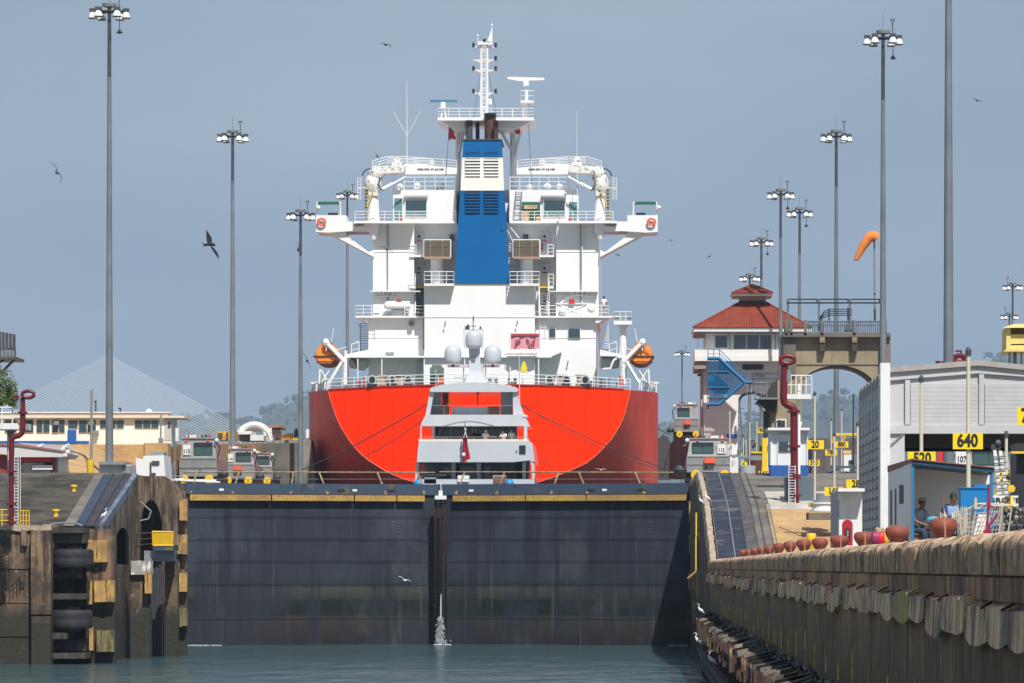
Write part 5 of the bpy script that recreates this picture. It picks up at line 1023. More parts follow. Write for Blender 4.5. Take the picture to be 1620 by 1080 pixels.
# mid deck opening
yp('mid_saloon_wall', [(684, 818, 672, 697, 352, 353)], YG)
yp('mid_pillar', [(684, 688, 672, 697, 349, 349.6), (714, 715, 673, 694, 351, 351.2), (746.5, 748, 673, 694, 351, 351.2), (829, 834, 673, 698, 347, 348), (665, 667, 672, 697, 347, 347.3)])
mb = MB(); mb.tube(P(703, 672, 350), P(691, 691, 350), .04, 4); mb.tube(P(778, 672, 350), P(786, 690, 350), .04, 4); mb.tube(P(800, 673, 350), P(785, 690, 350), .04, 4); part(mb, 'deckhead_brace', GREY, ya)
mb = MB(); mb.pp([(690, 696), (690, 689), (700, 690), (708, 693), (713, 696)], 350, 351); mb.pb(775, 785, 688, 692, 350, 351); part(mb, 'covered_lounger', CREAM, ya)
mb = MB(); rail(mb, [P(664, 697, 345.9), P(836, 697, 345.9)], .32, 1, 1.0, .022); part(mb, 'mid_railing', GREY, ya)
# upper fascia
mb = MB(); mb.pp([(679, 655), (828, 655), (834, 664), (838, 674), (826, 673), (666.5, 673), (666.5, 668), (672, 657)], 347.5, 355); part(mb, 'upper_fascia', YM, ya)
mb = MB(); pts = []
for k in range(13): t_ = k/12; pts.append(P(700+85*t_, 672-8*sin(pi*t_), 347.42))
mb.path(pts, .03, 4); part(mb, 'fascia_crease', M('crease_grey', (.45, .47, .5), .4), ya)
mb = MB(); mb.ball(P(830, 658, 347.6), .18, 10, (1.6, 1, .8)); part(mb, 'bow_light', YM, ya)
yp('upper_parapet', [(715, 783, 643, 656, 350, 351)])
mb = MB(); mb.pp([(680, 618), (687, 618), (680, 655), (673, 657)], 348.5, 353); part(mb, 'roof_support', YM, ya); mb = MB(); mb.pp([(811, 618), (817, 618), (826, 648), (831, 657), (812, 655)], 348.5, 353); part(mb, 'roof_support', YM, ya)
yp('side_panel', [(682, 698, 617, 655, 351.5, 352), (792, 811, 617, 655, 351.5, 352)], M('panel_grey', (.72, .74, .77), .5))
mb = MB(); rail(mb, [P(680, 656, 347.9), P(813, 656, 347.9)], .76, 1, .55, .02) if False else rail(mb, [P(680, 656, 348.6), P(813, 656, 348.6)], .75, 1, 1.03, .022); part(mb, 'upper_railing', GREY, ya)
yp('red_life_cabinet', [(699.5, 709.5, 618.5, 641, 351.3, 351.8)], REDP); yp('cabinet_dark', [(702, 708, 624, 630, 351.2, 351.35)], DARK)
yp('teak_chairs', [(698, 710, 641, 655, 349.5, 350.3), (773, 790, 642, 655, 349.5, 350.3)], TEAK)
mb = MB(); mb.path([P(707, 640, 350), P(711, 634, 350), P(718, 629, 350), P(718, 640, 350)], .04, 4); part(mb, 'brass_handrail', YEL, ya)
mb = MB(); mb.tube(P(755.5, 618, 350.5), P(756, 640, 350.5), .05, 5); mb.ball(P(755.5, 620, 350.5), .18, 8, (1.4, 1, .6)); part(mb, 'shower_post', DKGREY, ya)
# hardtop
mb = MB()
def ht(u, v):
    y = 348.2+v*8; x = 679.5+140.5*u; c_ = sin(pi*u)**.55 if 0 < u < 1 else 0
    return P(x, 616.5-12.5*c_-(1.5*v), y)
mb.grid(ht, 24, 4); mb.pp([(679.5, 616.5), (820, 616.5), (818, 619), (682, 619)], 348.2, 356); mb.pp([(679.5+140.5*u/24, 616.5-12.5*(sin(pi*u/24)**.55 if 0 < u < 24 else 0)) for u in range(25)], 348.2, 348.35); part(mb, 'hardtop', YM, ya)
# mast with domes
mb = MB(); a = [P(735, 604, 351), P(771, 604, 351), P(768, 604, 354), P(738, 604, 354), P(742.5, 586, 351.3), P(760.5, 586, 351.3), P(759, 586, 353.5), P(744, 586, 353.5)]; mb.hexa(a)
mb.hexa(a[4:]+[P(741.5, 548, 351.5), P(759, 548, 351.5), P(758, 548, 353.2), P(743, 548, 353.2)]); part(mb, 'radar_mast', YM, ya)
def dome(c, d, y0, y1, rpx):
    r_ = rpx/S(d); z0 = Z(y1, d); z1 = Z(y0, d); h_ = z1-z0; mb = MB()
    mb.lathe((X(c, d), d, z0), [(r_*.55, 0), (r_*.9, h_*.10), (r_, h_*.22), (r_, h_*.55), (r_*.93, h_*.74), (r_*.74, h_*.89), (r_*.45, h_*.97), (r_*.1, h_)], 20); return mb
for c in (716.5, 779.5):
    part(dome(c, 351.5, 545, 575.5, 13.7), 'satellite_dome', YM, ya)
    mb = MB(); mb.tube(P(c, 575, 351.5), P(c, 580, 351.5), .08, 6); part(mb, 'dome_stub', DKGREY, ya)
part(dome(749.5, 351.2, 523, 551, 13.2), 'satellite_dome', YM, ya)
mb = MB(); mb.pb(708, 790, 576.5, 579.5, 351.6, 352.4); mb.pb(717, 740, 595, 598, 351.6, 352.4); mb.pb(762, 786, 595, 598, 351.6, 352.4); mb.path([P(734.5, 549, 352), P(734, 522, 352), P(764, 522, 352), P(764, 552, 352)], .03, 4); part(mb, 'mast_spreader', YM, ya)
for k in range(3): mb = MB(); mb.pb(746, 752, 562+k*2.6, 563.6+k*2.6, 351.2, 351.5); part(mb, 'mast_vent', GREY, ya)
mb = MB(); mb.tube(P(748.5, 523, 352), P(748.5, 500, 352), .035, 5); mb.tube(P(744, 516.5, 352), P(753.5, 516.5, 352), .03, 4); mb.pb(747.7, 749.7, 502, 508, 351.9, 352.1)
for x, r_ in ((740.5, .13), (737, .08), (760, .08)): mb.lathe(P(x, 521, 352), [(r_, 0), (r_*.8, r_*2.6)], 8)
part(mb, 'masthead_gear', DKGREY, ya)
mb = MB(); mb.tube(P(822, 636, 349), P(821.5, 562, 349), .035, 5); mb.tube(P(689.5, 616, 349), P(689.5, 583, 349), .03, 5); part(mb, 'whip_antenna', YM, ya)
# ensign
t = thing('ensign_flag', 'limp red ensign with union canton hanging from a staff at the yacht stern', 'flag', P(736, 731, 345))
mb = MB(); mb.tube(P(737, 700, 345.1), P(735.3, 667, 344.6), .03, 6); part(mb, 'staff', DKGREY, t)
ERED = M('ensign_red', (.36, .012, .035), .75); EBL = M('ensign_blue', (.02, .03, .14), .75); EWH = M('ensign_white', (.7, .7, .7), .8)
mb = MB(); mb.grid(lambda u, v: P((734.5+1.5*v)+(-4.5+12*u)*(.6+.35*v)*(1-.15*sin(v*5)), 685+45*v-3.5*u*v+2.0*sin(u*6)*v, 344.8+.09*sin(u*12+v*2)), 14, 12); part(mb, 'fly', ERED, t)
mb = MB(); mb.grid(lambda u, v: P(734.5+(-1.5+6*u)*(.4+.6*v), 674+19*v, 344.7+.06*sin(u*9)), 8, 5); part(mb, 'canton', EBL, t)
mb = MB(); mb.path([P(735, 675, 344.55), P(738.5, 692, 344.5)], .03, 4); mb.path([P(737.5, 676, 344.55), P(733.5, 692, 344.5)], .025, 4); mb.ball(P(733.5, 718, 344.6), .13, 8, (1.1, .3, 1.2)); part(mb, 'white_cross_and_badge', EWH, t)
fz = Z(699, 349)
for i, (px, dd, lab, po, rr_, hr) in enumerate(((767.5, 348.6, 'white-haired person in white leaning on the middle of the yacht rail', LEAN, .35, EWH), (797.5, 348.2, 'dark-haired person in white leaning forward at the yacht rail', LEAN, -.3, HAIR), (809, 348.8, 'person in white upright at the far right end of the yacht rail', ARM, .5, HAIR), (752.5, 350.6, 'person in dark clothes standing in the shade of the yacht saloon', STAND, 0, EWH))):
    person((X(px, dd), dd, Z(697, dd)-.82), lab, po, SHIRTW if i < 3 else NAVY, KHAKI if i != 3 else NAVY, SKINL, hr, rr_)
for px, lab in ((820, 'person in dark red by the lowest saloon door of the yacht'),):
    person((X(px, 350), 350, Z(757, 350)-.35), lab, STAND, M('shirt_maroon', (.12, .02, .03), .8), JEANS, SKIN, HAIR, .2)
# mooring wires from locomotives to ship
def wire(pts, r_, lab):
    mb = MB(); mb.path(pts, r_, 5); solo(mb, 'mooring_wire', DKGREY, lab, 'wire', 'mooring wires')
def cat_(a, b_, sag, n=12): a = Vector(a); b_ = Vector(b_); return [a.lerp(b_, k/n)-Vector((0, 0, sag*4*(k/n)*(1-k/n))) for k in range(n+1)]
wire(cat_(P(478, 742, 372), P(680, 636, 352), .25), .045, 'upper dark mooring wire crossing the left half of the orange transom')
wire(cat_(P(575, 722, 388), P(672, 660, 352), .2), .03, 'thin lower wire crossing the left half of the orange transom')
wire(cat_(P(825, 641, 352), P(1085, 752, 372), .3), .04, 'upper dark mooring wire crossing the right half of the orange transom')
wire(cat_(P(822, 636, 352), P(1045, 742, 385), .6), .025, 'thin wire just above the main wire on the right half of the transom')
wire(cat_(P(838, 698, 352), P(876, 742, 388), .1), .025, 'short thin wire low on the right half of the transom')
wire(cat_(P(1041, 676, 416), P(1066, 686, 446), .2), .04, 'short wire from the ship to the far locomotive')
# ================================================================ high mast lights
PH = {}
def mast_head_meshes():
    mb = MB(); mb.lathe((0, 0, .28), [(.15, 0), (.44, .02), (.46, .22), (.2, .30)], 10); mb.tube((0, 0, .0), (0, 0, .3), .13, 8); PH['hood'] = meshof(mb, 'hood', M('hood_grey', (.20, .21, .21), .6))
    mb = MB()
    for k in range(6): a = pi*k/3; mb.tube((0, 0, 0), (1.0*cos(a), 1.0*sin(a), 0), .045, 5)
    pts = [(.55*cos(2*pi*k/16), .55*sin(2*pi*k/16), 0) for k in range(17)]; mb.path(pts, .05, 5); PH['ring'] = meshof(mb, 'lamp_ring', DKGREY)
    mb = MB(); mb.box(-.2, .2, -.16, .16, .02, .2); PH['ballast'] = meshof(mb, 'ballast_box', DKGREY)
    mb = MB(); mb.lathe((0, 0, -.40), [(.27, 0), (.27, .03), (.255, .12), (.20, .28), (.12, .38), (.10, .42)], 12); PH['bowl'] = meshof(mb, 'lamp_bowl', LAMPG)
    mb = MB(); mb.lathe((0, 0, -.44), [(.29, 0), (.29, .05)], 12); PH['rim'] = meshof(mb, 'lamp_rim', DKGREY)
    mb = MB(); mb.tube((0, 0, .5), (0, 0, 1.6), .02, 4); PH['rod'] = meshof(mb, 'lightning_rod', GREY)
    mb = MB(); mb.tube((0, 0, -.2), (0, 0, 1.0), .035, 5); mb.ball((0, 0, .95), .07, 6); mb.tube((-.1, 0, 1.12), (.1, 0, 1.12), .03, 4); mb.box(-.14, -.05, -.05, .05, 1.08, 1.28); mb.box(.05, .14, -.05, .05, 1.08, 1.28); PH['sensor'] = meshof(mb, 'sensor_pole', DKGREY)
    mb = MB(); mb.tube((0, 0, -.1), (0, 0, -1.2), .03, 5); mb.lathe((0, 0, -1.42), [(.05, 0), (.24, .10), (.12, .14), (.10, .26)], 10); PH['pendant'] = meshof(mb, 'pendant_lamp', DKGREY)
    mb = MB(); n = 12; mb.tube((0, 0, 0), (0, 0, .86), .26, n, .13); PH['pole'] = meshof(mb, 'pole', POLE)
    mb = MB(); mb.tube((0, 0, .86), (0, 0, 1), .13, 12, .115); PH['ptop'] = meshof(mb, 'pole_top', DKGREY)
mast_head_meshes()
def mast(px, py, d, bz, lab, pend=True, flip=1, pr=1.0):
    h = Z(py, d)-bz; t = thing('high_mast_light', lab, 'light pole', (X(px, d), d, bz), 'high mast lights along the lock')
    inst(PH['pole'], 'pole', t, (0, 0, 0), scale=(pr, pr, h)); inst(PH['ptop'], 'pole_top', t, (0, 0, 0), scale=(pr, pr, h))
    inst(PH['hood'], 'hood', t, (0, 0, h)); inst(PH['ring'], 'lamp_ring', t, (0, 0, h)); inst(PH['rod'], 'lightning_rod', t, (0, 0, h))
    inst(PH['sensor'], 'sensor_pole', t, (.62*flip, -.1, h)); 
    if pend: inst(PH['pendant'], 'pendant_lamp', t, (.66*flip, -.1, h))
    for k in range(6):
        a = pi*k/3; b_ = inst(PH['ballast'], 'ballast_box', t, (1.05*cos(a)*(1 if k % 3 == 0 else 1.12), 1.05*sin(a), h))
        inst(PH['bowl'], 'lamp_bowl', b_, (0, 0, 0)); inst(PH['rim'], 'lamp_rim', b_, (0, 0, 0))
    return t
mast(173, 19, 283, 10.6, 'tallest high mast light on the left, standing at the head of the blue track')
mast(368, 216.5, 363, 14.5, 'high mast light second from the left, rising behind the silver locomotives', False)
mast(475.5, 341, 394, 10.7, 'high mast light with its foot before the stained concrete wall, left of the ship', False)
mast(549.5, 309, 511, 16.2, 'high mast light rising behind the left lifeboat davit', False)
mast(1397, 61, 295, 10.9, 'tallest lit-bowl high mast light on the right, beside the concrete arch bridge')
mast(1323, 216.5, 363, 10.9, 'high mast light seen through the opening of the concrete arch bridge', False)
mast(1265, 337, 439, 10.9, 'lower of the two close high mast lights right of the red-roofed tower')
mast(1235, 308, 417, 10.9, 'taller of the two close high mast lights right of the red-roofed tower')
mast(1204.5, 383.5, 482, 10.9, 'high mast light just above and right of the small red roof')
mast(1186, 440, 541, 10.9, 'high mast light whose lamps peep over the tip of the red roof', False)
mast(1500.5, -230, 190, 5.4, 'thick pole running out of the top of the picture behind the warehouse')
mast(1602, 454, 562, 10.9, 'upper of the two far high mast lights at the right edge', False, -1)
mast(1597, 501, 640, 10.9, 'lower far high mast light just above the yellow kiosk', False, -1)
mast(1079, 558, 731, 12, 'smallest high mast light, above the far locomotive right of the ship', False)

# ================================================================ locomotives
def loco(px, d, wpx, top, base, lab, num=None, mir=False, hous=True, cable=None):
    s = wpx/S(d); x0 = X(px, d)-s/2; zb = Z(base, d); h = Z(top, d)-zb; sg = -1 if mir else 1
    t = thing('locomotive', lab, 'locomotive', (X(px, d), d, zb), 'silver towing locomotives')
    U = lambda u: X(px, d)+sg*(u-.5)*s
    def bx(mb, a, b_, z0, z1, d0, d1): q, r = sorted((U(a), U(b_))); mb.box(q, r, d+d0, d+d1, zb+z0*h, zb+z1*h); return mb
    part(bx(MB(), 0, .98, .16, .52, 0, 8), 'body', SILVER, t)
    mb = MB(); A = [(U(a), d+dd, zb+zz*h) for a, dd, zz in ((.03, .1, .52), (.97, .1, .52), (.97, 3.4, .52), (.03, 3.4, .52), (.07, .35, .93), (.90, .35, .93), (.90, 3.4, .93), (.07, 3.4, .93))]; mb.hexa(A if sg > 0 else [A[i] for i in (1, 0, 3, 2, 5, 4, 7, 6)]); part(mb, 'cab', SILVER, t)
    part(bx(MB(), .05, .93, .93, .965, .25, 3.5), 'cab_roof', SILVER, t)
    part(bx(MB(), .15, .45, .965, 1.02, .9, 2.5), 'roof_unit', WHITE2, t)
    mb = MB(); bx(mb, .37, .86, .58, .86, .14, .22); f = part(mb, 'windscreen_frame', DKGREY, t)
    mb = MB(); bx(mb, .39, .61, .60, .76, .10, .15); bx(mb, .63, .84, .60, .76, .10, .15); part(mb, 'pane', M('cab_glass_green', (.045, .10, .095), .12, spec=.8) if 'cab_glass_green' not in bpy.data.materials else bpy.data.materials['cab_glass_green'], f)
    mb = MB(); bx(mb, .39, .84, .765, .85, .10, .14); part(mb, 'shade', DARK, f)
    mb = MB(); bx(mb, .03, .95, .515, .535, -.04, .1); bx(mb, .0, .97, .335, .35, -.05, .02); bx(mb, .45, .46, .35, .52, -.03, .02); part(mb, 'body_rail', GREY, t)
    mb = MB(); bx(mb, .52, .56, .24, .31, -.04, .02); part(mb, 'socket', DARK, t)
    mb = MB(); bx(mb, -.02, 1.0, -.05, .16, .25, 8); part(mb, 'chassis', M('loco_chassis_black', (.015, .016, .02), .6) if 'loco_chassis_black' not in bpy.data.materials else bpy.data.materials['loco_chassis_black'], t)
    for u in (.13, .78):
        mb = MB(); c = Vector((U(u), d-.15, zb+.09*h)); mb.lathe(c, [(.30, -.12), (.34, -.05), (.34, .12), (.2, .3)], 18, 'y'); w_ = part(mb, 'buffer', YEL, t)
        mb = MB(); mb.lathe(c-Vector((0, .14, 0)), [(.05, -.02), (.06, .02)], 8, 'y'); part(mb, 'hub', DARK, w_)
    for u, m_ in ((.2, REDP), (.44, REDBOX), (.56, GREEN), (.66, NAVY), (.76, REDP)):
        mb = MB(); bx(mb, u, u+.05, .965, 1.02, .3, .5); part(mb, 'signal_lamp', m_, t)
    mb = MB(); mb.ball((U(.97), d, zb+.90*h), .16, 8); part(mb, 'headlight', WHITE2, t)
    mb = MB(); mb.path([(U(.93), d+.1, zb+.86*h), (U(1.06), d-.1, zb+.76*h), (U(1.0), d-.1, zb+.52*h)], .05, 5); part(mb, 'mirror_arm', NAVY, t)
    part(bx(MB(), .7, .76, .885, .91, .2, .36), 'marker_light', REDBOX, t); part(bx(MB(), .14, .2, .885, .91, .2, .36), 'marker_light', REDBOX, t)
    if hous: mb = MB(); bx(mb, .30+.04, .58, .37, .50, -.35, .0); part(mb, 'winch_cover', REDBOX, t)
    if num:
        mb = MB(); bx(mb, .10, .29, .60, .81, .05, .2); part(mb, 'number_plate', WHITE2, t)
        text(num, (U(.195), d+.03, zb+.675*h), .085*h, INK, t, sx=.8, ext=.01)
    mb = MB(); mb.tube((U(1.0), d+.5, zb+.2*h), (U(1.25), d+.3, zb+.2*h), .2, 8); mb.ball((U(1.14), d+.2, zb+.22*h), .32, 8); part(mb, 'cable_windlass', DKGREY, t)
    return t
loco(314, 320, 61, 688, 765, 'nearest silver towing locomotive on the left, numbered 115', '115', hous=False)
loco(379, 361, 50, 706, 765, 'middle silver towing locomotive on the left, orange cover under its windscreen', '114')
loco(411, 384, 42, 713, 765, 'rear silver towing locomotive on the left, half hidden by the middle one', None)
loco(1120, 298, 70, 689, 757, 'near silver towing locomotive at the head of the right ramp, numbered 112', '112', mir=True)
loco(1086, 448, 40, 636, 691, 'far silver towing locomotive right of the ship, on the higher lock level', None, mir=True)
mb = MB()
for k in range(9): mb.tube(P(268+k*2, 757+(k % 3), 300), P(300+k*6, 762-(k % 4), 301), .06, 5)
solo(mb, 'rope_coil', WHITE2, 'white ropes piled in front of the nearest left locomotive', 'ropes')

# ================================================================ left bank buildings
cb = thing('office_building', 'long low cream building with dark windows and blue base on the left terrace', 'building', (X(150, 320), 320, 14.5)); DD = 312
WF = M('cream_wall', (.80, .76, .68), .7, blotch=((.70, .65, .56), .5, .5, .5, .75))
def cp(name, lst, mat): 
    for q in lst: mb = MB(); mb.pb(*q); part(mb, name, mat, cb)
cp('wall', [(-60, 271, 658, 705, DD, DD+4)], WF)
cp('roof_slab', [(-60, 292, 656.5, 660, DD-.4, DD+4.5)], CREAM)
cp('roof_parapet', [(-60, 266, 651.5, 656.6, DD+1, DD+3.5)], M('roof_pinkish', (.46, .37, .32), .8)); cp('roof_cap', [(-60, 268, 650.6, 651.8, DD+.9, DD+3.6)], WHITE2)
cp('blue_base', [(-60, 141, 696.5, 701, DD-.05, DD+.1)], WBLUE)
wn = [(8, 26, 664, 682.5), (38, 52.5, 663.5, 682.8), (58, 67, 663.5, 682.8), (68.5, 78, 663.5, 682.8), (82.5, 92, 663.5, 682.8), (93.5, 102, 663.5, 682.8), (108, 122.5, 664, 675.5), (125, 137, 664, 682.8), (139, 151.5, 664, 682.8), (158.5, 168, 664, 675.5), (179, 183, 664, 675.5), (184.5, 195.5, 664, 675.5), (213.5, 225, 664, 675.5), (226.5, 238, 664, 675.5), (239.5, 250.5, 664, 675.5), (265.5, 270, 666, 675)]
for (a, b_, y0, y1) in wn:
    mb = MB(); mb.pb(a-.7, b_+.7, y0-.6, y1+.6, DD-.06, DD+.05); f = part(mb, 'window', CREAM, cb); mb = MB(); mb.pb(a, b_, y0, y1, DD-.1, DD-.04); part(mb, 'pane', GLASS, f)
for (a, y0) in ((85, 665), (140, 665), (147, 680)): cp('air_conditioner', [(a, a+8, y0, y0+6, DD-.5, DD)], GREY)
cp('blue_door', [(107, 120.5, 679, 700, DD-.12, DD)], WBLUE)
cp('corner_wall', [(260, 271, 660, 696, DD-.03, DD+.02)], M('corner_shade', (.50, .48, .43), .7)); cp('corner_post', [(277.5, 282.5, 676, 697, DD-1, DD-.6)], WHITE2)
for x, y0, y1 in ((150, 633, 652), (189, 644, 651)): cp('roof_vent', [(x, x+2, y0, y1, DD+3, DD+3.3), (x-2, x+2, y0, y0+2, DD+3, DD+3.3)], DKGREY)
mb = MB(); mb.ball(P(235.5, 651, DD+2), .25, 10); part(mb, 'roof_dome', WHITE2, cb)
# light post with yellow base, small post
t = thing('lamp_post', 'thin weathered wooden post standing in a yellow conical base before the cream building', 'post', P(142.5, 749, 264))
mb = MB(); mb.tube(P(144.5, 727, 264), P(145, 616, 264), .09, 7, .07); part(mb, 'post', M('wood_post', (.25, .24, .19), .8), t)
mb = MB(); z0 = Z(749, 264); mb.lathe((X(142.5, 264), 264, z0), [(.16, 0), (.21, .5), (.25, .75), (.25, .82)], 12); part(mb, 'yellow_base', YEL, t)
mb = MB(); mb.tube(P(254, 697, 300), P(254.5, 652, 300), .06, 5); mb.pb(250.5, 257, 692, 699, 299.7, 300.2); mb.pb(247, 250, 700, 703, 299.9, 300.1); mb.tube(P(253, 720, 300), P(254, 697, 300), .1, 6); solo(mb, 'camera_post', GREY, 'grey post with a small camera box in front of the grass bank', 'post')
# red and white hut with canopy
hd_ = 272; ht_ = thing('ticket_hut', 'low white and red hut with lattice screen and a curved canopy, on the far left', 'hut', P(60, 750, hd_))
def hp(name, polys, mat, d0=hd_, d1=hd_+5):
    mb = MB()
    for q in polys: (mb.pp(q, d0, d1) if isinstance(q[0], tuple) else mb.pb(*q, d0, d1))
    return part(mb, name, mat, ht_)
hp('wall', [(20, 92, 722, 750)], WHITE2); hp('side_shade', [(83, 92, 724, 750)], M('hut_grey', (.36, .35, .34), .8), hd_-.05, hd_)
hp('roof_fascia', [[(-10, 702), (28, 702.5), (104, 713), (106, 716), (100, 722), (20, 722), (-10, 712)]], M('fascia_grey_white', (.55, .54, .53), .7), hd_-1, hd_+5)
hp('roof_edge', [[(-10, 700), (28, 700.5), (107, 712.5), (107, 714.5), (28, 704), (-10, 703)]], M('roof_edge_rust', (.32, .13, .09), .7), hd_-1.1, hd_-1)
hp('red_beam', [(27, 84, 722, 729)], REDP, hd_-.3, hd_-.1); hp('red_post', [(82, 87, 721, 750), (-14, 12, 718, 750)], M('hut_maroon', (.22, .03, .03), .6), hd_-.35, hd_-.15)
mb = MB()
for k in range(9): mb.tube(P(31+k*4, 731, hd_-.1), P(31+k*4+10, 747, hd_-.1), .03, 4); mb.tube(P(31+k*4+8, 731, hd_-.12), P(31+k*4-2, 747, hd_-.12), .03, 4)
part(mb, 'lattice', WHITE2, ht_); hp('lattice_back', [(31, 83, 730, 748)], M('lattice_maroon', (.10, .03, .025), .8), hd_-.06, hd_)
hp('counter_screen', [(51, 83, 735, 742)], WHITE2, hd_-.5, hd_-.3); hp('counter', [(58, 80, 742, 749)], DKGREY, hd_-.45, hd_-.3)
cvm = M('canopy_grey', (.33, .31, .31), .8); mb = MB(); mb.grid(lambda u, v: (P(30+86*u+v*0, 699.5+13*(1-0)*(u*.35+.0)+7*v*v*(1-0), hd_+6-5*v)), 12, 5); part(mb, 'curved_canopy', cvm, ht_)
mb = MB()
for a in (56, 97): mb.pipe([P(a, 711, hd_-.6), P(a+4, 706, hd_-.3), P(a+12, 702, hd_+2)], .07, 5)
part(mb, 'canopy_rib', WHITE2, ht_)
mb = MB(); mb.pb(100, 106, 716, 721, hd_-1.2, hd_-.8); mb.ball(P(107, 714, hd_-1), .15, 8); part(mb, 'eaves_lamp', WHITE2, ht_)
# white equipment cabinets
t = thing('equipment_shed', 'white stepped equipment shed with a small window at the foot of the grass bank', 'shed', P(238, 757, 268))
mb = MB(); mb.pp([(214.5, 723), (226, 726), (227, 720), (259, 719), (262, 757), (216, 750)], 268, 272); part(mb, 'body', WHITE2, t)
mb = MB(); mb.pb(237, 239.5, 730, 751, 267.9, 268); mb.pb(240.5, 252, 728, 733.5, 267.9, 268); mb.pb(240, 246, 747, 752, 267.9, 268); part(mb, 'window', DKGREY, t)
mb = MB(); mb.pb(238, 259.5, 714, 719.2, 268.5, 270); part(mb, 'roof_unit', GREY, t)
t = thing('glass_kiosk', 'low pale kiosk with grey shutters at the foot of the tallest left light pole', 'kiosk', P(183, 751, 275))
mb = MB(); mb.pb(157, 208, 734, 755, 275, 278); part(mb, 'body', M('kiosk_pale', (.45, .50, .52), .4), t)
mb = MB(); mb.pb(156, 199, 729.5, 734, 274.6, 278); part(mb, 'roof', GREY, t)
mb = MB(); mb.pb(193, 208, 736, 750, 274.9, 275.1); part(mb, 'shutter', GREY, t)
mb = MB(); mb.tube(P(269, 757, 280), P(276, 728, 280), .05, 5); mb.tube(P(276, 728, 280), P(276, 757, 280), .06, 5); mb.tube(P(262, 752, 280), P(290, 753, 280), .04, 4); solo(mb, 'pipe_guard', GREY, 'thin pipe guard frame beside the white shed', 'guard rail')
# dark lighting platform at the left edge
t = thing('observation_platform', 'dark steel platform with slatted screen jutting in at the left edge', 'platform', P(0, 570, 300))
for k in range(9):
    mb = MB(); a = -26+k*5.7; mb.pb(a, a+4.3, 521+k*1.0, 548+k*.6, 300, 300.2); part(mb, 'screen_slat', DKGREY, t)
mb = MB(); mb.pb(-40, 24, 563, 567.5, 299.5, 304); mb.tube(P(23.8, 533, 300), P(23.8, 567, 300), .05, 5); mb.tube(P(-40, 557, 300), P(24, 549, 300), .05, 5); part(mb, 'deck', DKGREY, t)
mb = MB()
for k in range(8): mb.pb(-22+k*6, -18+k*6, 551, 562, 301.5, 302)
part(mb, 'floodlights', GREY, t, kind='stuff')
mb = MB(); mb.tube(P(23.5, 567, 300), P(2, 589, 300), .10, 5); mb.tube(P(8, 567, 300), P(-8, 576, 300), .08, 5); mb.tube(P(-20, 570, 302), P(-20, 760, 302), .5, 8); part(mb, 'brace', DKGREY, t)
# tree at the left edge
LEAF = M('leaf_green', (.055, .10, .018), .7, blotch=((.11, .17, .03), .9, 1.2, .42, .6), blotch2=((.03, .05, .015), .7, .6, .5, .65))
t = thing('tree', 'leafy green tree at the left edge behind the red hydrant', 'tree', P(-8, 700, 330)); c = P(-12, 616, 330)
mb = MB(); mb.tube(P(-8, 700, 330), P(-10, 640, 330), .35, 8, .22)
for k in range(9): a = rnd.uniform(0, 6.28); mb.tube(P(-10, 645, 330), c+Vector((1.3*cos(a), 1.0*sin(a), rnd.uniform(-.6, 1.6))), .12, 5, .03)
part(mb, 'trunk', M('bark', (.12, .09, .07), .9), t)
mb = MB(); cl = [(c+Vector((rnd.gauss(0, .62), rnd.gauss(0, .8), rnd.gauss(-.1, .9))), rnd.uniform(.25, .6)) for _ in range(34)]+[(P(18+rnd.uniform(-5, 3), rnd.uniform(612, 640), 330), rnd.uniform(.15, .35)) for _ in range(8)]
for cc, r_ in cl:
    for _ in range(130):
        v = Vector((rnd.gauss(0, 1), rnd.gauss(0, 1), rnd.gauss(0, 1))).normalized()*r_*rnd.uniform(.5, 1.25); p = cc+v; e1 = Vector((rnd.uniform(-1, 1), rnd.uniform(-1, 1), rnd.uniform(-.6, .6))).normalized()*.10; e2 = e1.orthogonal().normalized()*.06
        mb.add([p-e1, p+e2, p+e1, p-e2], [(0, 1, 2, 3)])
part(mb, 'crown', LEAF, t, kind='stuff')
# background vehicles and arch shed left of the ship
t = thing('arched_shelter', 'open arched white shelter with cabins beneath it, on the upper terrace left of the ship', 'shelter', P(405, 697, 420))
pts = [P(404+26*cos(pi-pi*k/14)-2, 696-26*sin(pi*k/14), 420) for k in range(15)]
for a, b_ in zip(pts, pts[1:]): mb = MB(); mb.tube(a, b_, .28, 6); part(mb, 'arch_segment', WHITE2, t)
mb = MB(); mb.pb(377, 398, 681, 686, 419, 424); mb.pb(396, 417, 687, 696, 419, 424); mb.pb(417, 430, 676, 697, 423, 428); part(mb, 'cabin', WHITE2, t)
mb = MB(); mb.pb(379, 398, 686, 696, 419.5, 424); mb.pb(384, 414, 674, 680, 424, 425); part(mb, 'dark_interior', M('shelter_brown', (.16, .12, .10), .8), t)
t = thing('small_house', 'small white house with a rust-coloured lean-to roof right of the arched shelter', 'house', P(434, 697, 424))
mb = MB(); mb.pb(431, 437, 678, 697, 424, 430); part(mb, 'wall', WHITE2, t)
mb = MB(); mb.pp([(418, 672), (442, 671), (443, 675), (420, 676)], 423, 431); part(mb, 'roof', M('roof_rust', (.34, .17, .11), .8), t)
t = thing('yellow_machine', 'yellow-orange construction machine parked left of the second light pole', 'machine', P(358, 697, 410))
mb = MB(); mb.pb(343, 372, 681, 695, 410, 413); part(mb, 'body', M('machine_yellow', (.72, .36, .03), .5, blotch=((.3, .15, .03), .7, 2.5, .5, .65)), t)
mb = MB(); mb.pb(345, 352, 684, 690, 409.8, 410); mb.pb(358, 361, 683, 694, 409.8, 410); part(mb, 'grille', DKGREY, t)
t = thing('crane_truck', 'yellow crane truck with a sloping boom on the upper terrace', 'truck', P(450, 697, 415))
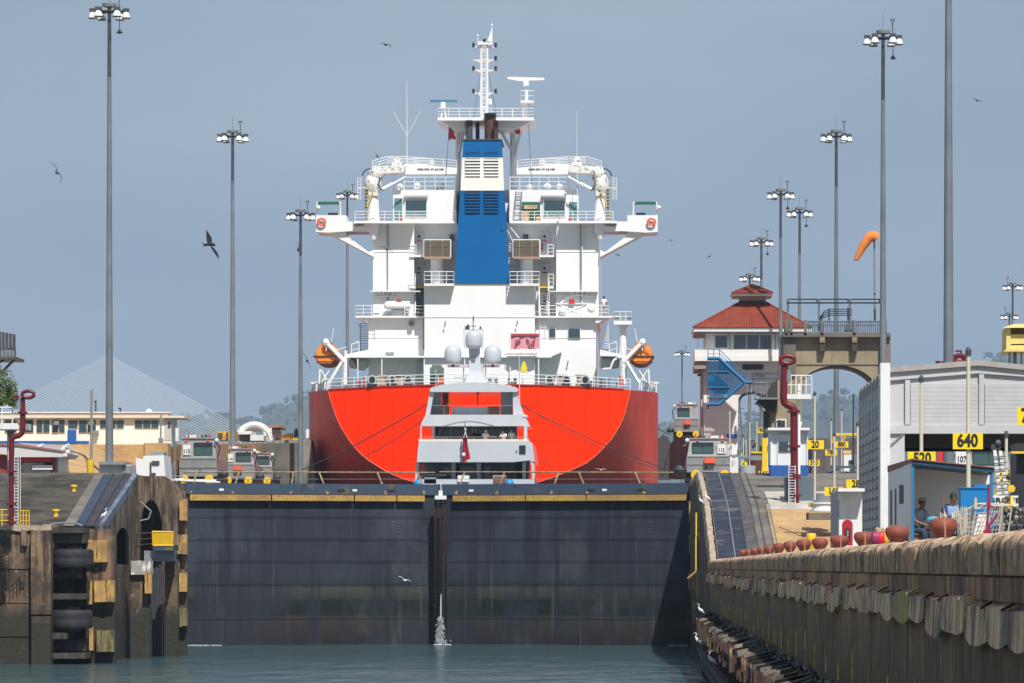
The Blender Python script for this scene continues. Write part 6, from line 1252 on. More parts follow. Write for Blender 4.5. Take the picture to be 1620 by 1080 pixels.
mb = MB(); mb.pp([(437, 692), (457, 684), (461, 684), (462, 694), (437, 696)], 415, 417); part(mb, 'boom', bpy.data.materials['machine_yellow'], t)
mb = MB(); mb.pb(461, 476, 691, 696, 415, 418); part(mb, 'chassis', SIGNY, t); mb = MB(); mb.ball(P(440, 695, 415), .3, 8); part(mb, 'wheel', BLACK, t)
mb = MB(); mb.lathe(P(468.5, 691, 416), [(.20, 0), (.22, .55), (.12, .7), (.11, .85)], 10); solo(mb, 'blue_drum', M('drum_blue', (.02, .08, .22), .5), 'blue drum standing on the yellow truck deck', 'drum')
mb = MB(); mb.pb(484, 493, 678, 692, 430, 433); solo(mb, 'utility_box', WHITE2, 'small pale utility box close to the left edge of the ship', 'box')
# hydrants / fire monitors
def monitor(d, ops, lab, plat=None):
    t = thing('fire_monitor', lab, 'fire monitor', P(*ops['base'], d), 'red fire monitor standpipes')
    mb = MB(); mb.pipe([P(x, y, d) for x, y in ops['pipe']], ops['r'], 14); part(mb, 'standpipe', PIPE, t)
    for x, y in ops['fl']: mb = MB(); z = P(x, y, d); mb.lathe(z-Vector((0, 0, .06)), [(ops['r']*1.7, 0), (ops['r']*1.7, .12)], 14); part(mb, 'flange', PIPE, t)
    cx, cy, rx, ry = ops['loop']; mb = MB(); mb.pipe([P(cx+rx*cos(2*pi*k/18), cy+ry*sin(2*pi*k/18), d-.2) for k in range(18)]+[P(cx+rx, cy, d-.2)], ops['r']*.62, 10); part(mb, 'loop', PIPE, t)
    mb = MB(); x, y = ops['valve']; mb.pb(x-4, x+4, y-2.5, y+2.5, d-.3, d+.3); mb.tube(P(x+2, y+10, d), P(x+2, y-9, d), .035, 5); part(mb, 'valve', PIPE, t)
    mb = MB(); x, y = ops['nozzle']; mb.tube(P(x, y-4, d-.1), P(x, y+14, d-.1), .12, 8, .15); part(mb, 'nozzle', GREY, t)
    return t
monitor(236, dict(base=(18, 830), r=.15, pipe=[(18, 829), (18, 760), (18, 700), (18.5, 694), (22, 690), (30, 688), (34.5, 684), (36, 676), (36, 650), (35.5, 640), (35, 628)], fl=((18, 826), (18, 796), (36, 652), (18.5, 745)), loop=(44.5, 623, 9.5, 5.5), valve=(25, 627), nozzle=(29, 632)), 'dark red fire monitor standpipe with a white platform on the far left quay')
t = thing('access_platform', 'white railed platform and ladder beside the left red standpipe', 'platform', P(20, 678, 236.5))
mb = MB(); mb.pb(-30, 40, 668.5, 678, 236.2, 238.5); part(mb, 'deck', WHITE2, t)
mb = MB(); rail(mb, [P(-30, 669, 236.3), P(36, 669, 236.3), P(38, 669, 238)], .85, 3, .5, .03); part(mb, 'railing', WHITE, t)
mb = MB(); ladder(mb, P(25.5, 829, 236.4), P(25.5, 720, 236.4), (.2, 0, 0), 22, .025); mb.tube(P(32, 829, 236.4), P(32, 700, 236.4), .02, 4); mb.tube(P(13, 812, 237), P(13, 690, 237), .025, 4); part(mb, 'ladder', WHITE2, t)
mb = MB(); mb.tube(P(17, 829, 238), P(17, 678, 238), .2, 8); part(mb, 'column', GREY, t)
t = thing('safety_railing', 'yellow safety railing around the foot of the left red standpipe', 'railing', P(22, 831, 237))
mb = MB(); rail(mb, [P(-14, 831, 236), P(20, 831, 236)], .85, 3, .55, .035); part(mb, 'fence_panel', YEL, t)
mb = MB(); rail(mb, [P(32, 831, 236), P(46, 831, 236.4)], .80, 3, .2, .03); part(mb, 'fence_panel', YEL, t)
mb = MB(); mb.path([P(78, 829, 239), P(98, 826, 239.3), P(120, 826.5, 239.3), P(130, 831, 239)], .05, 5); solo(mb, 'hoop_rail', GREY, 'low curved grey rail above the upper ledge at the foot of the blue track', 'rail')

# ================================================================ right bank: control house
hd2 = 420.0; ch = thing('control_house', 'white control house with red tiled double roof and blue zigzag stair', 'building', (X(1185, 420), 420, 10.95))
CW = M('control_white_plaster', (.76, .74, .70), .65, blotch=((.62, .58, .52), .5, .4, .5, .75), streak=((.42, .38, .33), .4, 2, .2, .6, .8))
def hp2(name, lst, mat, **k):
    for q in lst:
        mb = MB(); mb.pp(q[0], q[1], q[2]) if isinstance(q[0], list) else mb.pb(*q); part(mb, name, mat, ch)
TILE = M('roof_tile_red', (.24, .048, .026), .85, spec=.2, blotch=((.15, .035, .022), .7, 1.5, .45, .65), blotch2=((.32, .09, .05), .5, .5, .5, .7))
def hip(e0, e1, ey, t0, t1, ty, d0, d1, nm):
    A = [P(e0, ey, d0), P(e1, ey, d0), Vector((X(e1, d0), d1, Z(ey, d0))), Vector((X(e0, d0), d1, Z(ey, d0)))]; ins = (X(t0, d0)-X(e0, d0)); zt = Z(ty, d0)
    B_ = [Vector((X(t0, d0), d0+ins, zt)), Vector((X(t1, d0), d0+ins, zt)), Vector((X(t1, d0), d1-ins, zt)), Vector((X(t0, d0), d1-ins, zt))]
    mb = MB(); mb.hexa(A+B_); rf = part(mb, nm, TILE, ch)
    n = int((e1-e0)/4); mb = MB()
    for k in range(n+1):
        u = e0+(e1-e0)*k/n; xx = X(u, d0); f_ = 1.0
        if u < t0: f_ = (u-e0)/(t0-e0)
        if u > t1: f_ = (e1-u)/(e1-t1)
        if f_ < .03: continue
        p = Vector((xx, d0, Z(ey, d0)+.03)); q = Vector((xx, d0+ins*f_, Z(ey, d0)+(zt-Z(ey, d0))*f_+.03)); mb.tube(p, q, .045, 5)
    part(mb, 'tile_rows', TILE, ch, kind='stuff')
    for i in range(4): mb = MB(); mb.tube(A[i]+Vector((0, 0, .04)), B_[i]+Vector((0, 0, .04)), .10, 5); part(mb, 'hip_ridge', TILE, ch)
    mb = MB(); m_ = 60
    for i in range(m_): u = e0+(e1-e0)*(i+.5)/m_; mb.ball((X(u, d0), d0-.02, Z(ey, d0)+.02), .07, 5)
    part(mb, 'eave_tiles', TILE, ch, kind='stuff')
hip(1097, 1284, 518.5, 1172, 1214, 475, 419.5, 431, 'main_roof'); hip(1158, 1222.5, 464, 1190, 1192, 449.5, 422.3, 428.2, 'upper_roof')
hp2('fascia', [(1097.5, 1284, 519, 525, 419.6, 431)], CW); hp2('soffit_skirt', [(1099, 1283, 525, 527, 419.9, 430.5)], GREY)
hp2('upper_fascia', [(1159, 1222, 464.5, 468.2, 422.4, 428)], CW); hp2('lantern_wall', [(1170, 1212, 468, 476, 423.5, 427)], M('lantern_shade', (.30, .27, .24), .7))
hp2('upper_storey', [(1115, 1276, 526, 552, 421, 430)], CW)
for (a, b_, y0, y1) in ((1131.5, 1150.5, 532.5, 549), (1161, 1180, 531, 551), (1182, 1200.5, 531, 551), (1202.5, 1220.5, 531, 551), (1231.5, 1245, 532.5, 548)):
    mb = MB(); mb.pb(a-.8, b_+.8, y0-.8, y1+.8, 420.92, 421.05); f = part(mb, 'window', WHITE2, ch); mb = MB(); mb.pb(a, b_, y0, y1, 420.85, 420.93); part(mb, 'pane', GLASS, f)
for x in (1114, 1154, 1226): hp2('downpipe', [(x, x+1.6, 527, 552, 420.8, 421)], GREY)
hp2('balcony_band', [(1099, 1276, 552, 562, 419.8, 430), (1099, 1276, 562.2, 570, 419.7, 430)], CW)
hp2('balcony_soffit', [[[(1099, 570), (1117, 570), (1117, 582), (1099, 583), (1098, 576)], 420, 430]], M('soffit_brown', (.30, .26, .21), .8))
mb = MB(); rail(mb, [P(1104, 552, 420.2), P(1115, 552, 420.2)], 1.1, 3, .5); part(mb, 'balcony_railing', GREY, ch)
# shaft with arch
mb = MB(); cols = [1113, 1116, 1130, 1150]+[1166+i*2.0 for i in range(0, 25)]+[1240, 1262]
def iv2(px):
    if px <= 1166 or px >= 1214: return [(570, 632), (632, 800 if px <= 1166 else 632)]
    u = (px-1166)/48*2-1; a = 636-18*sqrt(max(0, 1-u*u)); return [(570, a), (a, a)]
colwall(mb, cols, lambda p: 422, iv2, 7); part(mb, 'shaft', CW, ch)
mb = MB(); mb.pb(1214, 1240, 632, 800, 424, 428); part(mb, 'far_leg', CW, ch)
mb = MB()
for k in range(12):
    a0, a1 = pi*k/12, pi*(k+1)/12; mb.tube(P(1190-24*cos(a0), 636-18*sin(a0), 422.4), P(1190-24*cos(a1), 636-18*sin(a1), 422.4), .30, 5)
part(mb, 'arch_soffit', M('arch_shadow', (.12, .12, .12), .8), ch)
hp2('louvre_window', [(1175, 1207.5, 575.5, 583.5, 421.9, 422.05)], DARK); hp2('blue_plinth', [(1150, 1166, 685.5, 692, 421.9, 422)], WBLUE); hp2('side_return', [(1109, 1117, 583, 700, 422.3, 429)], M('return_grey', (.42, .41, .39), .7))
for y in (590, 598, 606): hp2('board_line', [(1190, 1232, y, y+.7, 421.9, 422.02)], GREY)
text('1913', P(1201, 593.5, 421.85), .26, GREY, ch, sx=1.3, ext=.02)
hp2('camera', [(1103, 1109, 590.5, 594, 421, 421.4), (1106, 1108, 583, 591, 421, 421.3)], DKGREY)
# blue stair
st = thing('outside_stair', 'bright blue zigzag steel stair with barred sides on the white control house', 'staircase', P(1118, 639, 418))
SB = M('stair_blue', (.01, .16, .36), .45, blotch=((.02, .10, .22), .5, 2, .4, .7))
mb = MB(); mb.path([P(1119, 566, 418), P(1138, 566, 418), P(1179, 604, 418), P(1190, 604, 418)], .16, 4); part(mb, 'upper_stringer', SB, st)
mb = MB(); mb.path([P(1119, 638.5, 418), P(1138, 638.5, 418), P(1176, 605, 418)], .16, 4); part(mb, 'lower_stringer', SB, st)
for k in range(28):
    x = 1119.5+k*2.15; 
    if x > 1177: break
    y0 = 566 if x < 1138 else 566+(x-1138)*38/41; y1 = 638.5 if x < 1138 else 638.5-(x-1138)*33.5/38
    if y1-y0 < 2: break
    mb = MB(); mb.tube(P(x, y0, 418), P(x, y1, 418), .036, 4); part(mb, 'bar', SB, st)
mb = MB()
for y in (587, 612, 628): 
    mb.tube(P(1119, y, 417.9), P(1138+ (16 if y < 600 else 16), y, 417.9), .06, 4)
part(mb, 'middle_rails', SB, st, kind='stuff'); mb = MB(); mb.pp([(1136, 572), (1150, 572), (1160, 580), (1152, 590), (1136, 590)], 419.6, 420); part(mb, 'landing_screen', SB, st); mb = MB(); mb.pp([(1119, 588), (1132, 590), (1155, 612), (1149, 622), (1130, 622), (1119, 606)], 419.7, 420); part(mb, 'landing_screen', SB, st)
mb = MB(); mb.path([P(1138, 552, 418), P(1179, 592, 418)], .04, 4); mb.path([P(1138, 558, 418), P(1179, 597, 418)], .035, 4); rail(mb, [P(1120, 566, 418), P(1138, 566, 418)], .85, 2, .5); rail(mb, [P(1178, 604, 418), P(1190, 604, 418), P(1190, 604, 420)], .85, 3, .5); part(mb, 'handrail', SB, st)
mb = MB()
for k in range(13): x = 1140+k*3; y = 567.5+k*2.8; mb.pb(x-2, x+2, y, y+.8, 418.1, 420)
for k in range(12): x = 1139+k*3; y = 637-k*2.7; mb.pb(x-2, x+2, y, y+.8, 418.1, 420)
part(mb, 'treads', SB, st)
mb = MB(); mb.tube(P(1120, 640, 418.3), P(1120, 650, 418.3), .12, 6); mb.tube(P(1181, 605, 419), P(1181, 622, 419), .12, 6); mb.tube(P(1188, 605, 419), P(1188, 620, 419), .12, 6); part(mb, 'support', GREY, st)
# concrete arch bridge
ab = thing('arch_bridge', 'old tan concrete arch bridge head with blue-grey railing and gantry frames', 'bridge', P(1322, 760, 330)); AD = 330
mb = MB(); cols = [1244, 1250, 1258]+[1260+i*2.5 for i in range(0, 52)]+[1391, 1398, 1407]
def iv3(px):
    if px <= 1260: return [(533, 620), (620, 800)]
    if px >= 1390: return [(533, 620), (620, 800)]
    u = (px-1325)/65.; a = 626-49*sqrt(max(0, 1-u*u*.98)); return [(533, min(620, a)), (min(620, a), a)]
colwall(mb, cols, lambda p: AD, iv3, 6); part(mb, 'arch_span', CONCT, ab)
mb = MB(); mb.pb(1239, 1409, 527, 533.5, AD-.7, AD+7); part(mb, 'cornice', CONCG, ab)
mb = MB(); mb.pb(1239.5, 1259, 533.5, 592, AD-.35, AD+6.5); part(mb, 'pilaster', CONCG, ab); mb = MB(); mb.pb(1392, 1409, 533.5, 760, AD-.35, AD+6.5); part(mb, 'pilaster', M('pilaster_brown', (.20, .15, .12), .85), ab)
for x in (1296.5, 1347.5): mb = MB(); mb.pb(x, x+9, 540, 555, AD-.6, AD); part(mb, 'bracket', M('corbel_dark', (.05, .045, .04), .8) if x < 1300 else bpy.data.materials['corbel_dark'], ab); mb = MB(); mb.pb(x+.5, x+8.5, 533, 541, AD-.7, AD); part(mb, 'corbel', CONCT, ab)
mb = MB(); mb.pb(1260, 1392, 575.5, 576.8, AD-.05, AD); part(mb, 'string_line', DKGREY, ab)
mb = MB()
for k in range(24):
    u0, u1 = -1+2*k/24, -1+2*(k+1)/24; f_ = lambda u: 626-49*sqrt(max(0, 1-u*u*.98)); mb.tube(P(1325+65*u0, f_(u0), AD+.3), P(1325+65*u1, f_(u1), AD+.3), .12, 5)
part(mb, 'arch_ring', DKGREY, ab)
BG = M('blue_grey_steel', (.12, .155, .19), .55, blotch=((.06, .08, .10), .6, 2, .45, .65))
mb = MB()
for x0, x1 in ((1273, 1300), (1303, 1351), (1355, 1401)):
    mb.tube(P(x0, 509, AD-.5), P(x1, 509, AD-.5), .05, 4); mb.tube(P(x0, 527, AD-.5), P(x1, 527, AD-.5), .07, 4)
    for k in range(int((x1-x0)/3)+1): mb.tube(P(x0+k*3, 510, AD-.5), P(x0+k*3, 527, AD-.5), .035, 4)
    mb.tube(P(x0, 515, AD-.5), P(x1, 515, AD-.5), .03, 4)
mb.tube(P(1248, 512, AD-.5), P(1273, 512, AD-.5), .05, 4); part(mb, 'parapet_railing', BG, ab)
for x in (1242, 1250, 1272, 1298.5, 1349.5, 1399): mb = MB(); mb.pb(x, x+4, 507, 531, AD-.7, AD-.2); part(mb, 'parapet_post', CONCG, ab)
for a, b_ in ((1248, 1293), (1297, 1342), (1346, 1392)):
    mb = MB(); mb.pb(a, b_, 473, 474.6, AD+1, AD+1.4); mb.pb(a, b_, 478.5, 480.5, AD+1, AD+1.4); mb.pb(a, a+1.2, 473, 480, AD+1, AD+1.3); mb.pb(b_-1.2, b_, 473, 480, AD+1, AD+1.3); part(mb, 'gantry_frame', NAVY, ab)
for x in (1245, 1294, 1343, 1392.5): mb = MB(); mb.pb(x, x+3.2, 478, 527, AD+1, AD+1.4); mb.pb(x-.5, x+4, 473, 479, AD+.9, AD+1.5); part(mb, 'gantry_post', BG, ab)
mb = MB()
for k in range(4): y = 490+k*3.2; mb.path([P(1297, y+13-k*1.5, AD+.5), P(1304, y+3, AD+.5), P(1312, y, AD+.5), P(1348, y-.5, AD+.5)], .035, 4)
mb.tube(P(1311.5, 489, AD+.5), P(1311.5, 510, AD+.5), .05, 4); mb.tube(P(1341.5, 487, AD+.5), P(1341.5, 512, AD+.5), .05, 4); part(mb, 'curved_handrail', NAVY, ab)
mb = MB(); mb.pp([(1335, 527), (1339, 513), (1344, 513), (1348, 527)], AD, AD+1); mb.pp([(1240, 527), (1242, 509), (1246, 509), (1250, 527)], AD-.4, AD); mb.pp([(1392, 526), (1395, 512), (1398, 526)], AD, AD+.5); part(mb, 'machinery', BG, ab)
# left pier of the arch standing behind the hut and its dark bracket
pr_ = thing('bridge_pier', 'stained concrete pier with small balcony left of the red standpipe', 'pier', P(1240, 757, 325))
mb = MB(); mb.pp([(1216, 640), (1222, 606), (1236, 598), (1245, 600), (1276, 600), (1268, 640), (1270, 680), (1217, 680)], 324, 334); part(mb, 'shaft', CONCT, pr_)
mb = MB(); mb.pp([(1195, 636), (1215, 618), (1222, 604), (1230, 600), (1230, 650), (1213, 650), (1208, 640)], 323.4, 326); part(mb, 'dark_haunch', M('haunch_dark', (.035, .033, .033), .8), pr_)
mb = MB(); mb.pb(1208.5, 1217, 640, 690, 323.5, 325); part(mb, 'dark_post', bpy.data.materials['haunch_dark'], pr_)
mb = MB(); mb.pb(1194, 1232, 628, 630.5, 322, 324); mb.tube(P(1197, 637, 322.5), P(1210, 649, 322.5), .08, 4); rail(mb, [P(1195, 629, 322), P(1213, 629, 322)], 1.1, 3, .5); part(mb, 'balcony', GREY, pr_)
mb = MB(); mb.pb(1228, 1244, 662, 675, 323.8, 324.1); f = part(mb, 'window', WHITE2, pr_); mb = MB(); mb.pb(1230, 1242, 664, 674, 323.7, 323.85); part(mb, 'pane', DARK, f)
mb = MB(); mb.pipe([P(1233+7*cos(k*.5), 671+7*sin(k*.5), 300) for k in range(12)]+[P(1234, 680, 300), P(1235, 688, 300)], .04, 6); solo(mb, 'hose_loop', DKGREY, 'looped black hose hanging above the hut roof', 'hose')
# hut white and blue
hu = thing('operator_hut', 'small white hut with blue lower wall and two windows behind the red standpipe', 'hut', P(1248, 757, 262))
def hh(name, lst, mat):
    for q in lst: mb = MB(); mb.pb(*q); part(mb, name, mat, hu)
hh('wall', [(1218, 1278, 679, 735, 262, 266)], M('hut_white_boards', (.66, .69, .72), .6, streak=((.4, .4, .4), .4, 4, .3, .6, .8))); hh('blue_wall', [(1219, 1278.5, 735, 758, 261.95, 266)], WBLUE); hh('roof', [(1215, 1280.5, 675.5, 679.5, 261.4, 266.6)], WHITE2)
for (a, b_) in ((1219, 1222), (1230, 1231), (1265, 1267), (1276, 1278)): hh('corner_board', [(a, b_, 680, 735, 261.9, 262)], WHITE2)
hh('panel_line', [(1231, 1266, 684, 685, 261.93, 262), (1231, 1266, 712, 713, 261.93, 262)], GREY)
for (a, b_) in ((1232.5, 1247), (1249.5, 1256), (1257, 1265.5)): mb = MB(); mb.pb(a-.8, b_+.8, 696.5, 711.8, 261.9, 262); f = part(mb, 'window', WHITE2, hu); mb = MB(); mb.pb(a, b_, 697.5, 711, 261.85, 261.92); part(mb, 'pane', GLASS, f)
mb = MB(); mb.pb(1243, 1287, 754, 799, 241, 243.5); solo(mb, 'equipment_cabinet', M('cabinet_blue_grey', (.10, .14, .17), .5, blotch=((.07, .10, .12), .5, 1, .4, .7)), 'blue-grey steel cabinet behind the foot of the right red standpipe', 'cabinet')
monitor(239.5, dict(base=(1259, 802), r=.20, pipe=[(1259, 801), (1257, 760), (1256.5, 720), (1256, 660), (1256, 646), (1253, 642), (1246, 640), (1241, 636), (1239.5, 628), (1240, 600), (1241, 585), (1241.5, 575)], fl=((1259, 800), (1258, 783), (1257.5, 755), (1257, 751), (1256, 705), (1256, 650)), loop=(1246, 568, 11, 6), valve=(1236, 574), nozzle=(1247.5, 588)), 'dark red fire monitor standpipe with white railed platform right of centre')
t = thing('access_platform', 'white railed platform around the right red standpipe under the arch bridge', 'platform', P(1260, 630, 248.4))
mb = MB(); mb.pb(1235, 1283.5, 622.5, 630, 248.3, 250); part(mb, 'deck', WHITE2, t)
mb = MB(); rail(mb, [P(1235.5, 623, 248.3), P(1283, 623, 248.3), P(1284, 623, 250)], 1.05, 2, .28, .03); part(mb, 'railing', WHITE, t)
mb = MB(); mb.tube(P(1264, 755, 249), P(1264, 606, 249), .085, 7); mb.tube(P(1265, 677, 249), P(1268, 666, 249), .05, 5); part(mb, 'support_pipe', WHITE, t)
mb = MB(); ladder(mb, P(1253, 796, 239.2), P(1253, 735, 239.2), (.35, 0, 0), 14, .02); part(mb, 'ladder', WHITE2, t)
t = thing('fire_monitor', 'top of a third red fire monitor showing above the warehouse roof', 'fire monitor', P(1515, 590, 200), 'red fire monitor standpipes')
mb = MB(); mb.pipe([P(1518+8.5*cos(2*pi*k/18), 567+5.5*sin(2*pi*k/18), 200) for k in range(19)], .12, 8); part(mb, 'loop', PIPE, t)
mb = MB(); mb.pb(1490, 1500, 570, 574.5, 200, 200.4); mb.pb(1512, 1520, 553, 555.5, 200, 200.3); mb.tube(P(1520.5, 553, 200), P(1521, 562, 200), .04, 4); mb.tube(P(1494, 573, 200), P(1494, 553, 200), .03, 4); part(mb, 'valve', PIPE, t)
mb = MB(); mb.tube(P(1484, 700, 200), P(1484, 570, 200), .12, 8); mb.tube(P(1504, 590, 200), P(1504, 560, 200), .2, 8); part(mb, 'standpipe', PIPE, t)

# windsock
t = thing('windsock', 'orange windsock on a thin mast drooping to the left above the arch bridge', 'windsock', P(1384, 527, 332))
mb = MB(); mb.tube(P(1384, 510, 332), P(1383, 366, 332), .09, 8, .06); mb.pb(1382, 1385.5, 460, 464.5, 331.8, 332.1); part(mb, 'mast', GREY, t)
mb = MB(); mb.pipe([P(1388, 378, 331.7), P(1384, 375, 331.7), P(1378, 374.5, 331.7), P(1372, 380, 331.7), P(1365, 391, 331.7), P(1359, 402, 331.7), P(1354.5, 411, 331.7)], .3, 16, [.36, .44, .40, .36, .31, .24, .20]); part(mb, 'sock', M('windsock_orange', (.75, .22, .035), .8, blotch=((.5, .14, .03), .6, 2.5, .5, .7)), t)
mb = MB(); mb.lathe(P(1354, 411.5, 331.6), [(.17, -.05), (.17, .0)], 10); part(mb, 'sock_mouth', M('sock_dark', (.2, .05, .03), .8), t)

# warehouse
WH = M('warehouse_white', (.51, .51, .52), .7, blotch=((.41, .41, .42), .7, .35, .42, .65), blotch2=((.48, .48, .49), .5, 1.0, .5, .7), streak=((.33, .33, .34), .4, 1.0, .3, .55, .75), bump=.15)
wh = thing('warehouse', 'large open-sided white warehouse with a low gable and louvred flank on the right', 'warehouse', P(1500, 880, 160)); WD = 160
def wp(name, lst, mat, label=None):
    for q in lst:
        mb = MB(); mb.pp(q[0], q[1], q[2]) if isinstance(q[0], list) else mb.pb(*q); part(mb, name, mat, wh, label)
wp('gable_wall', [[[(1408, 584), (1548, 575), (1700, 590), (1700, 685), (1432, 685), (1408, 705)], WD, WD+.5]], WH)
wp('roof_edge', [[[(1405, 580), (1548, 568.5), (1700, 584), (1700, 592), (1548, 577), (1408, 588)], WD-.25, WD+19.5]], M('roof_edge_grey', (.36, .34, .32), .7, streak=((.25, .18, .14), .5, 2, 2, .5, .7)))
wp('parapet_band', [[[(1408, 588.2), (1548, 577.2), (1700, 592.2), (1700, 600.5), (1548, 589.5), (1434, 598.5), (1408, 601)], WD-.12, WD]], WH)
wp('corner_pier', [(1393, 1408.3, 573, 860, WD-.35, WD+.6)], WHITE2)
for x in (1432, 1549): wp('pilaster', [(x, x+8, 591 if x > 1500 else 600, 671, WD-.14, WD)], WH)
wp('lintel', [(1408, 1700, 671.5, 684.8, WD-.12, WD+.3)], WH)
for k in range(10):
    y = 606+k*6.6; mb = MB(); mb.pb(1441, 1548.5, y, y+6.35, WD-.06+.003*(k % 2), WD); part(mb, 'wall_board', WH, wh)
    mb = MB(); mb.pb(1558, 1700, y, y+6.35, WD-.06+.003*(k % 2), WD); part(mb, 'wall_board', WH, wh)
wp('corner_brace', [[[(1408, 704), (1431, 684), (1431.5, 760), (1408, 760)], WD-.1, WD+.4]], WH); wp('brace_edge', [[[(1407, 703), (1431, 683), (1431, 685), (1408, 706)], WD-.16, WD-.1]], GREY)
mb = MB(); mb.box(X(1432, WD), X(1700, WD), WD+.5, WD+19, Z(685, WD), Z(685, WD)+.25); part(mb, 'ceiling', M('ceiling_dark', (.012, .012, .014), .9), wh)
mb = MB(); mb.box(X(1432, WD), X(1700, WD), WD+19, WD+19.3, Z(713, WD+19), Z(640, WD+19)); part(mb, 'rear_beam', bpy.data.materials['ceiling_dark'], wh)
# louvred flank seen at a shallow angle
xf = X(1407, WD); LM = M('louvre_grey', (.52, .51, .49), .7, blotch=((.36, .35, .34), .6, 1.5, .45, .65)); LD = M('louvre_recess_dark', (.10, .10, .10), .8)
mb = MB(); mb.box(xf+.1, xf+.4, WD+.6, WD+20, 5.3, Z(583, WD)); part(mb, 'flank_core', LD, wh)
nb = 8
for k in range(nb+1):
    y = WD+.5+19.0*k/nb; mb = MB(); mb.box(xf-.10, xf+.1, y, y+.45, 5.3, Z(580, WD)-.02); part(mb, 'flank_rib', LM, wh)
for k in range(nb):
    y = WD+.8+19.0*k/nb; y1 = WD+.5+19.0*(k+1)/nb
    for j in range(17):
        z = 5.6+j*.37; mb = MB(); mb.box(xf-.05-.02*(j % 3 == 0), xf+.08, y, y1, z, z+.26 if j < 13 else z+.34); part(mb, 'flank_louvre', LM, wh)
wp('flank_cap', [], LM) if False else None
# things seen through the warehouse
def post(px, y0, y1, d, wpx, lab, nm='sign_post', sign=None, cat='sign'):
    t = thing(nm, lab, cat, P(px, y1, d), 'yellow distance marker signs')
    r_ = wpx/2/S(d); mb = MB(); mb.tube(P(px, y1, d), P(px, y0, d), r_, 12, r_*.8); part(mb, 'post', M('sign_post_cream', (.58, .53, .42), .6, streak=((.35, .30, .22), .4, 5, .5, .55, .75)) if 'sign_post_cream' not in bpy.data.materials else bpy.data.materials['sign_post_cream'], t)
    mb = MB(); mb.lathe(P(px, y0, d)-Vector((0, 0, .02)), [(r_*1.3, 0), (r_*1.3, r_*2.2), (r_*.9, r_*2.6), (r_*.8, r_*3.4)], 10); part(mb, 'post_lamp', DKGREY, t)
    if sign:
        a, b_, s0, s1, tx, tpx = sign[:6]; dd = d-r_*1.3; mb = MB(); mb.pb(a, b_, s0, s1, dd-.04, dd); sg = part(mb, 'sign_board', SIGNY, t)
        mb = MB(); mb.pb(a, b_, s0, s0+(s1-s0)*.03, dd-.045, dd-.04); part(mb, 'board_edge', YEL, sg) if False else None
        text(tx, P(tpx, (s0+s1)/2, dd-.048), (s1-s0)*.76/S(dd), INK, t, sx=sign[6] if len(sign) > 6 else .80, ext=.003, bold=.052)
    return t
post(1532, 560, 790, 107, 7.6, 'tall cream post carrying the yellow 640 sign behind the blue tank', sign=(1507.5, 1555, 684, 709.5, '640', 1530.5))
post(1457.5, 602, 740, 140, 6.2, 'cream post carrying the yellow 520 sign cut off by the shelter roof', sign=(1436, 1480, 713.5, 735, '520', 1459))
post(1289, 624, 790, 225, 3.8, 'cream post carrying the large yellow 20 sign right of the white hut', sign=(1276.5, 1303.5, 695.5, 709.5, '20', 1289.5))
post(1640, 560, 790, 128, 7.6, 'yellow sign cut off by the right picture edge, showing a 7', sign=(1609, 1660, 643, 671.5, '760', 1634))
post(1592, 690, 800, 150, 6, 'cream post carrying a yellow 40 sign half hidden by the white ladder', sign=(1577, 1609, 745.5, 764.5, '240', 1594.5, .82))
post(1357, 672, 770, 205, 4.2, 'cream post carrying the yellow 280 sign against the louvred flank', sign=(1339, 1376, 757.5, 772, '280', 1357))
post(1320, 688, 785, 215, 3.8, 'cream post with a yellow 160 sign half hidden by the white booth', sign=(1304.5, 1334, 769.5, 783, '160', 1319))
post(1331.5, 648, 745, 300, 2.4, 'thin post carrying the yellow 880 sign below the pole in the arch', sign=(1321.5, 1342, 697.5, 707, '880', 1331.5))
post(1315, 664, 735, 310, 2.2, 'thin post carrying the yellow 780 sign', sign=(1305.5, 1324, 710, 719.5, '780', 1314.5))
post(1288, 727, 740, 300, 1.6, 'small yellow 590 sign just right of the hut, its middle crossed by a post', sign=(1279.5, 1296.5, 726.5, 736, '590', 1288))
post(1209, 670, 745, 330, 2.2, 'small yellow 830 sign left of the hut', sign=(1200, 1218, 704, 714.5, '830', 1209))
post(1197, 664, 735, 360, 2.0, 'small yellow 740 sign high left of the hut', sign=(1197.5, 1208, 675, 684, '740', 1203, .6))
post(1176, 690, 760, 330, 2.2, 'smallest yellow sign reading 4 beside the near right locomotive', sign=(1172.5, 1182, 729.5, 736.5, '4', 1176.5))
for (px, y0, y1, d, w_) in ((1154.5, 655, 750, 330, 2.2), (1186, 672, 745, 345, 2.2), (1180, 700, 745, 340, 1.8), (1173, 720, 748, 320, 2.0), (1350, 628, 760, 300, 2.6)):
    mb = MB(); r_ = w_/2/S(d); mb.tube(P(px, y1, d), P(px, y0, d), r_, 7); mb.lathe(P(px, y0, d), [(r_*1.3, 0), (r_*1.2, .25)], 7)
    solo(mb, 'bollard_lamp', bpy.data.materials['sign_post_cream'] if px < 1300 else POLE, {1154.5: 'bare cream post directly right of the near right locomotive', 1186: 'bare cream post left of the 740 sign', 1180: 'short cream post in front of the white roofed stand', 1173: 'shortest cream post beside the small 4 sign', 1350: 'grey utility post with a crossarm just left of the louvred warehouse flank'}[px], 'post')
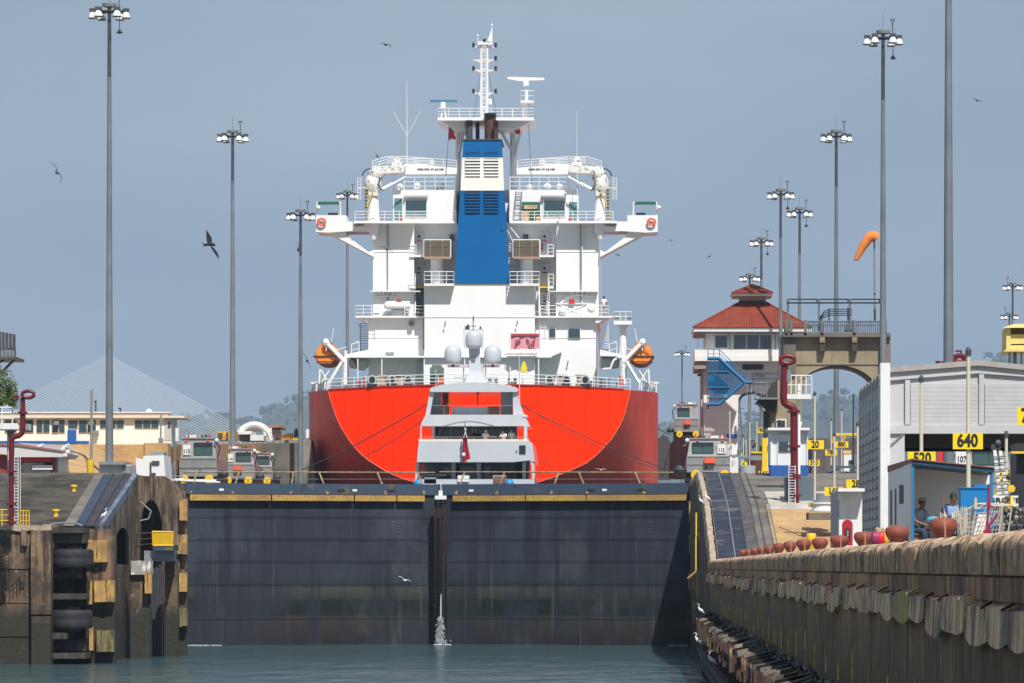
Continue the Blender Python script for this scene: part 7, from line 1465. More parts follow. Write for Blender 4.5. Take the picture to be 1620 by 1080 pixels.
# background between hut and warehouse
mb = MB(); mb.pb(1284, 1366, 692, 800, 432, 440); solo(mb, 'lock_wall', M('far_wall_violet', (.15, .125, .125), .85, blotch=((.10, .085, .09), .8, .3, .42, .62), streak=((.05, .04, .045), .7, .9, .15, .5, .66)), 'distant dark violet-grey concrete wall behind the yellow signs', 'wall')
mb = MB(); 
for a, b_ in (((1318, 686), (1364, 686)), ((1319, 686), (1317, 700)), ((1338, 687), (1333, 699)), ((1360, 687), (1356, 706)), ((1364, 688), (1360, 702)), ((1318, 688), (1364, 688))): mb.tube(P(*a, 360), P(*b_, 360), .07, 4)
solo(mb, 'yellow_gantry', YEL, 'thin yellow gantry rail above the 880 sign', 'gantry')
t = thing('white_cabin', 'small white cabin with dark windows and orange roof beacon beyond the 280 sign', 'cabin', P(1349, 745, 300))
mb = MB(); mb.pb(1335, 1365, 718, 745, 300, 303); part(mb, 'body', WHITE2, t); mb = MB(); mb.pb(1343, 1350, 727, 733, 299.9, 300); mb.pb(1359, 1363, 727, 732, 299.9, 300); part(mb, 'window', DARK, t); mb = MB(); mb.pb(1334, 1347, 711.5, 717, 300, 302); part(mb, 'roof_box', M('box_apricot', (.75, .42, .18), .6), t)
t = thing('steel_trestle', 'dark blue steel trestle below the signs', 'trestle', P(1340, 790, 290))
mb = MB(); mb.pb(1315, 1365, 736, 739, 290, 291); mb.pb(1309, 1318, 745, 790, 290, 291); mb.pb(1345, 1348, 740, 770, 290, 291)
for a, b_ in (((1310, 745), (1290, 775)), ((1318, 748), (1340, 765)), ((1340, 745), (1322, 768)), ((1290, 775), (1315, 775)), ((1326, 740), (1312, 746))): mb.tube(P(*a, 290), P(*b_, 290), .10, 4)
part(mb, 'frame', M('trestle_blue', (.04, .085, .13), .6), t); mb = MB(); mb.pb(1318, 1365, 748, 775, 291, 292.5); mb.pb(1300, 1345, 762, 800, 292, 293); part(mb, 'dark_tank', DARK, t)
t = thing('machine_drum', 'grey cylindrical capstan housing on a pale base beside the 20 sign post', 'capstan', P(1301, 808, 228))
mb = MB(); mb.lathe(P(1302, 793, 228), [(.48, 0), (.48, .42), (.45, .45)], 20); part(mb, 'drum', GREY, t)
mb = MB(); mb.lathe(P(1301, 808, 228), [(.62, 0), (.62, .08), (.52, .1), (.52, .36), (.60, .38), (.60, .46)], 20); part(mb, 'base', WHITE2, t); mb = MB(); mb.pb(1280, 1292, 794, 801, 228, 229); part(mb, 'yellow_box', YEL, t)
mb = MB(); mb.pb(1277, 1325, 810, 821, 226, 227.5); solo(mb, 'concrete_plinth', CONCG, 'low grey plinth in front of the capstan', 'plinth')
# clutter left of the hut
t = thing('hopper_bin', 'grey bin with yellow rim and a dark red barrel beside the black post', 'bin', P(1198, 748, 290))
mb = MB(); mb.pb(1188, 1207, 716, 748, 290, 292); part(mb, 'bin', GREY, t); mb = MB(); mb.pb(1188, 1207, 713.5, 716, 289.9, 292.1); part(mb, 'rim', YEL, t); mb = MB(); mb.lathe(P(1196, 748, 289), [(.30, 0), (.38, .85)], 12); part(mb, 'barrel', M('barrel_brown', (.12, .035, .03), .6), t)
t = thing('hazard_post', 'yellow machine with black hazard stripes squeezed beside the hut', 'machine', P(1208, 748, 286))
mb = MB(); mb.pb(1206, 1214, 692, 745, 286, 287); mb.pb(1200, 1214, 744, 749, 285.8, 287); part(mb, 'frame', YEL, t)
mb = MB()
for k in range(3): mb.pp([(1201+k*5, 749), (1203+k*5, 744), (1205+k*5, 744), (1203+k*5, 749)], 285.7, 285.8)
part(mb, 'hazard_stripes', INK, t)
mb = MB(); mb.lathe(P(1183, 748, 285), [(.50, 0), (.50, .48), (.45, .5)], 16); solo(mb, 'steel_drum', M('steel_tank_grey', (.45, .46, .46), .4, .3), 'wide galvanised drum between the locomotive and the grey bin', 'drum')
t = thing('roofed_stand', 'small open stand with a sloping grey roof right of the near locomotive', 'stand', P(1170, 748, 305))
mb = MB(); mb.pp([(1154, 718), (1186, 722), (1186, 725), (1154, 721)], 305, 307); part(mb, 'roof', GREY, t); mb = MB(); mb.pb(1155, 1158, 721, 747, 305, 305.3); mb.pb(1163, 1168, 722, 747, 305, 305.3); mb.pb(1158, 1166, 706, 718, 306, 307); part(mb, 'post', WHITE2, t)
mb = MB(); rr = random.Random(12)
for k in range(40): x = rr.uniform(1155, 1212); y = rr.uniform(690, 742); mb.pb(x, x+rr.uniform(.6, 3), y, y+rr.uniform(1, 9), 345+rr.random()*8, 354)
solo(mb, 'distant_clutter', GREY, 'cluster of distant lockside equipment under the control house arch', 'equipment', kind='stuff')
mb = MB(); mb.pp([(1058, 755), (1061, 700), (1070, 692), (1100, 691), (1100, 755)], 436, 442); solo(mb, 'lock_wall', M('rusty_ramp_brown', (.19, .12, .10), .7, streak=((.40, .27, .20), .8, 1.0, .1, .52, .66), streak2=((.07, .05, .05), .7, 1.4, .1, .5, .65)), 'rust-stained curved wall carrying the far right locomotive', 'wall')
mb = MB(); mb.pb(1040, 1062, 703, 757, 446, 450); mb.pp([(1040, 703), (1040, 694), (1049, 686), (1058, 693), (1062, 703)], 446, 450); solo(mb, 'lock_machinery', DKGREY, 'dark machinery block between the ship and the rust-stained wall', 'machinery')
# pylon, far
mb = MB()
for s_ in (-1, 1): mb.tube(P(1170+s_*6, 700, 900), P(1170, 634, 900), .14, 4)
for k in range(6): y = 690-k*9; w_ = 6*(y-634)/66; mb.tube(P(1170-w_, y, 900), P(1170+w_, y-6, 900), .08, 4); mb.tube(P(1170+w_, y, 900), P(1170-w_, y-6, 900), .08, 4)
mb.tube(P(1163, 645, 900), P(1177, 645, 900), .1, 4); solo(mb, 'power_pylon', POLE, 'faint lattice power pylon seen through the control house arch', 'pylon')
# yellow kiosk tower at right edge
t = thing('lookout_kiosk', 'yellow wooden lookout kiosk with a hipped roof at the right edge', 'kiosk', P(1612, 590, 230)); KY = M('kiosk_yellow', (.72, .58, .20), .65, blotch=((.60, .46, .15), .5, 1.5, .45, .7))
mb = MB(); mb.hexa([P(1586, 519, 230), P(1640, 519, 230), P(1640, 519, 233), P(1586, 519, 233), P(1604, 513, 231), P(1622, 513, 231), P(1622, 513, 232), P(1604, 513, 232)]); part(mb, 'roof', KY, t)
mb = MB(); mb.pb(1592, 1599, 519, 554, 230.3, 233); mb.pb(1599, 1640, 529.5, 543, 230.4, 232.8); mb.pb(1599, 1640, 545, 554, 230.3, 233); mb.pp([(1588, 555), (1592, 551), (1640, 551), (1640, 555)], 230, 233); part(mb, 'wall', KY, t)
mb = MB(); mb.pb(1599, 1640, 519, 529.5, 232.6, 232.9); part(mb, 'opening', M('kiosk_inside', (.42, .33, .10), .8), t)
mb = MB(); 
for x in (1597, 1604, 1607, 1616): mb.tube(P(x, 580, 231), P(x, 555, 231), .05, 5)
part(mb, 'leg', GREY, t)
# white booth with red phone hood
bo = thing('white_booth', 'small white booth with overhanging flat roof in front of the louvred flank', 'booth', P(1345, 868, 152))
mb = MB(); mb.box(X(1327, 152), X(1364, 152), 152, 156, 5.3, Z(774, 152)); part(mb, 'wall', WHITE2, bo); mb = MB(); mb.pb(1326, 1368, 771.5, 776.5, 151.3, 156.5); part(mb, 'roof', WHITE2, bo)
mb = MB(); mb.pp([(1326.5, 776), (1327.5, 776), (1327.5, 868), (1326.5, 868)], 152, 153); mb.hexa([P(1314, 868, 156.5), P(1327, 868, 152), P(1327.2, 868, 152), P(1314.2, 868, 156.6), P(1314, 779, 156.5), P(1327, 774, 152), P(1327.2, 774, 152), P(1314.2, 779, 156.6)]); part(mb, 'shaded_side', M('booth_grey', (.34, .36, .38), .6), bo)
mb = MB(); mb.lathe(P(1329, 790, 151.8), [(.06, 0), (.07, .05), (.07, .22), (.04, .26)], 10); part(mb, 'wall_lamp', WHITE2, bo)
t = thing('phone_hood', 'red rounded emergency phone hood standing between the bollards', 'phone box', P(1341, 862, 140)); PH2 = M('hood_red', (.42, .015, .03), .4)
mb = MB(); mb.pp([(1333, 862), (1333, 829)]+[(1341-8*cos(pi*k/10), 829-8*sin(pi*k/10)) for k in range(1, 10)]+[(1349, 829), (1349, 862)], 140, 140.4); part(mb, 'hood', PH2, t); mb = MB(); mb.pb(1337, 1345, 835, 853, 139.95, 140); ph = part(mb, 'recess', DARK, t); mb = MB(); mb.pb(1339.5, 1342.5, 838, 847, 139.9, 139.95); part(mb, 'telephone', GREY, ph)
# shelter
sh = thing('shelter', 'small open-fronted white shelter with blue posts and blue-edged roof', 'shelter', P(1500, 880, 112)); QD = 112
def shp(name, lst, mat):
    mb = MB()
    for q in lst: mb.pp(q[0], q[1], q[2]) if isinstance(q[0], list) else mb.pb(*q)
    return part(mb, name, mat, sh)
x0, x1 = X(1443, QD), X(1568, QD); zb = 5.35
SHW = M('shelter_white', (.82, .81, .80), .7, blotch=((.70, .68, .66), .5, .8, .45, .7))
mb = MB(); A0 = Vector((X(1442, QD), QD)); B0 = Vector((X(1405, 118), 118)); 
mb.hexa([(A0.x, A0.y, zb), (A0.x+.05, A0.y, zb), (B0.x+.05, B0.y, zb), (B0.x, B0.y, zb), (A0.x, A0.y, Z(732, QD)), (A0.x+.05, A0.y, Z(732, QD)), (B0.x+.05, B0.y, Z(744, 118)), (B0.x, B0.y, Z(744, 118))]); part(mb, 'side_wall', SHW, sh)
for (xa, xb, ya, yb) in ((1423, 1430, 766, 796), (1409, 1411.5, 774, 830), (1416, 1418.5, 772, 830)):
    def onw(px, py):  # point on the side wall plane
        t_ = (px-1442)/(1405-1442); d = QD+6*t_; return Vector((X(px, d)-.01, d-.01, Z(py, d)))
    mb = MB(); q = [onw(xa, yb), onw(xb, yb), onw(xb, ya), onw(xa, ya)]; mb.prism(q, (.0, -.02, 0)); part(mb, 'window_slit', DKGREY, sh)
mb = MB(); mb.box(x0+.02, x1+.1, QD+1.8, QD+1.9, zb, Z(738, QD)); part(mb, 'back_wall', M('shelter_back', (.85, .80, .76), .7, blotch=((.72, .67, .63), .5, .8, .4, .7)), sh)
mb = MB(); mb.hexa([P(1443, 733, QD-.2), P(1573, 746, QD-.2), Vector(P(1573, 746, QD-.2))+Vector((0, 2.4, -.05)), Vector(P(1443, 733, QD-.2))+Vector((0, 2.4, -.05)), P(1443, 726.5, QD-.2), P(1573, 739.5, QD-.2), Vector(P(1573, 739.5, QD-.2))+Vector((0, 2.4, 0)), Vector(P(1443, 726.5, QD-.2))+Vector((0, 2.4, 0))]); part(mb, 'roof_front', M('roof_dark_blue', (.015, .07, .12), .5), sh)
mb = MB(); mb.hexa([P(1404, 746, 118), P(1444, 732, QD-.22), Vector(P(1444, 732, QD-.22))+Vector((.05, .1, 0)), Vector(P(1404, 746, 118))+Vector((.05, .1, 0)), P(1404, 736, 118), P(1444, 724, QD-.22), Vector(P(1444, 724, QD-.22))+Vector((.05, .1, 0)), Vector(P(1404, 736, 118))+Vector((.05, .1, 0))]); mb.hexa([P(1444, 726.3, QD-.25), P(1573, 739.3, QD-.25), Vector(P(1573, 739.3, QD-.25))+Vector((0, 2.4, 0)), Vector(P(1444, 726.3, QD-.25))+Vector((0, 2.4, 0)), P(1444, 724.5, QD-.25), P(1573, 737.8, QD-.25), Vector(P(1573, 737.8, QD-.25))+Vector((0, 2.4, 0)), Vector(P(1444, 724.5, QD-.25))+Vector((0, 2.4, 0))]); part(mb, 'roof_edge', M('roof_brick_brown', (.27, .11, .08), .7), sh)
for x in (1443.5, 1568): mb = MB(); a = X(x, QD); mb.box(a-.035, a+.035, QD-.15, QD-.08, zb, Z(735 if x < 1500 else 748, QD)); part(mb, 'post', M('post_blue', (.015, .17, .38), .5) if x < 1500 else bpy.data.materials['post_blue'], sh)
mb = MB(); mb.hexa([P(1566, 750, QD-.1), P(1568, 748, QD-.1), P(1563, 748, QD+1.5), P(1561, 750, QD+1.5), P(1566, 748, QD-.1), P(1568, 746, QD-.1), P(1563, 746, QD+1.5), P(1561, 748, QD+1.5)]); part(mb, 'roof_tie', bpy.data.materials['post_blue'], sh)
# blue tank, cage
t = thing('water_tank', 'blue plastic water tank beside the shelter under the 640 sign', 'tank', P(1542, 806, 104))
mb = MB(); mb.pb(1520, 1565.5, 770, 812, 104, 104.8); part(mb, 'body', MBLUE, t); mb = MB(); mb.pb(1542, 1566, 765.5, 770.3, 104.05, 104.7); mb.pb(1519.5, 1566, 770, 771.6, 103.97, 104.82); part(mb, 'lid', MBLUE, t)
CG = M('cage_pale_metal', (.50, .47, .40), .6, blotch=((.3, .27, .22), .6, 4, .45, .65))
t = thing('wire_cage', 'tilted pale metal cage trolley draped with netting in front of the blue tank', 'cage', P(1555, 850, 92)); g = MB()
q = [P(1522, 848, 92), P(1580, 844, 92), P(1586, 800, 92), P(1548, 796, 92), P(1528, 806, 92)]; g.path(q+[q[0]], .022, 5)
q2 = [p+Vector((.25, .7, .02)) for p in q]; g.path(q2+[q2[0]], .02, 5)
for a, b_ in zip(q, q2): g.tube(a, b_, .018, 5)
for k in range(12): a = k/11; g.tube(q[0].lerp(q[1], a), q[3].lerp(q[2], a) if a > .3 else q[4].lerp(q[3], a*2), .008, 4)
for k in range(7): a = k/6; g.tube(q[0].lerp(q[4], a), q[1].lerp(q[2], a), .008, 4)
part(g, 'frame', CG, t)
mb = MB(); mb.hexa([P(1582, 846, 92.2), P(1588, 846, 92.2), P(1588, 846, 93), P(1582, 846, 93), P(1580, 797, 92.2), P(1587, 800, 92.2), P(1587, 800, 93), P(1580, 797, 93)]); part(mb, 'side_mesh', GREY, t)
mb = MB(); mb.pp([(1541, 803), (1542, 788), (1543.5, 785), (1545.5, 788), (1546, 803)], 91.8, 91.86); part(mb, 'wooden_paddle', M('paddle_tan', (.62, .47, .25), .7), t)
rr = random.Random(5)
mb = MB()
for k in range(34): x = rr.uniform(1514, 1530); y = rr.uniform(800, 806); mb.pipe([P(x, y, 91.6), P(x+rr.uniform(-3, 3), y+15, 91.5), P(x+rr.uniform(-5, 5), y+rr.uniform(28, 46), 91.5)], .006, 4)
for k in range(22): x = rr.uniform(1488, 1518); mb.pipe([P(x, 811+rr.uniform(-3, 3), 90.5), P(x+rr.uniform(-2, 2), 817, 90.4), P(x+rr.uniform(-3, 3), 822+rr.uniform(0, 4), 90.4)], .010, 4)
solo(mb, 'rope_net', M('net_cream', (.42, .38, .30), .9), 'tangled cream rope netting draped between the largest bollard and the cage', 'netting', kind='stuff')
mb = MB(); mb.path([P(1560, 846, 91.5), P(1564, 800, 91.5), P(1564, 765, 91.5)], .028, 5); mb.path([P(1556, 842, 91.4), P(1578, 812, 91.4)], .028, 5); mb.pp([(1560, 800), (1564, 772), (1568, 798), (1574, 803)], 91.45, 91.5); mb.ball(P(1563, 838, 91.5), .07, 6)
for k in range(5): mb.path([P(1563, 835, 91.4), P(1553+k*4, 848, 91.3)], .015, 4)
solo(mb, 'pink_tripod', M('pole_magenta', (.28, .015, .06), .6), 'magenta pole and straps leaning on the wire cage', 'poles')
# crane ladder, machine parts at right edge
t = thing('ladder_boom', 'white lattice ladder leaning behind the cage at the right edge', 'ladder', P(1585, 790, 125))
mb = MB()
for (a, b_) in (((1571, 711), (1579, 784)), ((1580, 712), (1590, 784))): mb.hexa([P(a[0], a[1], 125), P(a[0]+5.5, a[1], 125), P(a[0]+5.5, a[1], 125.2), P(a[0], a[1], 125.2), P(b_[0], b_[1], 125), P(b_[0]+5.5, b_[1], 125), P(b_[0]+5.5, b_[1], 125.2), P(b_[0], b_[1], 125.2)])
part(mb, 'stile', WHITE2, t)
mb = MB()
for k in range(7): mb.tube(P(1572+k*1.3, 722+k*10, 124.95), P(1592+k*1.3, 720+k*10, 124.95), .02, 4)
part(mb, 'rung', GREY, t)
mb = MB(); mb.pb(1569, 1583, 702, 710, 125, 125.4); mb.ball(P(1579, 700, 125), .1, 6); part(mb, 'head_block', DKGREY, t)
t = thing('mobile_crane', 'mobile crane lettered GROVE with clutter of hoses, at the right edge', 'crane', P(1595, 850, 118))
mb = MB(); mb.pb(1568.5, 1611, 783, 801, 118, 118.2); part(mb, 'name_board', WHITE2, t); text('GROVE', P(1588.5, 790.5, 117.98), .125, INK, t, sx=1.45, ext=.002, bold=.03)
mb = MB(); mb.pb(1588, 1650, 800, 828, 118.5, 120); mb.pb(1608, 1650, 700, 800, 119, 121); part(mb, 'chassis', DARK, t)
mb = MB(); mb.pb(1600, 1650, 713, 716.5, 118.6, 119); mb.pb(1591, 1601, 796, 806, 117.6, 118); mb.lathe(P(1600, 772, 117.8), [(.10, -.05), (.10, .05)], 16, 'y'); mb.tube(P(1601, 784, 117.8), P(1601, 800, 117.7), .05, 8); mb.pb(1583, 1588, 832, 845, 110, 110.2); part(mb, 'yellow_fitting', YEL, t)
rr = random.Random(6); mb = MB()
for k in range(70): x = rr.uniform(1588, 1640); y = rr.uniform(800, 846); mb.ball(P(x, y, 112+rr.random()*3), rr.uniform(.02, .07), 6)
for k in range(16): x = rr.uniform(1592, 1640); mb.tube(P(x, rr.uniform(805, 846), 112), P(x+rr.uniform(-15, 15), rr.uniform(800, 846), 113), .025, 4)
part(mb, 'hoses_and_fittings', M('fittings_mixed', (.28, .26, .20), .6, blotch=((.03, .03, .03), .9, 6, .45, .55), blotch2=((.65, .50, .20), .8, 5, .6, .68)), t, kind='stuff')
loco(1552, 215, 100, 690, 800, 'silver locomotive numbered 107 seen through the open warehouse', '107', hous=True)
mb = MB(); mb.pb(1483, 1493, 700, 745, 210, 210.6); solo(mb, 'red_column', REDP, 'red column seen through the warehouse opening right of the 520 sign', 'column')
mb = MB(); mb.pb(1432, 1640, 735, 830, 228, 229); solo(mb, 'background_wall', M('bg_grey_violet', (.20, .20, .23), .8, blotch=((.10, .10, .12), .8, .6, .45, .6)), 'dim grey wall behind the equipment in the open warehouse', 'wall')
# bollards on the quay edge
bl = [(1492, 818, 853, 46), (1419.5, 831, 860, 39), (1366.5, 840, 865, 32), (1328, 846, 869, 30), (1297, 850, 870, 26), (1271.5, 852, 872, 24), (1250, 855, 874, 20), (1232.5, 858, 876, 18), (1217, 862, 878, 16), (1205, 864, 879, 14), (1194, 866, 880, 13), (1184, 868, 881, 12), (1175.5, 869, 882, 11), (1167.5, 870, 883, 10), (1160.5, 872, 884, 9), (1154, 874, 884, 8)]
ords = ['first', 'second', 'third', 'fourth', 'fifth', 'sixth', 'seventh', 'eighth', 'ninth', 'tenth', 'eleventh', 'twelfth', 'thirteenth', 'fourteenth', 'fifteenth', 'sixteenth']
for i, (px, y0, y1, w_) in enumerate(bl):
    L_ = 5.1; d = L_*F/(px-VX); r_ = w_/2/S(d)*1.0; zt = Z(y0, d); z0 = 5.40
    t = thing('mooring_bollard', 'rust-red mooring bollard, %s from the near end of the row%s' % (ords[i], {0: ', half covered by netting', 1: ', beside the blue shelter post', 2: ', beside the buoys', 3: ', beside the red phone hood'}.get(i, '')), 'bollard', (X(px, d), d, z0), 'rust-red bollards along the quay')
    h_ = zt-z0; mb = MB(); mb.lathe((X(px, d), d, z0), [(r_*.70, 0), (r_*.52, h_*.15), (r_*.48, h_*.36), (r_*.58, h_*.50), (r_*.90, h_*.66), (r_, h_*.76), (r_, h_*.84), (r_*.93, h_*.93), (r_*.72, h_*.98), (r_*.3, h_)], 26); part(mb, 'post', OXIDE, t)
    if i in (0, 2, 3, 5, 6, 8, 9, 11): mb = MB(); mb.tube((X(px+w_*.10, d-.4), d-.4, z0), (X(px+w_*.05, d-.4), d-.4, zt+.02), .016, 6); part(mb, 'locking_bar', M('bar_oxide', (.5, .2, .14), .6) if i == 0 else bpy.data.materials['bar_oxide'], t)
t = thing('rolled_mooring_fender', 'bundle of magenta, red and yellow fender buoys between two bollards', 'buoys', P(1392, 862, 98))
for k, (x, c_) in enumerate(((1383.5, (.28, .03, .09)), (1388, (.36, .03, .09)), (1394, (.80, .01, .03)), (1401, (.75, .45, .03)))):
    mb = MB(); mb.ball(P(x, 851, 98+.02*k), .16, 12, (.62 if k != 2 else .8, .8, 1.05)); part(mb, 'buoy', M('buoy_%d' % k if False else 'buoy_colour', c_, .4), t)
mb = MB(); 
for k in range(10): mb.ball(P(rr.uniform(1383, 1398), rr.uniform(836, 840), 98), .045, 6)
part(mb, 'rope_heap', TAN, t)
for (px, y0) in ((1387-160, 868), (1281, 866), (1316, 864)): pass
mb = MB(); mb.lathe(P(1283.5, 868, 140), [(.09, 0), (.13, .2), (.16, .45), (.13, .5)], 10); solo(mb, 'traffic_cone', YEL, 'small yellow cone behind the fifth bollard', 'cone')
# people in the shelter
person((X(1450, 113), 113, 5.63), 'seated worker in a pale hat and light shirt beside the blue shelter post', dict(pel=(0, .05, .50), waist=(0, .04, .66), chest=(.03, -.03, .90), neck=(.05, -.08, 1.03), head=(.08, -.13, 1.17), shl=(-.14, -.02, .97), shr=(.20, -.06, .96), ell=(-.17, -.14, .72), elr=(.24, -.20, .70), wrl=(.02, -.36, .62), wrr=(.16, -.38, .60), hpl=(-.08, .02, .48), hpr=(.10, .02, .48), knl=(-.07, -.38, .48), knr=(.15, -.38, .46), anl=(-.06, -.36, .08), anr=(.16, -.34, .08)), SHIRTW if False else M('shirt_pale_blue', (.30, .34, .40), .8), JEANS, SKIN, HAIR, rot=.7, hat=M('hat_cloth', (.42, .36, .28), .9), fine=True)
person((X(1507, 108), 108.5, 5.63), 'man in a light blue shirt and sunglasses raising one hand inside the shelter', dict(pel=(0, .05, .50), waist=(0, .04, .66), chest=(.0, -.02, .92), neck=(.02, -.05, 1.07), head=(.04, -.08, 1.23), shl=(-.18, 0, 1.0), shr=(.18, 0, 1.0), ell=(-.27, -.18, .86), elr=(.26, -.05, .72), wrl=(-.24, -.20, 1.12), wrr=(.16, -.30, .66), hpl=(-.09, .02, .48), hpr=(.09, .02, .48), knl=(-.09, -.40, .48), knr=(.09, -.40, .48), anl=(-.09, -.38, .08), anr=(.09, -.38, .08)), SHIRTB, JEANS, SKIN, HAIR, rot=0.15, fine=True, glasses=True)
mb = MB(); mb.box(X(1440, 113), X(1575, 108), 107.9, 114, 5.34, 5.63); solo(mb, 'plinth', CONCG, 'low concrete plinth under the shelter', 'plinth')
mb = MB(); zz = 5.63
for xx in (X(1444, 113), X(1510, 109)):
    mb = MB(); mb.box(xx-.22, xx+.22, 112.75 if xx < X(1480, 113) else 108.7, 113.3 if xx < X(1480, 113) else 109.2, zz+.38, zz+.42); mb.box(xx-.2, xx+.2, 112.8 if xx < X(1480, 113) else 108.8, 112.85 if xx < X(1480, 113) else 108.85, zz, zz+.38)
    solo(mb, 'bench', TEAK, 'low brown bench under the seated worker in the pale hat' if xx < X(1480, 113) else 'low brown bench under the man in sunglasses', 'bench')
mb = MB(); mb.ball(P(1476, 822, 106), .14, 10, (1.2, 1, .7)); solo(mb, 'blue_bag', M('bag_turquoise', (.05, .35, .48), .6), 'turquoise bag between the seated worker and the largest bollard', 'bag')

# ================================================================ birds
def flyer(px, py, d, span, lab, pose, mat=BIRDK, roll=0., yaw=0., body=1.0, wing=None):
    """pose: list of (x,z) half-wing polyline fractions for the left and right wing; roll turns the bird in the picture plane"""
    t = thing('flying_bird', lab, 'bird', P(px, py, d), 'birds in flight'); c = P(px, py, d); s = span/2
    R_ = Matrix.Rotation(roll, 3, 'Y') @ Matrix.Rotation(yaw, 3, 'Z')
    T = lambda p: c+R_@Vector(p)
    mb = MB(); b = s*.16*body; L0 = s*.42
    mb.pipe([T((0, -L0, 0)), T((0, -L0*.72, 0)), T((0, -L0*.3, 0)), T((0, L0*.3, 0)), T((0, L0*.8, 0)), T((0, L0*1.2, 0))], b, 8, [b*.12, b*.55, b, b*.9, b*.4, b*.25]); part(mb, 'body', mat, t)
    for sg, pl in ((-1, pose[0]), (1, pose[1])):
        mb = MB(); n = len(pl); up = []; lo = []
        for i, (x, z) in enumerate(pl):
            u = i/(n-1); ch = s*(.30*(1-u)**.7+.03); sw = s*(.10*sin(pi*u)-.16*u*u)
            up.append((sg*x*s, -ch*.45-sw*.6, z*s)); lo.append((sg*x*s, ch*.55-sw*.6+s*.12*u, z*s))
        for i in range(n-1):
            a, b_, c_, d_ = up[i], up[i+1], lo[i+1], lo[i]; th = s*.018*(1-i/n)+.004
            mb.hexa([T((a[0], a[1], a[2]-th)), T((b_[0], b_[1], b_[2]-th)), T((c_[0], c_[1], c_[2]-th)), T((d_[0], d_[1], d_[2]-th)), T((a[0], a[1], a[2]+th)), T((b_[0], b_[1], b_[2]+th)), T((c_[0], c_[1], c_[2]+th)), T((d_[0], d_[1], d_[2]+th))])
        part(mb, 'wing', mat if not wing else wing, t)
    mb = MB()
    for sg in (-1, 1): mb.add([T((0, L0*.7, 0)), T((sg*s*.04, L0*.8, 0)), T((sg*s*.13, L0*1.75, 0)), T((0, L0*1.15, 0)), T((0, L0*.7, .012)), T((sg*s*.04, L0*.8, .012)), T((sg*s*.13, L0*1.75, .012)), T((0, L0*1.15, .012))], [(0, 1, 2, 3), (4, 5, 6, 7), (0, 1, 5, 4), (1, 2, 6, 5), (2, 3, 7, 6), (3, 0, 4, 7)])
    part(mb, 'tail', mat, t)
    mb = MB(); mb.tube(T((0, -L0*.9, 0)), T((0, -L0*1.25, -.02*s)), s*.022, 5, s*.006); part(mb, 'beak', BEAK if mat is BIRDW else mat, t)
G1 = ([(0, 0), (.3, .16), (.6, .14), (1, -.06)], [(0, 0), (.3, .14), (.6, .08), (1, -.20)]); G2 = ([(0, 0), (.35, .22), (.7, .30), (1, .22)], [(0, 0), (.35, .20), (.7, .24), (1, .10)]); G3 = ([(0, 0), (.35, .10), (.7, .06), (1, -.16)], [(0, 0), (.35, .10), (.7, .08), (1, -.10)])
# large frigatebird, seen from below with body pointing right
def frigate(px, py, d, lab):
    t = thing('flying_bird', lab, 'bird', P(px, py, d), 'birds in flight')
    def pl(name, pts, th=.05): mb = MB(); mb.pp([(px+a, py+b_) for a, b_ in pts], d, d+th); return part(mb, name, BIRDK, t)
    pl('wing', [(-7, -22.5), (-3, -17), (1.5, -10), (2.2, -4), (.5, 2), (-3, 3), (-5.5, -2), (-6.5, -10)], .05)
    pl('wing', [(0, 3), (4, 5.5), (9, 11), (12.5, 18), (13.2, 25), (9, 19), (4, 12), (1, 7)], .05)
    mb = MB(); mb.pipe([P(px+a, py+b_, d) for a, b_ in ((-10, 2), (-6, 1.5), (-1, .5), (3, 1), (6, 2), (8, 4))], .1, 8, [.012, .03, .055, .05, .035, .008]); part(mb, 'body', BIRDK, t)
    pl('tail', [(-7, 0), (-11, -.5), (-16, -3.4), (-11.5, .8), (-10, 2), (-13, 4), (-8, 4), (-5, 3)], .03)
frigate(333, 386, 120, 'largest black frigatebird with angled wings in the sky left of the ship')
flyer(90, 273, 150, .80, 'dark brown bird banking steeply in the upper left sky', G1, BIRDG, roll=1.05, yaw=.3)
flyer(610.5, 71.5, 170, .52, 'small black bird gliding in the top sky left of the ship mast', G1, BIRDK, roll=.12, yaw=.4)
flyer(597, 248, 300, .75, 'black bird with bent wings above the left provision crane', G1, BIRDK, roll=.9, yaw=.5)
flyer(471.5, 396, 250, .85, 'dark bird crossing the third light pole', G2, BIRDK, roll=1.3, yaw=.5)
flyer(486, 570, 200, .75, 'dark bird flying steeply left of the left lifeboat', G3, BIRDK, roll=1.15, yaw=.2)
flyer(569, 516, 330, .85, 'slim dark bird gliding above the left lifeboat davit', G1, BIRDG, roll=.45, yaw=.2)
flyer(612, 395, 300, 1.15, 'thin grey bird gliding before the white superstructure below the left crane', G3, BIRDG, roll=.45, yaw=.1)
flyer(795, 365, 300, .85, 'grey bird crossing the right edge of the blue funnel', G2, BIRDG, roll=-.45, yaw=.6)
flyer(1062, 381, 250, .50, 'faint small bird gliding right of the bridge wing', G1, BIRDG, roll=.05)
flyer(1123, 406, 200, .40, 'tiny dark bird in the sky above the control house', G2, BIRDG, roll=-.7, yaw=.4)
flyer(977.5, 404, 300, .50, 'small black bird under the right bridge wing', G1, BIRDK, roll=.2, yaw=.8)
flyer(1546, 160, 150, .36, 'small pale and dark bird in the upper right sky', G2, BIRDG, roll=.3, yaw=.5)
flyer(951, 742.5, 240, .55, 'small white bird flying before the dark red hull above the gate', G2, BIRDW, roll=0)
flyer(640, 917, 270, .85, 'white tern flying low in front of the left gate leaf', G2, BIRDW, roll=.35, yaw=.4)
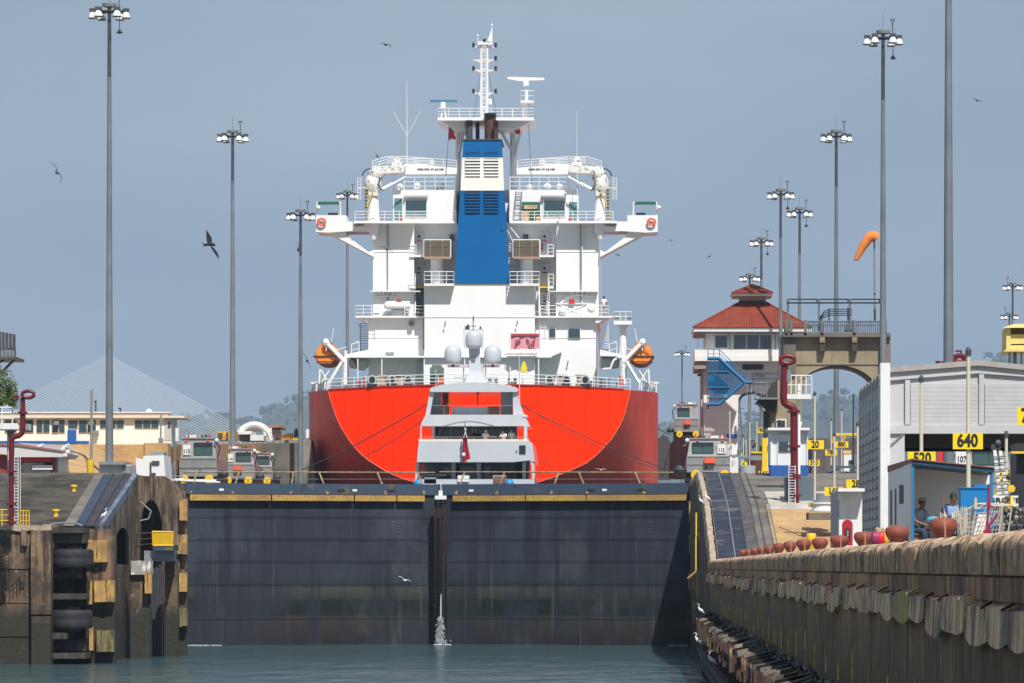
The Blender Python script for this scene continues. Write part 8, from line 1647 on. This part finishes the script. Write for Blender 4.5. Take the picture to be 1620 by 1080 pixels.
def egret(px, py, d, h, lab, face=-1, lean=.35):
    """standing egret, feet at the given point"""
    t = thing('egret', lab, 'egret', P(px, py, d), 'white egrets perched on the lock walls'); c = P(px, py, d); Q = lambda a, b_, y=0: c+Vector((a*h*face, y, b_*h))
    mb = MB(); mb.pipe([Q(-.42, .16), Q(-.30, .26), Q(-.12, .42), Q(.04, .56), Q(.10, .66), Q(.13, .74), Q(.04, .84), Q(.05, .92), Q(.12, .97), Q(.19, .97)], .1, 8, [h*k for k in (.012, .05, .105, .10, .05, .032, .026, .026, .036, .02)]); part(mb, 'body', BIRDW, t)
    mb = MB(); mb.tube(Q(.18, .97), Q(.36, .93), h*.014, 5, h*.004); part(mb, 'beak', BEAK, t)
    mb = MB(); mb.tube(Q(-.08, .40, -.03), Q(-.06, 0, -.03), h*.013, 4); mb.tube(Q(-.04, .40, .03), Q(.0, 0, .03), h*.013, 4); part(mb, 'leg', BIRDK, t)
    for y in (-.06, .06): mb = MB(); mb.ball(Q(-.14, .42, y*h), h*.13, 8, (1.35, .35, .75)); part(mb, 'folded_wing', BIRDW, t)
egret(166, 822, 246, .68, 'white egret standing on the pale blue track edge at the left', 1)
egret(1108, 798, 229, .50, 'left of the white egret pair at the top of the wall right of the gate', -1)
egret(1118, 793, 229, .50, 'right of the white egret pair at the top of the wall right of the gate', -1)
egret(1107, 972, 195, .50, 'upper of the three white egrets on the dark ledge below the right wall', -1)
egret(1103, 1022, 190, .60, 'middle white egret standing low beside the right wall near the water', -1)
egret(1124, 1054, 165, .60, 'lowest white egret perched nearest the viewer on the dark timbers', -1)
mb = MB(); mb.tube(P(1139, 864, 224), P(1145, 868, 224), .05, 5); solo(mb, 'paper_scrap', WHITE2, 'small white scrap lying on the dark track beside the bollards', 'litter')
# ================================================================ air
mb = MB(); mb.box(-4200, 4200, -390, 8450, -3, 480); hz = solo(mb, 'haze', M('haze', (1, 1, 1)), 'thin blue air between the lock and the far hills', 'haze', kind='stuff')
m = bpy.data.materials.new('air'); m.use_nodes = True; t_ = m.node_tree; t_.nodes.clear(); o_ = t_.nodes.new('ShaderNodeOutputMaterial'); v_ = t_.nodes.new('ShaderNodeVolumePrincipled')
v_.inputs['Color'].default_value = (.62, .78, 1.0, 1); v_.inputs['Density'].default_value = 0.00009; v_.inputs['Anisotropy'].default_value = 0.0
t_.links.new(v_.outputs[0], o_.inputs['Volume']); hz.data.materials.clear(); hz.data.materials.append(m)
